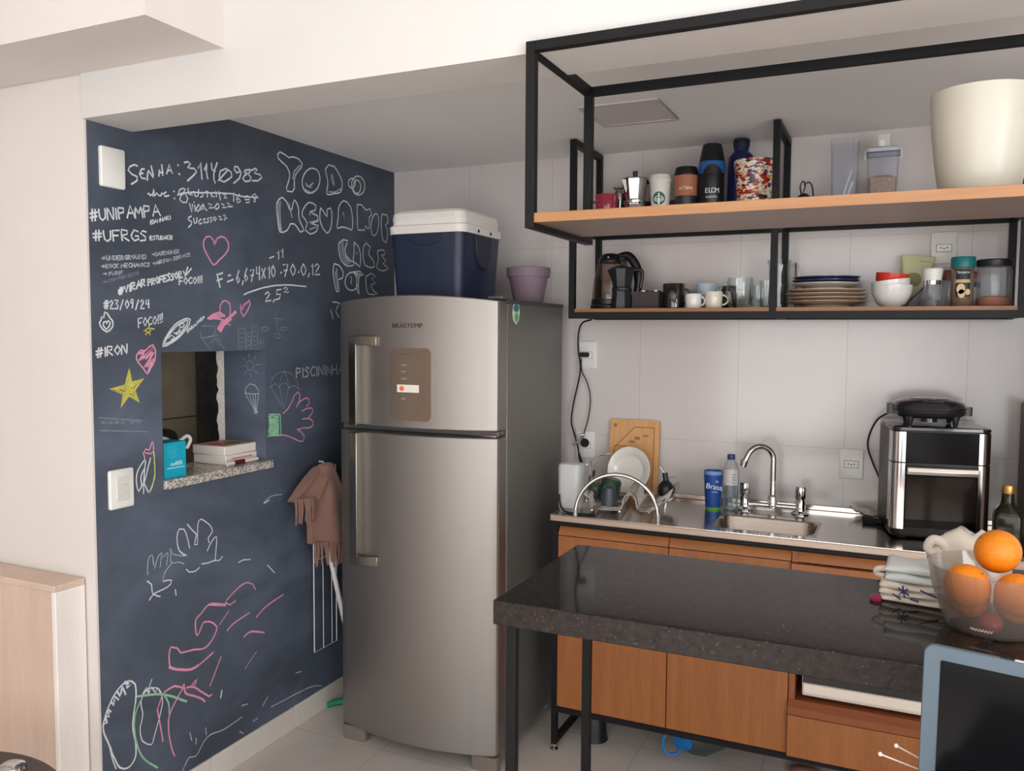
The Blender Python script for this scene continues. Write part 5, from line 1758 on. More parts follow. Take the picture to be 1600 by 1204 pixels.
for x in (-0.1, 0.1):
    for y in (-0.1, 0.1):
        MB().cyl(x, y, 0, 0.008, 0.014).fin('foot', RUB, t)
ZO = Z_COUNTER + 0.3487
t = thing('sandwich_maker', 'black round-topped sandwich maker on top of the oven', 'sandwich maker', (2.132, -0.215, ZO), OA * 0.6)
SMB = mat('sandwich_maker_black', (38, 38, 41), 0.22, coat=0.4)
MB().loft([rrect(0.085, 0.070, 0.05, 0.024), rrect(0.100, 0.085, 0.06, 0.034), rrect(0.106, 0.090, 0.065, 0.046), rrect(0.104, 0.088, 0.065, 0.049)]).fin('lower_shell', SMB, t)
MB().loft([rrect(0.104, 0.088, 0.065, 0.050), rrect(0.106, 0.090, 0.066, 0.056), rrect(0.098, 0.083, 0.066, 0.071), rrect(0.070, 0.060, 0.055, 0.081), rrect(0.030, 0.026, 0.025, 0.085)]).fin('upper_shell', SMB, t)
MB().lathe([(0.060, 0.0765), (0.058, 0.0835), (0.040, 0.086), (0.002, 0.087)], 0, -0.012, 0.0, 36, sy=0.8).fin('dome', mat('dome_black', (18, 18, 20), 0.12, coat=0.5), t)
MB().loft([rrect(0.016, 0.018, 0.006, 0.032, 0.104, -0.02), rrect(0.018, 0.02, 0.006, 0.060, 0.102, -0.02)]).fin('latch', SMB, t)
MB().loft([rrect(0.020, 0.020, 0.008, 0.030, -0.100, 0.0), rrect(0.022, 0.022, 0.008, 0.064, -0.098, 0.0)]).fin('hinge_block', mat('hinge_grey', (84, 84, 88), 0.4), t)
MB().lathe([(0.026, 0.010), (0.024, 0.026)], 0.0, -0.02, 0, 24).fin('cord_wrap', SMB, t)
for x in (-0.058, 0.070):
    for y in (-0.060, 0.055):
        MB().cyl(x, y, 0, 0.032, 0.006, 0.013, seg=14).fin('foot', SMB, t)
sm = t
_pts = [(2.050, -0.190, 1.262), (2.020, -0.150, 1.245), (1.985, -0.10, 1.215), (1.962, -0.06, 1.165), (1.955, -0.045, 1.115), (1.972, -0.040, 1.06), (1.996, -0.040, 1.005), (2.022, -0.038, 0.95), (2.035, -0.036, 0.905), (2.020, -0.050, 0.876)]
MB().tube([sm.matrix_basis.inverted() @ Vector(p) for p in spline(_pts, 5)], 0.0032, 8).fin('power_cord', RUB, sm)
t = thing('power_plug', 'black cord end lying on the worktop beside the oven', 'plug', (1.985, -0.165, Z_COUNTER))
MB().tube(spline([(-0.035, 0.01, 0.010), (-0.01, 0.015, 0.010), (0.02, 0.005, 0.010), (0.045, 0.0, 0.010)], 4), 0.0095, 10).fin('plug_body', RUB, t)
MB().tube(spline([(0.0, 0.03, 0.004), (0.03, 0.035, 0.004), (0.055, 0.05, 0.004)], 4), 0.0035, 8).fin('cord', RUB, t)
t = thing('crumpled_bag', 'small crumpled white plastic bag on the worktop by the oven cord', 'bag', (1.958, -0.055, Z_COUNTER))
rnd = random.Random(2)
b = MB()
rings = []
for i in range(9):
    u = i / 8
    r = 0.004 + 0.016 * math.sin(PI * u) ** 0.7
    rings.append([(-0.045 + 0.09 * u, r * math.cos(2 * PI * j / 12) * rnd.uniform(.7, 1.25), 0.013 + 0.012 * (1 - u) + r * 0.8 * math.sin(2 * PI * j / 12) * rnd.uniform(.6, 1.0)) for j in range(12)])
b.loft(rings).fin('bag', mat('cloudy_white_plastic', (206, 194, 184), 0.35), t, sharp=20)
MB().tube([(-0.045, 0, 0.025), (-0.055, 0.002, 0.034)], 0.003, 6).fin('twist_tie', mat('salmon_tie', (196, 130, 104), 0.5), t)
t = thing('oil_bottle', 'dark square olive oil bottle with a gold cap beside the oven', 'bottle', (2.337, -0.445, Z_COUNTER))
OLV = mat('dark_olive_glass', (34, 30, 18), 0.12, spec=0.35)
MB().loft([rrect(0.033, 0.033, 0.008, 0.0), rrect(0.035, 0.035, 0.010, 0.004), rrect(0.035, 0.035, 0.010, 0.118), rrect(0.031, 0.031, 0.016, 0.136), rrect(0.020, 0.020, 0.0195, 0.150), rrect(0.0165, 0.0165, 0.016, 0.162), rrect(0.0155, 0.0155, 0.015, 0.186)]).fin('bottle', OLV, t, sharp=60)
MB().lathe([(0.0175, 0.184), (0.018, 0.186), (0.018, 0.205), (0.0165, 0.208), (0.002, 0.208)], seg=28).fin('cap', mat('gold_cap', (186, 140, 78), 0.3, 0.8), t)
o = MB().box(2.408, 2.428, -0.34, -0.03, Z_COUNTER + 0.0003, 1.285).fin('brown_tray', wood('dark_brown_tray', (74, 44, 28), (104, 66, 42), 'z'), bevel=0.004)
tag(o, 'tall dark brown tray on edge at the far end of the worktop', 'tray')

# ------------------------------------------------------------------ cords at the sockets
t = thing('kettle_cord', 'black cord dropping from the wall rack to the outlets by the fridge', 'cord', (0, 0, 0))
MB().tube(spline([(0.958, -0.10, 1.552), (0.905, -0.055, 1.54), (0.880, -0.028, 1.50), (0.879, -0.026, 1.437), (0.889, -0.026, 1.36), (0.877, -0.025, 1.29), (0.862, -0.025, 1.225), (0.852, -0.025, 1.150), (0.866, -0.030, 1.10), (0.884, -0.036, 1.05), (0.890, -0.036, 1.015)], 5), 0.0034, 8).fin('cable', RUB, t)
MB().rod((0.890, -0.036, 1.018), (0.905, -0.037, 0.965), 0.0045, 0.0085).fin('connector', RUB, t)
t = thing('plugged_cord', 'thin black cord looping between the two outlets by the fridge', 'cord', (0, 0, 0))
MB().tube(spline([(0.890, -0.020, 1.400), (0.893, -0.021, 1.350), (0.915, -0.020, 1.305), (0.930, -0.020, 1.245), (0.924, -0.020, 1.170), (0.908, -0.024, 1.105), (0.900, -0.028, 1.070)], 5), 0.0024, 8).fin('cable', RUB, t)
MB().loft([[(x, y * s - 0.022, z * s + 1.414) for y, z in ((-0.008, -0.009), (0.008, -0.009), (0.010, 0.009), (-0.008, 0.009))] for x, s in ((0.880, 0.7), (0.890, 1.0), (0.915, 1.05), (0.922, 0.8))]).fin('plug', RUB, t, bevel=0.002)
MB().lathe([(0.018, -0.012), (0.016, -0.024), (0.010, -0.034), (0.004, -0.042)], 0, 0, 0, 20, M=Matrix.Translation((0.907, 0, 1.060)) @ Matrix.Rotation(PI / 2, 4, 'X') @ Matrix.Scale(-1, 4, (0, 0, 1))).fin('plug', RUB, t)
MB().tube(spline([(0.876, -0.034, 1.078), (0.896, -0.030, 1.082), (0.908, -0.030, 1.094), (0.890, -0.036, 1.092), (0.882, -0.036, 1.065), (0.862, -0.034, 1.050)], 4), 0.004, 8).fin('twist_tie', mat('silver_foil_tie', (190, 186, 184), 0.3, 0.6), t)
o = MB().tube(spline([(0.962, -0.432, Z_COUNTER + 0.060), (0.966, -0.434, Z_COUNTER + 0.028), (0.984, -0.446, Z_COUNTER + 0.007), (1.020, -0.462, Z_COUNTER + 0.0035), (1.06, -0.462, Z_COUNTER + 0.0035), (1.098, -0.438, Z_COUNTER + 0.0035)], 5), 0.0033, 8).fin('loose_cable', RUB)
tag(o, 'short loose black cable curling over the front of the worktop under the arched leg', 'cable')

# ------------------------------------------------------------------ under the cabinet
t = thing('water_jug', 'clear water jug with a blue cap and handle lying under the cabinet', 'jug', (1.435, -0.265, 0.078), 0.85)
Mj = Matrix.Rotation(-PI / 2 - 0.05, 4, 'Y') @ Matrix.Rotation(0.15, 4, 'X')
MB().lathe([(0.060, -0.17), (0.076, -0.155), (0.077, -0.06), (0.074, -0.055), (0.077, -0.05), (0.077, 0.0), (0.060, 0.040), (0.030, 0.064), (0.026, 0.075)], M=Mj, cap1=False).fin('jug', thin_glass('tinted_jug_plastic', (222, 230, 232), 0.1, 0.10, (140, 146, 146)), t)
BC = mat('bright_blue_plastic', (28, 112, 176), 0.4)
MB().lathe([(0.034, 0.060), (0.036, 0.064), (0.036, 0.072), (0.026, 0.075), (0.025, 0.098), (0.003, 0.098)], M=Mj, seg=32).fin('cap', BC, t)
b = MB()
_inv = (Matrix.Translation(t.location) @ Matrix.Rotation(t.rotation_euler.z, 4, 'Z')).inverted()
b.tube([_inv @ Vector(p) for p in spline([(1.352, -0.372, 0.118), (1.339, -0.380, 0.093), (1.339, -0.380, 0.060), (1.358, -0.378, 0.040), (1.385, -0.360, 0.040), (1.392, -0.345, 0.055)], 4)], 0.0055, 10)
b.fin('handle', BC, t)
t = thing('black_bin', 'small black bin in the shade under the base cabinet', 'bin', (1.060, -0.30, 0))
MB().lathe([(0.050, 0.0), (0.046, 0.02), (0.040, 0.10), (0.030, 0.128), (0.004, 0.13)], seg=28).fin('bin', BLKP, t)
o = MB().rod((1.690, -0.165, 0.005), (1.775, -0.125, 0.005), 0.0045).fin('white_rod', mat('white_lacquer', (212, 208, 206), 0.35))
tag(o, 'thin white rod lying on the floor under the drawer cabinet', 'rod')
o = MB().loft([rrect(0.05, 0.03, 0.02, 0.0), rrect(0.055, 0.035, 0.025, 0.012), rrect(0.03, 0.02, 0.015, 0.024)]).fin('floor_rag', mat('dull_pink_rag', (150, 108, 96), 0.9, noise=0.2), loc=(1.80, -0.24, 0.0))
tag(o, 'crumpled dull pink rag on the floor under the drawer cabinet', 'rag')

# ================================================================== steel wall rack above the worktop
RX = (0.955, 1.660, 2.367)
t = thing('wall_rack', 'black steel wall rack with two oak boards above the worktop', 'wall rack', (0, 0, 0))
Zt, Zm, Zb = 2.195, 1.887, 1.576
for x in RX:
    MB().box(x - .011, x + .011, -0.312, -0.292, 1.553, Zt).fin('post', BLK, t)
    MB().box(x - .011, x + .011, -0.021, -0.001, 1.553, Zt).fin('post', BLK, t)
    for z in (Zt, Zm, Zb):
        MB().box(x - .011, x + .011, -0.292, -0.021, z - 0.021, z).fin('cross_bar', BLK, t)
for x0, x1 in ((RX[0] + .011, RX[1] - .011), (RX[1] + .011, RX[2] - .011)):
    for y in (-0.312, -0.021):
        MB().box(x0, x1, y, y + .02, Zb - .023, Zb).fin('long_bar', BLK, t)
        MB().box(x0, x1, y, y + .02, Zm - .021, Zm).fin('long_bar', BLK, t)
    MB().box(x0, x1, -0.308, -0.003, Zb, Z_LOW - 0.0005).fin('lower_board', SHELFW, t)
Z_MID = 1.902
MB().box(RX[0] - 0.008, RX[2] + 0.008, -0.2915, -0.0215, Zm + 0.0002, Z_MID - 0.0005).fin('upper_board', SHELFW, t)

# ------------------------------------------------------------------ things on the upper board of the wall rack
RED = mat('raspberry_red_glaze', (150, 44, 62), 0.25, coat=0.3)


def mug(name, label, loc, r, h, m, handle=0.0, rb=None, hr=0.024, hw=0.0045, group=None, inner=None, cat='mug'):
    t = thing(name, label, cat, loc, 0, group)
    rb = rb or r
    MB().lathe([(rb * 0.9, 0), (rb, 0.004), (r, h - 0.002), (r - 0.001, h), (r - 0.0035, h - 0.001), (rb - 0.005, 0.006), (0.002, 0.005)], cap1=True).fin('cup', m, t)
    if handle is not None:
        c, s = math.cos(handle), math.sin(handle)
        pts = [(c * (rb + (r - rb) * .5 - .003 + hr * math.sin(PI * k / 12) * 1.05), s * (rb + (r - rb) * .5 - .003 + hr * math.sin(PI * k / 12) * 1.05), h * 0.5 + h * 0.30 * math.cos(PI * k / 12)) for k in range(13)]
        MB().tube(pts, hw, 10).fin('handle', m, t)
    return t


t = mug('coffee_mug', 'raspberry red mug with raised petals on the upper rack board', (1.047, -0.20, Z_MID), 0.0435, 0.106, RED, PI + 0.05, 0.033, 0.033, 0.0052)
rnd = random.Random(4)
for k in range(16):
    a = -PI / 2 + rnd.uniform(-1.2, 1.2)
    z = rnd.uniform(0.025, 0.090)
    r = 0.033 + 0.0105 * z / 0.106
    MB().ball((r * math.cos(a), r * math.sin(a), z), 0.0046, sz=1.6, seg=10, rings=6).fin('raised_petal', RED, t)
t = thing('steel_creamer', 'small steel pot with a curled lid behind the red mug', 'pot', (1.062, -0.085, Z_MID))
SST = mat('polished_steel', (178, 174, 170), 0.18, 1.0)
MB().lathe([(0.020, 0), (0.022, 0.06), (0.026, 0.10), (0.026, 0.125), (0.022, 0.128), (0.018, 0.136), (0.006, 0.142)], seg=28).fin('body', SST, t)
MB().tube(spline([(-0.02, -0.01, 0.150), (-0.012, -0.012, 0.143), (0, -0.012, 0.146), (0.012, -0.012, 0.143), (0.018, -0.01, 0.158)], 5), 0.003, 8).fin('lid_curl', mat('dark_steel', (88, 84, 82), 0.3, 0.8), t)


def octo(r, z, rot=PI / 8, n=8):
    return [(r * math.cos(rot + 2 * PI * k / n), r * math.sin(rot + 2 * PI * k / n), z) for k in range(n)]


def moka(label, loc, m, knob, s=1.0, turn=0.0):
    T = Matrix.Rotation(turn, 4, 'Z')
    t = thing('moka_pot', label, 'coffee pot', loc, 0.18)
    MB().loft([octo(0.044 * s, 0), octo(0.045 * s, 0.004 * s), octo(0.0395 * s, 0.066 * s), octo(0.040 * s, 0.072 * s)]).fin('base', m, t, sharp=20)
    MB().lathe([(0.038 * s, 0.070 * s), (0.041 * s, 0.074 * s), (0.041 * s, 0.084 * s), (0.036 * s, 0.088 * s)], seg=32).fin('collar', m, t)
    up = MB()
    up.loft([octo(0.0365 * s, 0.086 * s), octo(0.0385 * s, 0.092 * s), octo(0.0505 * s, 0.160 * s), octo(0.0500 * s, 0.161 * s)])
    up.loft([[(-0.038 * s, -0.006 * s, 0.115 * s), (-0.038 * s, 0.006 * s, 0.115 * s), (-0.040 * s, 0, 0.112 * s)], [(-0.048 * s, -0.010 * s, 0.158 * s), (-0.048 * s, 0.010 * s, 0.158 * s), (-0.060 * s, 0, 0.158 * s)]], M=T)
    up.fin('jug', m, t, sharp=20)
    MB().loft([octo(0.0505 * s, 0.1612 * s), octo(0.049 * s, 0.165 * s), octo(0.020 * s, 0.172 * s)]).fin('lid', m, t, sharp=20)
    MB().lathe([(0.006 * s, 0.170 * s), (0.010 * s, 0.190 * s), (0.008 * s, 0.193 * s)], seg=16).fin('knob', knob, t)
    MB().tube([T @ Vector(p) for p in spline([(0.046 * s, 0, 0.155 * s), (0.072 * s, 0, 0.158 * s), (0.082 * s, 0, 0.140 * s), (0.074 * s, 0, 0.085 * s)], 5)], 0.0075 * s, 10).fin('handle', knob, t)
    return t


moka('polished steel moka pot with black knob on the upper rack board', (1.146, -0.17, Z_MID), mat('polished_aluminium', (206, 204, 202), 0.13, 1.0), BLKP, 0.985, 0.7)
mug('dark_red_mug', 'dark red mug half hidden behind the steel moka pot', (1.150, -0.055, Z_MID), 0.034, 0.092, mat('dark_red_glaze', (84, 26, 34), 0.3), None)
t = thing('paper_coffee_cup', 'white lidded coffee cup with a round green emblem', 'coffee cup', (1.240, -0.17, Z_MID))
CUPW = mat('matte_white_plastic', (222, 220, 212), 0.45)
MB().lathe([(0.0285, 0), (0.029, 0.003), (0.0385, 0.146)], seg=48).fin('cup', CUPW, t)
MB().lathe([(0.0405, 0.143), (0.0412, 0.146), (0.0405, 0.152), (0.0385, 0.154), (0.0375, 0.166), (0.0362, 0.168), (0.0355, 0.164), (0.002, 0.163)], seg=48).fin('lid', CUPW, t)
# emblem: green disc with a pale long-haired figure, curved on the cup
GRN = mat('emblem_green', (24, 96, 66), 0.5)


def on_cup(u, v, off=0.0):
    """emblem plane (u right, v up) wrapped on the cup side that faces the lounge"""
    z = 0.082 + v
    r = 0.029 + 0.0095 * z / 0.146 + off
    a = -PI / 2 + 0.12 + u / r
    return (r * math.cos(a), r * math.sin(a), z)


def patch(poly, m, name, off, parent):
    b = MB()
    c = (sum(p[0] for p in poly) / len(poly), sum(p[1] for p in poly) / len(poly))
    n = len(poly)
    inner = [((p[0] + c[0]) / 2, (p[1] + c[1]) / 2) for p in poly]
    vs = [on_cup(*p, off) for p in poly] + [on_cup(*p, off) for p in inner] + [on_cup(*c, off)]
    fs = [(i, (i + 1) % n, n + (i + 1) % n, n + i) for i in range(n)] + [(n + i, n + (i + 1) % n, 2 * n) for i in range(n)]
    b.mesh(vs, fs)
    return b.fin(name, m, parent)


em = patch([(0.0235 * math.cos(2 * PI * k / 32), 0.0235 * math.sin(2 * PI * k / 32)) for k in range(32)], GRN, 'emblem', 0.0006, t)
EW = mat('emblem_white', (226, 226, 220), 0.5)
ov = lambda x, y, rx, ry, n=14: [(x + rx * math.cos(2 * PI * k / n), y + ry * math.sin(2 * PI * k / n)) for k in range(n)]
patch(ov(0, 0.0075, 0.0042, 0.0052), EW, 'emblem_face', 0.0011, em)
patch([(-0.0045, 0.014), (0.0, 0.0205), (0.0045, 0.014), (0.0015, 0.0135), (-0.0015, 0.0135)], EW, 'emblem_crown', 0.0011, em)
patch([(-0.006, 0.001), (0.006, 0.001), (0.0045, -0.012), (0.0025, -0.0225), (-0.0025, -0.0225), (-0.0045, -0.012)], EW, 'emblem_body', 0.0011, em)
for s in (-1, 1):
    for k in range(3):
        x = s * (0.0085 + 0.0036 * k)
        h0 = 0.010 - 0.003 * k
        patch([(x - 0.0011, h0), (x + 0.0011, h0), (x + s * 0.0016 + 0.001, -0.004), (x - s * 0.001 + 0.0009, -0.013 + 0.002 * k), (x - s * 0.001 - 0.0009, -0.013 + 0.002 * k), (x + s * 0.0016 - 0.001, -0.004)], EW, 'emblem_wave', 0.0011, em)
mug('small_brown_cup', 'small brown and blue cup behind the white lidded coffee cup', (1.282, -0.075, Z_MID), 0.034, 0.088, mat('brown_blue_glaze', (84, 74, 84), 0.4), None)
t = thing('travel_cup', 'tan sleeved travel cup with a black lid on the upper rack board', 'travel cup', (1.334, -0.17, Z_MID))
MB().lathe([(0.034, 0), (0.0355, 0.004), (0.0375, 0.090)], seg=44).fin('base', mat('charcoal_plastic', (44, 44, 48), 0.4), t)
MB().lathe([(0.0385, 0.086), (0.040, 0.088), (0.0425, 0.158), (0.041, 0.160)], seg=44).fin('sleeve', mat('tan_rubber', (168, 106, 78), 0.6), t)
MB().lathe([(0.0430, 0.158), (0.0435, 0.162), (0.0385, 0.184), (0.037, 0.188), (0.002, 0.188)], seg=44).fin('lid', BLKP, t)
INK = mat('pale_ink', (236, 222, 212), 0.5)
for i, ch in enumerate('alfama'):
    a = -PI / 2 + 0.2 + (i - 2.5) * 0.20
    lettering('sleeve_letter', ch, 0.019, INK, t, (0.0416 * math.cos(a), 0.0416 * math.sin(a), 0.112), (PI / 2, 0, a + PI / 2), 0.0004)
t = thing('black_thermos', 'black push-top thermos with a blue collar on the upper rack board', 'thermos', (1.424, -0.17, Z_MID))
MB().lathe([(0.041, 0), (0.0435, 0.004), (0.0435, 0.155), (0.043, 0.160)], seg=44).fin('body', mat('satin_black', (24, 24, 26), 0.38), t)
MB().lathe([(0.0445, 0.158), (0.0455, 0.162), (0.0455, 0.195), (0.044, 0.200)], seg=44).fin('collar', mat('cobalt_blue_plastic', (38, 92, 160), 0.35), t)
MB().lathe([(0.0445, 0.199), (0.0440, 0.204), (0.0350, 0.248), (0.032, 0.260), (0.027, 0.263), (0.002, 0.263)], seg=44).fin('lid', BLKP, t)
b = MB()
b.loft([[(0.0465 * math.cos(a), 0.0465 * math.sin(a), 0.155), (0.0465 * math.cos(a), 0.0465 * math.sin(a), 0.163 + 0.024 * max(0.0, 1 - ((a + PI / 2 - .25) / 0.75) ** 2)), (0.043 * math.cos(a), 0.043 * math.sin(a), 0.163 + 0.024 * max(0.0, 1 - ((a + PI / 2 - .25) / 0.75) ** 2)), (0.043 * math.cos(a), 0.043 * math.sin(a), 0.155)] for a in [-PI / 2 + .25 - 0.75 + 1.5 * k / 16 for k in range(17)]])
b.fin('spout_guard', mat('satin_black', (24, 24, 26), 0.38), t, sharp=50)
for i, ch in enumerate('ELDM'):
    a = -PI / 2 + 0.22 + (i - 1.5) * 0.28
    lettering('brand_letter', ch, 0.024, WPR, t, (0.0438 * math.cos(a), 0.0438 * math.sin(a), 0.096), (PI / 2, 0, a + PI / 2), 0.0003)
for i, ch in enumerate('ACADEMIA'):
    a = -PI / 2 + 0.22 + (i - 3.5) * 0.115
    lettering('small_letter', ch, 0.0095, WPR, t, (0.0438 * math.cos(a), 0.0438 * math.sin(a), 0.074), (PI / 2, 0, a + PI / 2), 0.0003)
t = thing('blue_flask', 'blue flask with a red band half hidden behind the black thermos', 'flask', (1.378, -0.062, Z_MID))
MB().lathe([(0.030, 0), (0.032, 0.004), (0.032, 0.17), (0.024, 0.195), (0.020, 0.206), (0.002, 0.207)], seg=32).fin('body', mat('royal_blue_plastic', (34, 52, 120), 0.35), t)
MB().lathe([(0.0325, 0.10), (0.0325, 0.150)], seg=32, cap0=False, cap1=False).fin('band', mat('crimson_band', (150, 36, 44), 0.4), t)
t = thing('navy_bottle', 'tall navy steel bottle between the thermos and the patterned mug', 'bottle', (1.512, -0.095, Z_MID))
NVY = mat('navy_lacquer', (28, 38, 82), 0.35)
MB().lathe([(0.043, 0), (0.046, 0.004), (0.046, 0.205), (0.043, 0.225), (0.030, 0.240), (0.026, 0.244), (0.026, 0.268)], seg=40).fin('body', NVY, t)
MB().lathe([(0.0285, 0.262), (0.029, 0.266), (0.029, 0.284), (0.027, 0.287), (0.002, 0.287)], seg=36).fin('cap', mat('dark_navy_cap', (22, 26, 46), 0.5), t)
t = thing('patterned_mug', 'large mug with a red, white and black torn-paper pattern', 'mug', (1.574, -0.195, Z_MID))


def m_collage():
    m, nt, p = new_mat('torn_paper_pattern')
    v = coords(nt)
    vo = nt.nodes.new('ShaderNodeTexVoronoi')
    vo.inputs['Scale'].default_value = 78
    vo.inputs['Randomness'].default_value = 0.9
    mp = coords(nt, (1, 1, 1.7), rot=(0.2, 0.3, 0))
    nt.links.new(mp, vo.inputs['Vector'])
    sp = nt.nodes.new('ShaderNodeSeparateColor')
    nt.links.new(vo.outputs['Color'], sp.inputs[0])
    c = ramp(nt, sp.outputs[0], [(0.0, (226, 214, 196)), (0.42, (226, 214, 196)), (0.43, (176, 38, 34)), (0.66, (176, 38, 34)), (0.67, (30, 26, 26)), (0.80, (30, 26, 26)), (0.81, (214, 160, 84)), (0.92, (214, 160, 84)), (0.93, (44, 48, 110))])
    nt.nodes[-1].color_ramp.interpolation = 'CONSTANT'
    nz = noise(nt, v, 210, 3)
    k = math_n(nt, 'GREATER_THAN', nz, 0.60)
    nt.links.new(mixc(nt, math_n(nt, 'MULTIPLY', k, 0.85), c, (52, 34, 32)), p.inputs['Base Color'])
    p.inputs['Roughness'].default_value = 0.3
    return m


MB().lathe([(0.048, 0), (0.051, 0.004), (0.0690, 0.184), (0.0695, 0.188), (0.0655, 0.187), (0.047, 0.010), (0.002, 0.008)], seg=52).fin('cup', m_collage(), t)
t = thing('black_strainer_basket', 'small black domed strainer with wire loops on the upper rack board', 'strainer', (1.735, -0.17, Z_MID))
MB().lathe([(0.040, 0), (0.036, 0.035), (0.024, 0.060), (0.010, 0.072), (0.002, 0.073)], seg=28).fin('dome', BLKP, t)
MB().tube(spline([(-0.008, -0.01, 0.070), (-0.012, -0.01, 0.095), (-0.004, -0.01, 0.112), (0.004, -0.01, 0.098), (-0.002, -0.01, 0.072)], 5), 0.0026, 8).fin('wire_loop', BLKP, t)
MB().tube(spline([(0.0, -0.01, 0.098), (0.014, -0.01, 0.108), (0.026, -0.01, 0.092), (0.031, -0.01, 0.050), (0.034, -0.01, 0.02)], 5), 0.0026, 8).fin('wire_handle', BLKP, t)
t = thing('clear_canister', 'cloudy clear canister with a pale scoop standing inside', 'canister', (1.857, -0.105, Z_MID))
HAZ = thin_glass('cloudy_plastic', (240, 242, 246), 0.25, 0.12, (214, 216, 224))
MB().loft([rrect(0.038, 0.035, 0.010, 0.0), rrect(0.043, 0.040, 0.012, 0.215), rrect(0.044, 0.041, 0.012, 0.252)], cap1=False).fin('body', HAZ, t)
MB().rod((-0.020, -0.012, 0.006), (0.022, -0.01, 0.150), 0.0055).fin('scoop_handle', mat('pale_scoop', (196, 196, 206), 0.4), t)
MB().rod((-0.008, -0.016, 0.006), (0.026, -0.016, 0.110), 0.0055).fin('scoop_edge', mat('pale_scoop', (196, 196, 206), 0.4), t)
t = thing('cereal_canister', 'clear cereal canister with a clip lid and brown cereal inside', 'canister', (1.975, -0.105, Z_MID))
MB().loft([rrect(0.042, 0.036, 0.010, 0.0), rrect(0.048, 0.042, 0.012, 0.196)], cap1=False).fin('body', HAZ, t)
MB().loft([rrect(0.0385, 0.0325, 0.008, 0.003), rrect(0.0415, 0.0355, 0.010, 0.115), rrect(0.02, 0.016, 0.008, 0.125)]).fin('cereal', m_plaster('brown_cereal', (120, 84, 54), (176, 132, 92), 90, 0.9), t)
ld = MB().loft([rrect(0.0495, 0.0435, 0.012, 0.197), rrect(0.0505, 0.0445, 0.012, 0.202), rrect(0.050, 0.044, 0.012, 0.210), rrect(0.044, 0.038, 0.012, 0.214)]).fin('lid', FROST, t)
b = MB()
b.loft([rrect(0.0500, 0.0440, 0.012, 0.1945), rrect(0.0506, 0.0446, 0.012, 0.1945), rrect(0.0506, 0.0446, 0.012, 0.1985), rrect(0.0500, 0.0440, 0.012, 0.1985)], False, False, closed=True)
b.fin('seal', mat('blue_seal', (62, 78, 150), 0.4), ld)
MB().loft([rrect(0.020, 0.018, 0.008, 0.212), rrect(0.022, 0.020, 0.008, 0.258)]).fin('pour_spout', FROST, ld)
MB().box(-0.014, 0.004, -0.022, -0.019, 0.218, 0.240).fin('spout_catch', WHTP, ld, bevel=0.002)
for s in (-1, 1):
    MB().tube([(s * 0.049, -0.01, 0.212), (s * 0.055, -0.01, 0.209), (s * 0.056, -0.01, 0.178)], 0.0024, 8).fin('clip', WHTP, ld)

# ------------------------------------------------------------------ things on the lower board of the wall rack
t = thing('electric_kettle', 'glass electric kettle with a black base and handle', 'kettle', (1.050, -0.150, Z_LOW))
MB().lathe([(0.068, 0), (0.074, 0.004), (0.075, 0.014), (0.072, 0.018)], seg=44).fin('power_base', BLKP, t)
MB().lathe([(0.070, 0.016), (0.0715, 0.020), (0.0700, 0.038), (0.066, 0.040)], seg=44).fin('heater_ring', BLKP, t)
MB().lathe([(0.0675, 0.038), (0.0680, 0.060), (0.0620, 0.110), (0.0500, 0.165), (0.0440, 0.180)], seg=44, cap0=False, cap1=False).fin('glass_body', thin_glass('smoky_kettle_glass', (226, 218, 210), 0.03), t)
MB().lathe([(0.0660, 0.039), (0.0660, 0.041), (0.002, 0.041)], seg=36).fin('heater_plate', SST, t)
MB().lathe([(0.0455, 0.174), (0.046, 0.182), (0.040, 0.196), (0.026, 0.207), (0.004, 0.211)], seg=40).fin('lid', BLKP, t)
b = MB()
hp = spline([(0.018, 0, 0.190), (0.045, 0, 0.200), (0.072, 0, 0.196), (0.098, 0, 0.160), (0.108, 0, 0.115), (0.104, 0, 0.070), (0.088, 0, 0.042), (0.066, 0, 0.030)], 6)
hw = [0.012 + 0.010 * math.sin(PI * k / (len(hp) - 1)) * (1.0 if k < len(hp) * .6 else .7) for k in range(len(hp))]
rings = []
for k, p in enumerate(hp):
    a, c = Vector(hp[max(k - 1, 0)]), Vector(hp[min(k + 1, len(hp) - 1)])
    tn = (c - a).normalized()
    nx = Vector((tn.z, 0, -tn.x))
    rings.append([tuple(Vector(p) + nx * hw[k] * 0.8 * math.cos(2 * PI * j / 12) + Vector((0, 0.012 * math.sin(2 * PI * j / 12), 0))) for j in range(12)])
b.loft(rings).fin('handle', BLKP, t, sharp=60)
MB().prism([(0.025, 0.194), (0.060, 0.198), (0.064, 0.160), (0.050, 0.150), (0.040, 0.172)], 'y', -0.018, 0.018).fin('handle_bridge', BLKP, t, bevel=0.004)
MB().ball((0.005, -0.046, 0.192), 0.003, seg=10, rings=6).fin('indicator', WHTP, t)
moka('matte black moka pot standing before the glass kettle', (1.118, -0.225, Z_LOW), mat('matte_black_enamel', (40, 42, 44), 0.38, 0.2), BLKP, 0.90, 0.1)
t = thing('capsule_box', 'dark brown open box of coffee capsules beside the black moka pot', 'box', (1.210, -0.20, Z_LOW))
DBR = mat('dark_brown_card', (58, 48, 48), 0.6)
b = MB()
for x0, x1, y0, y1 in ((-.049, .049, -.04, -.037), (-.049, .049, .037, .04), (-.049, -.046, -.037, .037), (.046, .049, -.037, .037)):
    b.box(x0, x1, y0, y1, 0, 0.061)
b.box(-.046, .046, -.037, .037, 0, 0.003)
b.fin('box', DBR, t)
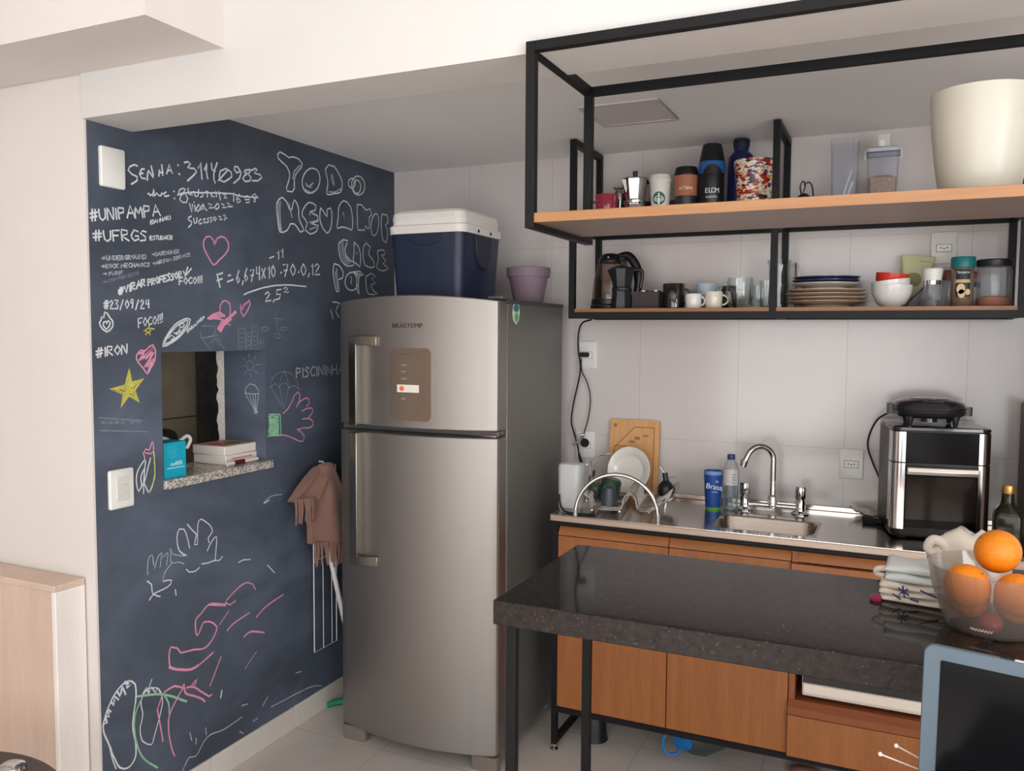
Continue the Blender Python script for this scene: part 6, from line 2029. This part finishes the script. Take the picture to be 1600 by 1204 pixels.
for i in range(4):
    for j in range(3):
        x, y = -0.034 + i * 0.0226, -0.024 + j * 0.024
        MB().lathe([(0.009, 0.003), (0.0112, 0.061), (0.0112, 0.066), (0.004, 0.0665)], x, y, 0, 14).fin('capsule', mat('foil_lid', (170, 160, 156), 0.3, 0.5) if (i + j) % 2 else mat('dark_foil', (54, 46, 46), 0.4, 0.3), t)
mug('black_mug', 'tall shiny black mug beside the capsule box', (1.307, -0.215, Z_LOW), 0.039, 0.0885, mat('gloss_black_glaze', (28, 24, 26), 0.08, coat=0.8), 0.35, 0.037, 0.022)
mug('espresso_cup', 'small plain white espresso cup beside the black mug', (1.383, -0.240, Z_LOW), 0.029, 0.0505, WHTC, 0.1, 0.027, 0.014, 0.0032, cat='cup')
mug('pale_blue_mug', 'pale blue mug standing behind the white espresso cup', (1.402, -0.115, Z_LOW), 0.0385, 0.092, mat('pale_blue_glaze', (188, 200, 212), 0.2, coat=0.4), 0.3, 0.034, 0.018)
mug('cream_cup', 'small cream cup with a looped handle beside the glass mug', (1.454, -0.240, Z_LOW), 0.030, 0.057, CREAM, 0.25, 0.028, 0.021, 0.0035, cat='cup')
mug('black_cup', 'black cup showing behind the small cream cup', (1.478, -0.100, Z_LOW), 0.030, 0.083, mat('gloss_black_glaze', (28, 24, 26), 0.08, coat=0.8), None, cat='cup')


def glass_mug(name, label, loc, s, handle):
    t = thing(name, label, 'glass', loc)
    MB().lathe([(0.030 * s, 0), (0.037 * s, 0.006 * s), (0.0455 * s, 0.035 * s), (0.047 * s, 0.060 * s), (0.0435 * s, 0.105 * s), (0.0415 * s, 0.105 * s), (0.0445 * s, 0.060 * s), (0.042 * s, 0.035 * s), (0.032 * s, 0.012 * s), (0.002, 0.010 * s)], seg=40, cap1=True).fin('glass', GLASS, t)
    if handle is not None:
        c, q = math.cos(handle), math.sin(handle)
        MB().tube([(c * (0.042 + 0.026 * math.sin(PI * k / 12)) * s, q * (0.042 + 0.026 * math.sin(PI * k / 12)) * s, (0.055 + 0.034 * math.cos(PI * k / 12)) * s) for k in range(13)], 0.0042, 10).fin('handle', GLASS, t)
    return t


glass_mug('glass_mug', 'round clear glass mug, nearest the shelf edge of the glasses', (1.540, -0.225, Z_LOW), 1.0, PI)
glass_mug('glass_cup', 'smaller clear glass cup behind the round glass mug', (1.592, -0.130, Z_LOW), 0.80, 0.1)
t = thing('drinking_glass', 'narrow tall drinking glass beside the middle rack post', 'glass', (1.622, -0.190, Z_LOW))
MB().lathe([(0.018, 0), (0.020, 0.004), (0.0225, 0.095), (0.0212, 0.095), (0.0185, 0.010), (0.002, 0.008)], seg=32).fin('glass', GLASS, t)
t = thing('glass_pitcher', 'tall clear glass pitcher behind the middle rack post', 'pitcher', (1.650, -0.085, Z_LOW))
MB().lathe([(0.030, 0), (0.034, 0.004), (0.036, 0.150), (0.042, 0.172), (0.0405, 0.173), (0.0345, 0.150), (0.0325, 0.012), (0.002, 0.010)], seg=40).fin('glass', GLASS, t)
MB().tube(spline([(0.036, 0, 0.15), (0.062, 0, 0.15), (0.066, 0, 0.10), (0.056, 0, 0.05), (0.034, 0, 0.04)], 5), 0.0045, 10).fin('handle', GLASS, t)
t = thing('steel_straw', 'steel straw leaning beside the stacked plates and the glass pitcher', 'straw', (1.705, -0.055, Z_LOW))
MB().rod((0, 0, 0), (-0.006, 0.03, 0.165), 0.0032).fin('straw', SST, t)

PB, PW, PN = mat('beige_stoneware', (186, 160, 136), 0.35), mat('ivory_plate_glaze', (214, 204, 190), 0.2, coat=0.3), mat('navy_plate_glaze', (56, 60, 96), 0.22, coat=0.3)


def plate(name, label, loc, R, H, m, wavy, group=None):
    t = thing(name, label, 'plate', loc, random.uniform(0, 1), group)
    pr = [(0.55, 0.0), (0.60, 0.0), (0.66, 0.012), (0.86, H - 0.007), (1.0, H), (1.0, H + 0.002), (0.86, H - 0.003), (0.64, 0.008), (0.30, 0.006), (0.004, 0.006)]
    n = 72
    rings = []
    for r, z in pr:
        k = max(0.0, (r - 0.8) / 0.2)
        rings.append([(R * r * (1 + wavy * k * math.cos(16 * 2 * PI * i / n)) * math.cos(2 * PI * i / n), R * r * (1 + wavy * k * math.cos(16 * 2 * PI * i / n)) * math.sin(2 * PI * i / n), z) for i in range(n)])
    MB().loft(rings).fin('dish', m, t)
    return t


GP = 'stacked plates on the lower rack board'
z = Z_LOW
labs = ['beige scalloped plate, bottom of the plate stack on the rack', 'beige scalloped plate, second from the bottom of the plate stack', 'beige scalloped plate, third from the bottom of the plate stack', 'beige scalloped plate directly under the ivory plate in the stack']
random.seed(3)
for k in range(4):
    plate('scalloped_plate', labs[k], (1.812 + 0.003 * math.sin(k * 2.1), -0.160, z), 0.126, 0.0215, PB, 0.012, GP)
    z += 0.0125
z += 0.0085
plate('ivory_plate', 'ivory plate between the navy and the beige scalloped plates', (1.810, -0.158, z), 0.108, 0.0225, PW, 0, GP)
z += 0.0135
plate('navy_plate', 'navy rimmed plate, second from the top of the plate stack', (1.811, -0.158, z), 0.108, 0.019, PN, 0, GP)
z += 0.0105
plate('navy_plate', 'navy rimmed plate, topmost of the plate stack on the rack', (1.813, -0.158, z), 0.108, 0.019, PN, 0, GP)


def bowl(name, label, loc, R, H, m, tilt=0.0, group=None):
    t = thing(name, label, 'bowl', loc, 0, group)
    t.rotation_euler = (0, tilt, 0)
    MB().lathe([(R * 0.42, 0), (R * 0.46, 0.004), (R * 0.72, H * 0.2), (R * 0.95, H * 0.6), (R, H), (R - 0.003, H), (R * 0.90, H * 0.6), (R * 0.66, H * 0.22), (0.002, H * 0.10)], seg=48).fin('bowl', m, t)
    return t


GB = 'stacked bowls on the lower rack board'
bowl('white_bowl', 'white bowl at the bottom of the bowl stack on the rack', (2.015, -0.175, Z_LOW), 0.0625, 0.072, WHTC, 0, GB)
bowl('white_bowl', 'white bowl tilted inside another, under the red bowl', (2.017, -0.175, Z_LOW + 0.026), 0.0590, 0.062, WHTC, -0.11, GB)
bowl('red_bowl', 'red bowl tilted on top of the two white bowls', (2.010, -0.175, Z_LOW + 0.052), 0.0505, 0.058, mat('tomato_red_plastic', (208, 56, 34), 0.3), 0.10, GB)
t = thing('snack_packet', 'pale green snack packet leaning on the tiles behind the bowls', 'packet', (2.075, -0.046, Z_LOW), 0.05)
Ms = Matrix.Rotation(-0.10, 4, 'X') @ Matrix.Rotation(0.10, 4, 'Y')
b = MB()
rings = []
for i in range(11):
    u = i / 10
    w = 0.052 - 0.004 * math.sin(PI * u)
    d = 0.002 + 0.016 * math.sin(PI * u) ** 0.6
    rings.append([Ms @ Vector(p) for p in rrect(w, d, d * 0.9, 0.008 + 0.170 * u)])
b.loft(rings).fin('packet', m_plaster('pale_green_packet', (206, 209, 158), (220, 218, 182), 9, 0.4), t, sharp=60)
MB().box(0.006, 0.040, -0.0105, -0.009, 0.140, 0.160, M=Ms).fin('green_print', mat('leaf_green_ink', (126, 158, 62), 0.5), t)
MB().cyl(0, 0, 0, 0.001, 0.024, seg=28, M=Ms @ Matrix.Translation((-0.005, -0.0175, 0.095)) @ Matrix.Rotation(PI / 2, 4, 'X')).fin('round_print', mat('olive_ink', (150, 142, 96), 0.5), t)
o = MB().prism([(-0.038, 0.0), (0.040, 0.0), (0.040, 0.088), (0.030, 0.086), (-0.030, 0.020)], 'y', -0.012, 0.012).fin('black_wedge', BLKP, loc=(2.095, -0.128, Z_LOW), bevel=0.003)
tag(o, 'black wedge-shaped holder between the bowls and the pepper mill', 'holder')
t = thing('pepper_mill', 'clear glass pepper mill with a white cap beside the bowls', 'pepper mill', (2.131, -0.205, Z_LOW))
MB().lathe([(0.031, 0), (0.034, 0.003), (0.033, 0.020), (0.024, 0.062), (0.0235, 0.072)], seg=36).fin('glass', GLASSH, t)
MB().lathe([(0.0285, 0.002), (0.029, 0.022), (0.002, 0.024)], seg=28).fin('peppercorns', m_plaster('peppercorn_mix', (46, 38, 34), (120, 100, 88), 160, 0.8), t)
MB().lathe([(0.0250, 0.070), (0.0255, 0.072), (0.0255, 0.083), (0.024, 0.084)], seg=36).fin('steel_ring', CHROME, t)
MB().lathe([(0.0265, 0.0835), (0.0300, 0.112), (0.0300, 0.118), (0.028, 0.121), (0.002, 0.1215)], seg=36).fin('cap', WHTP, t)
t = thing('brown_capped_jar', 'slim clear jar with a brown cap behind the pepper mill', 'jar', (2.184, -0.100, Z_LOW))
MB().lathe([(0.020, 0), (0.0215, 0.003), (0.0215, 0.085), (0.018, 0.092)], seg=28).fin('glass', GLASSH, t)
MB().lathe([(0.0205, 0.090), (0.021, 0.092), (0.0200, 0.118), (0.017, 0.122), (0.002, 0.122)], seg=28).fin('cap', mat('brown_cap', (132, 92, 74), 0.4), t)
t = thing('spice_jar', 'tall spice jar with a teal lid and a printed label', 'spice jar', (2.216, -0.200, Z_LOW))
MB().lathe([(0.030, 0), (0.032, 0.003), (0.032, 0.118), (0.030, 0.122)], seg=40).fin('glass', mat('tinted_spice_glass', (124, 100, 84), 0.15, coat=0.4), t)
MB().lathe([(0.0345, 0.122), (0.035, 0.124), (0.035, 0.152), (0.033, 0.155), (0.002, 0.155)], seg=40).fin('lid', mat('teal_plastic', (24, 116, 116), 0.4), t)


def wrap(name, r, a0, a1, z0, z1, m, parent, n=14):
    b = MB()
    b.loft([[(r * math.cos(a), r * math.sin(a), z0), (r * math.cos(a), r * math.sin(a), z1), ((r - .0006) * math.cos(a), (r - .0006) * math.sin(a), z1), ((r - .0006) * math.cos(a), (r - .0006) * math.sin(a), z0)] for a in [a0 + (a1 - a0) * k / n for k in range(n + 1)]])
    return b.fin(name, m, parent, sharp=50)


A = -PI / 2 - 0.02
lb = wrap('label', 0.0327, A - .65, A + .65, 0.085, 0.116, mat('dark_teal_ink', (28, 42, 44), 0.5), t)
wrap('label_band', 0.0327, A - .65, A + .65, 0.074, 0.0835, mat('straw_ink', (206, 176, 124), 0.5), t)
wrap('label_base', 0.0327, A - .65, A + .65, 0.030, 0.0735, mat('dark_green_ink', (38, 50, 40), 0.5), t)
for dx, z, rr in ((-0.006, 0.055, 0.012), (0.013, 0.045, 0.007), (-0.004, 0.040, 0.010)):
    b = MB()
    b.prism([(dx + rr * math.cos(2 * PI * k / 20), z + rr * 1.35 * math.sin(2 * PI * k / 20)) for k in range(20)], 'y', -0.0338, -0.0322)
    b.fin('label_oval', mat('cream_ink', (216, 190, 148), 0.5), t)
for i, ch in enumerate('Tempero'):
    a = A + (i - 3) * 0.155
    lettering('label_letter', ch, 0.0115, WPR, lb, (0.0330 * math.cos(a), 0.0330 * math.sin(a), 0.106), (PI / 2, 0, a + PI / 2), 0.0002)
MB().lathe([(0.0330, 0.0845), (0.0331, 0.0855)], seg=4, cap0=False, cap1=False).fin('label_line', WPR, lb) if False else None
t = thing('blue_and_red_bottle', 'small clear bottle with red and blue print behind the big jar', 'bottle', (2.258, -0.085, Z_LOW))
MB().lathe([(0.016, 0), (0.017, 0.003), (0.017, 0.105), (0.010, 0.118), (0.009, 0.128), (0.002, 0.128)], seg=24).fin('bottle', GLASSH, t)
MB().lathe([(0.0174, 0.068), (0.0174, 0.082)], seg=24, cap0=False, cap1=False).fin('blue_band', mat('ink_blue', (46, 50, 140), 0.4), t)
MB().ball((-0.003, -0.0165, 0.105), 0.011, sy=0.3, seg=16, rings=8).fin('red_spot', mat('ink_red', (186, 36, 70), 0.4), t)
t = thing('storage_jar', 'wide clear storage jar with a black lid at the end of the rack', 'jar', (2.303, -0.190, Z_LOW))
MB().lathe([(0.046, 0), (0.049, 0.004), (0.049, 0.110), (0.043, 0.124), (0.0425, 0.128)], seg=48, cap1=False).fin('glass', GLASSH, t)
MB().lathe([(0.046, 0.004), (0.0465, 0.028), (0.03, 0.033), (0.002, 0.034)], seg=36).fin('lentils', m_plaster('orange_lentils', (170, 92, 56), (204, 122, 82), 150, 0.8), t)
MB().lathe([(0.0495, 0.124), (0.0505, 0.126), (0.0505, 0.142), (0.048, 0.145), (0.002, 0.145)], seg=48).fin('lid', mat('black_lid', (26, 26, 34), 0.4), t)

# ================================================================== hanging rack over the counter table
t = thing('hanging_rack', 'black steel rack with one oak board hanging from the white beam', 'rack', (0, 0, 0))
HX0, HX1, HY0, HY1, HZ0, HZ1 = 1.328, 2.498, -1.583, -1.212, 1.716, 2.092
s = 0.020
for x in (HX0, HX1 - s):
    for y in (HY0, HY1 - s):
        MB().box(x, x + s, y, y + s, HZ0, HZ1).fin('post', BLK, t, bevel=0.001)
    for z in (HZ0, HZ1 - s):
        MB().box(x, x + s, HY0 + s, HY1 - s, z, z + s).fin('side_bar', BLK, t, bevel=0.001)
for y in (HY0, HY1 - s):
    MB().box(HX0 + s, HX1 - s, y, y + s, HZ1 - s, HZ1).fin('top_bar', BLK, t, bevel=0.001)
o = MB().box(HX0 + s, HX1 - s, HY0 + 0.002, -1.300, 1.7265, Z_RACK - 0.0005).fin('board', [wood('oak_hanging_board', (146, 98, 59), (172, 124, 80), 'x', 0.35), wood('oak_underside_grey_reflection', (116, 96, 86), (132, 111, 100), 'x', 0.35)], t, bevel=0.001)  # downward faces greyer: the wall's reflection is painted into the oak
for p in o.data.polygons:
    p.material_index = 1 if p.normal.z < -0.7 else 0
t = thing('cream_planter', 'large empty cream planter on the hanging rack board', 'planter', (2.163, -1.40, Z_RACK))
MB().lathe([(0.062, 0), (0.065, 0.003), (0.074, 0.06), (0.082, 0.125), (0.086, 0.192), (0.086, 0.196), (0.0825, 0.195), (0.078, 0.12), (0.060, 0.01), (0.002, 0.008)], seg=72).fin('planter', mat('cream_gloss_plastic', (188, 184, 170), 0.34), t)

# ================================================================== granite counter table
t = thing('counter_table', 'black granite counter table on thin black steel legs', 'table', (0, 0, 0))
b = MB()
b.box(1.300, 2.496, -1.667, -1.165, 0.904, Z_TABLE)
o = b.fin('granite_top', [GRAN, GRAN_E], t, bevel=0.0025)
for p in o.data.polygons:
    p.material_index = 0 if p.normal.z > 0.7 else 1
for x, y in ((1.335, -1.646), (1.337, -1.187), (2.474, -1.646), (2.474, -1.187)):
    MB().box(x - .0105, x + .0105, y - .0105, y + .0105, 0, 0.904).fin('leg', BLK, t, bevel=0.001)
for x, y in ((1.335, -1.646), (1.337, -1.187), (2.474, -1.646), (2.474, -1.187)):
    MB().box(x - .0105, x + .016, y - .0105, y + .0105, 0.901, 0.904).fin('fixing_plate', BLK, t)

# folded towels
TW1 = mat('pale_grey_cotton', (206, 210, 206), 0.95, noise=0.08, nscale=300, sheen=0.3)
TW2 = mat('cream_cotton', (212, 200, 184), 0.95, noise=0.08, nscale=300, sheen=0.3)


def folded(name, label, loc, hx, hy, z0, z1, m, seed, layers=2, rz=0.0, cat='towel'):
    t = thing(name, label, cat, loc, rz)
    rnd = random.Random(seed)
    h = (z1 - z0) / layers
    for l in range(layers):
        b = MB()
        za = z0 + l * h
        hm = h * 0.5
        ph = rnd.uniform(0, 6)
        secs = []
        n = 22
        for i in range(n + 1):
            u = i / n
            x = -hx + 2 * hx * u
            ring = []
            yy = hy * (1 - 0.05 * math.sin(5 * u + ph))
            for k in range(16):
                a = 2 * PI * k / 16
                c, s_ = math.cos(a), math.sin(a)
                r = (abs(c) ** 5 + abs(s_) ** 5) ** (-0.2)
                endk = min(1.0, (1 - abs(2 * u - 1)) * 9 + 0.35)
                ring.append((x, yy * c * r, za + hm + hm * endk * s_ * r * (0.96 + 0.0 * math.sin(7 * u + ph)) + 0.0022 * math.sin(9 * u + 3 * c + ph) * (s_ > 0)))
            secs.append(ring)
        b.loft(secs)
        b.fin('fold', m, t, sharp=70)
    return t


t = folded('folded_cloth', 'cream dish cloth with blue print, under the pale towel', (2.088, -1.285, Z_TABLE), 0.066, 0.050, 0.0, 0.040, TW2, 3, 3, -0.10)
INKB = mat('indigo_ink', (52, 58, 104), 0.7)
for a, c in (((-0.030, 0.018), (-0.012, 0.034)), ((-0.030, 0.033), (-0.010, 0.020)), ((-0.022, 0.038), (-0.018, 0.014)), ((-0.040, 0.020), (-0.025, 0.010)), ((-0.008, 0.014), (0.008, 0.010)), ((0.010, 0.034), (0.045, 0.022))):
    MB().tube([(a[0], -0.0512, a[1]), (c[0], -0.0512, c[1])], 0.0018, 6).fin('print_stroke', INKB, t)
t = folded('folded_towel', 'pale grey folded towel, topmost of the two cloths', (2.092, -1.282, Z_TABLE + 0.0412), 0.062, 0.050, 0.0, 0.036, TW1, 8, 2, -0.06)
MB().tube(spline([(-0.062, -0.02, 0.020), (-0.078, -0.024, 0.018), (-0.080, -0.020, 0.008), (-0.066, -0.018, 0.004)], 4), 0.006, 8).fin('hem_corner', TW2, t)
o = MB().loft([rrect(0.010, 0.010, 0.005, 0.0), rrect(0.012, 0.012, 0.006, 0.006), rrect(0.006, 0.006, 0.004, 0.011)]).fin('pink_cap', mat('magenta_plastic', (150, 44, 82), 0.4), loc=(2.012, -1.325, Z_TABLE))
tag(o, 'small magenta cap peeking out beside the cream dish cloth', 'cap')

# bread bag cloth behind the bowl
t = thing('cloth_bag', 'crumpled cream cloth bag behind the fruit bowl', 'bag', (2.182, -1.207, Z_TABLE))
rnd = random.Random(9)
b = MB()
rings = []
n = 30
for i in range(10):
    v = i / 9
    z = 0.135 * v
    base = 0.055 * (1 - 0.35 * v) + 0.010 * math.sin(PI * v)
    if i == 9:
        base *= 0.55
    rings.append([((base * 1.35 * (1 + 0.10 * math.sin(5 * a + 4 * v) + 0.05 * math.sin(11 * a - 6 * v))) * math.cos(a), (base * 0.72 * (1 + 0.10 * math.sin(5 * a + 4 * v))) * math.sin(a), z + 0.008 * math.sin(3 * a + 2) * v) for a in [2 * PI * k / n for k in range(n)]])
b.loft(rings).fin('bag', TW2, t, sharp=80)
MB().tube(spline([(-0.060, -0.012, 0.080), (-0.074, -0.018, 0.098), (-0.064, -0.022, 0.116), (-0.046, -0.02, 0.108), (-0.040, -0.016, 0.088)], 5), 0.010, 10).fin('gathered_hem', TW2, t)

# fruit bowl
BXc, BYc = 2.213, -1.412
t = thing('fruit_bowl', 'clear plastic fruit bowl full of oranges on the granite table', 'bowl', (BXc, BYc, Z_TABLE))
MB().lathe([(0.070, 0.0), (0.076, 0.002), (0.090, 0.030), (0.104, 0.072), (0.112, 0.118), (0.1095, 0.118), (0.1015, 0.072), (0.0875, 0.031), (0.074, 0.006), (0.002, 0.005)], seg=64).fin('bowl', thin_glass('fruit_bowl_plastic', (246, 244, 242), 0.08, 0.14, (176, 166, 158)), t)
_sq = []
for k in range(25):
    a = -PI / 2 - 0.52 + k * 0.018
    _sq.append((0.0845 * math.cos(a), 0.0845 * math.sin(a), 0.017 + 0.0026 * math.sin(k * 1.9)))
MB().tube(_sq, 0.0007, 6).fin('embossed_mark', mat('embossed_plastic', (216, 206, 198), 0.3), t)


def m_orange():
    m, nt, p = new_mat('orange_peel')
    v = coords(nt)
    nz = noise(nt, v, 9, 3)
    nt.links.new(ramp(nt, nz, [(0.3, (232, 124, 14)), (0.7, (244, 146, 26))]), p.inputs['Base Color'])
    p.inputs['Roughness'].default_value = 0.38
    vo = nt.nodes.new('ShaderNodeTexVoronoi')
    vo.inputs['Scale'].default_value = 420
    nt.links.new(v, vo.inputs['Vector'])
    bump(nt, p, vo.outputs['Distance'], 0.25, 0.0008)
    p.inputs['Subsurface Weight'].default_value = 0.08
    p.inputs['Subsurface Radius'].default_value = (0.02, 0.008, 0.002)
    return m


ORG = m_orange()
GO = 'oranges in the fruit bowl'
proto = None
for x, y, z, r, lab in ((2.166, -1.452, 1.040, 0.040, 'orange nearest the folded cloths, against the wall of the bowl'),
                        (2.218, -1.400, 1.098, 0.0405, 'orange at the very top of the heap in the bowl'),
                        (2.247, -1.462, 1.036, 0.0395, 'orange low beside the topmost orange, towards the bowl rim by the laptop'),
                        (2.174, -1.385, 0.999, 0.037, 'orange at the bottom of the bowl on the cloth bag side'),
                        (2.252, -1.388, 0.999, 0.037, 'orange at the bottom of the bowl farthest from the cloths')):
    o = MB().ball((0, 0, 0), 1.0, sz=0.96, seg=40, rings=24).fin('orange', ORG) if proto is None else proto.copy()
    if proto is None:
        proto = o
        nav = MB().lathe([(0.06, 0.950), (0.05, 0.975), (0.02, 0.968)], seg=10).fin('stem_scar', mat('green_brown_stem', (110, 104, 50), 0.8), o)
    else:
        COL.objects.link(o)
        c = nav.copy()
        c.parent = o
        COL.objects.link(c)
    o.location, o.scale = (x, y, z), (r, r, r)
    o.rotation_euler = (random.uniform(-.4, .9), random.uniform(-.6, .6), random.uniform(0, 6))
    tag(o, lab, 'orange', GO)
o = MB().ball((0, 0, 0), 0.021, sz=0.9, seg=24, rings=14).fin('plum', mat('rosy_plum_skin', (166, 66, 70), 0.35, noise=0.2), loc=(2.203, -1.472, 0.981))
tag(o, 'small rosy plum under the oranges in the bowl', 'plum')

# ================================================================== laptop on a desk in front
LA = -0.218
desk = thing('desk', 'dark desk carrying the laptop in front of the granite table', 'desk', (2.080, -1.900, 0), LA)
MB().box(0.006, 0.62, -0.66, 0.095, 0.815, 0.840).fin('desk_top', mat('dark_desk_laminate', (60, 50, 46), 0.4), desk, bevel=0.002)
for x in (0.03, 0.59):
    for y in (-0.63, 0.02):
        MB().box(x - .015, x + .015, y - .015, y + .015, 0, 0.815).fin('leg', BLK, desk)
t = thing('laptop', 'open silver laptop with a black screen standing before the granite table', 'laptop', (2.080, -1.900, 0.8402), LA)
SIL = mat('silver_blue_laptop', (90, 104, 115), 0.4, 0.2)
MB().loft([rrect(0.165, 0.115, 0.012, 0.0, 0.165, -0.118), rrect(0.165, 0.115, 0.012, 0.016, 0.165, -0.118)]).fin('keyboard_deck', SIL, t, bevel=0.002)
ML = Matrix.Translation((0.165, 0.0, 0.014)) @ Matrix.Rotation(-0.06, 4, 'X')


def rr2(hx, hz, r, y, cz):
    return [(p[0], y, p[1] + cz) for p in rrect(hx, hz, r, 0)]


lid = MB().loft([rr2(0.165, 0.107, 0.014, 0.008, 0.107), rr2(0.165, 0.107, 0.014, 0.000, 0.107), rr2(0.1635, 0.1055, 0.013, -0.0015, 0.107)], M=ML).fin('screen_lid', SIL, t, sharp=40)
MB().loft([rr2(0.143, 0.088, 0.002, -0.0016, 0.107), rr2(0.143, 0.088, 0.002, -0.0022, 0.107)], M=ML).fin('screen', mat('black_screen', (8, 9, 11), 0.12, spec=0.15), lid)
MB().box(-0.072, -0.030, 0.0015, 0.0065, 0.2138, 0.2146, M=ML).fin('top_edge_slot', mat('slot_black', (24, 24, 28), 0.5), lid)
MB().box(-0.055, -0.043, 0.0010, 0.0070, 0.2140, 0.2150, M=ML).fin('shutter', WHTP, lid)
keys = MB()
for r in range(5):
    for k in range(13):
        keys.box(0.025 + k * 0.0215, 0.025 + k * 0.0215 + 0.018, -0.115 + r * 0.019, -0.115 + r * 0.019 + 0.016, 0.016, 0.0175)
keys.fin('keys', BLKP, t)
# cotton swabs lying in a shallow dish behind the laptop
pot = thing('swab_dish', 'small dark dish behind the laptop with cotton swabs resting on it', 'dish', (2.142, -1.838, 0.8402))
MB().lathe([(0.020, 0), (0.026, 0.003), (0.030, 0.009), (0.028, 0.009), (0.022, 0.004), (0.002, 0.003)], seg=28).fin('dish', BLKP, pot)
SWM = mat('swab_white', (222, 212, 204), 0.7)
for (x, y, z), q, lab in (((2.031, -1.880, 0.891), (2.140, -1.8335, 0.8452), 'cotton swab leaning lowest from behind the laptop edge'), ((2.052, -1.870, 0.9035), (2.152, -1.833, 0.8475), 'cotton swab leaning above another behind the laptop edge')):
    t = thing('cotton_swab', lab, 'cotton swab', (x, y, z), 0, 'cotton swabs behind the laptop')
    d = Vector(q) - Vector((x, y, z))
    MB().tube([(0, 0, 0), tuple(d)], 0.0011, 8).fin('stick', SWM, t)
    MB().ball((0, 0, 0), 0.0032, seg=12, rings=8).fin('cotton_tip', SWM, t)
bpy.context.view_layer.update()
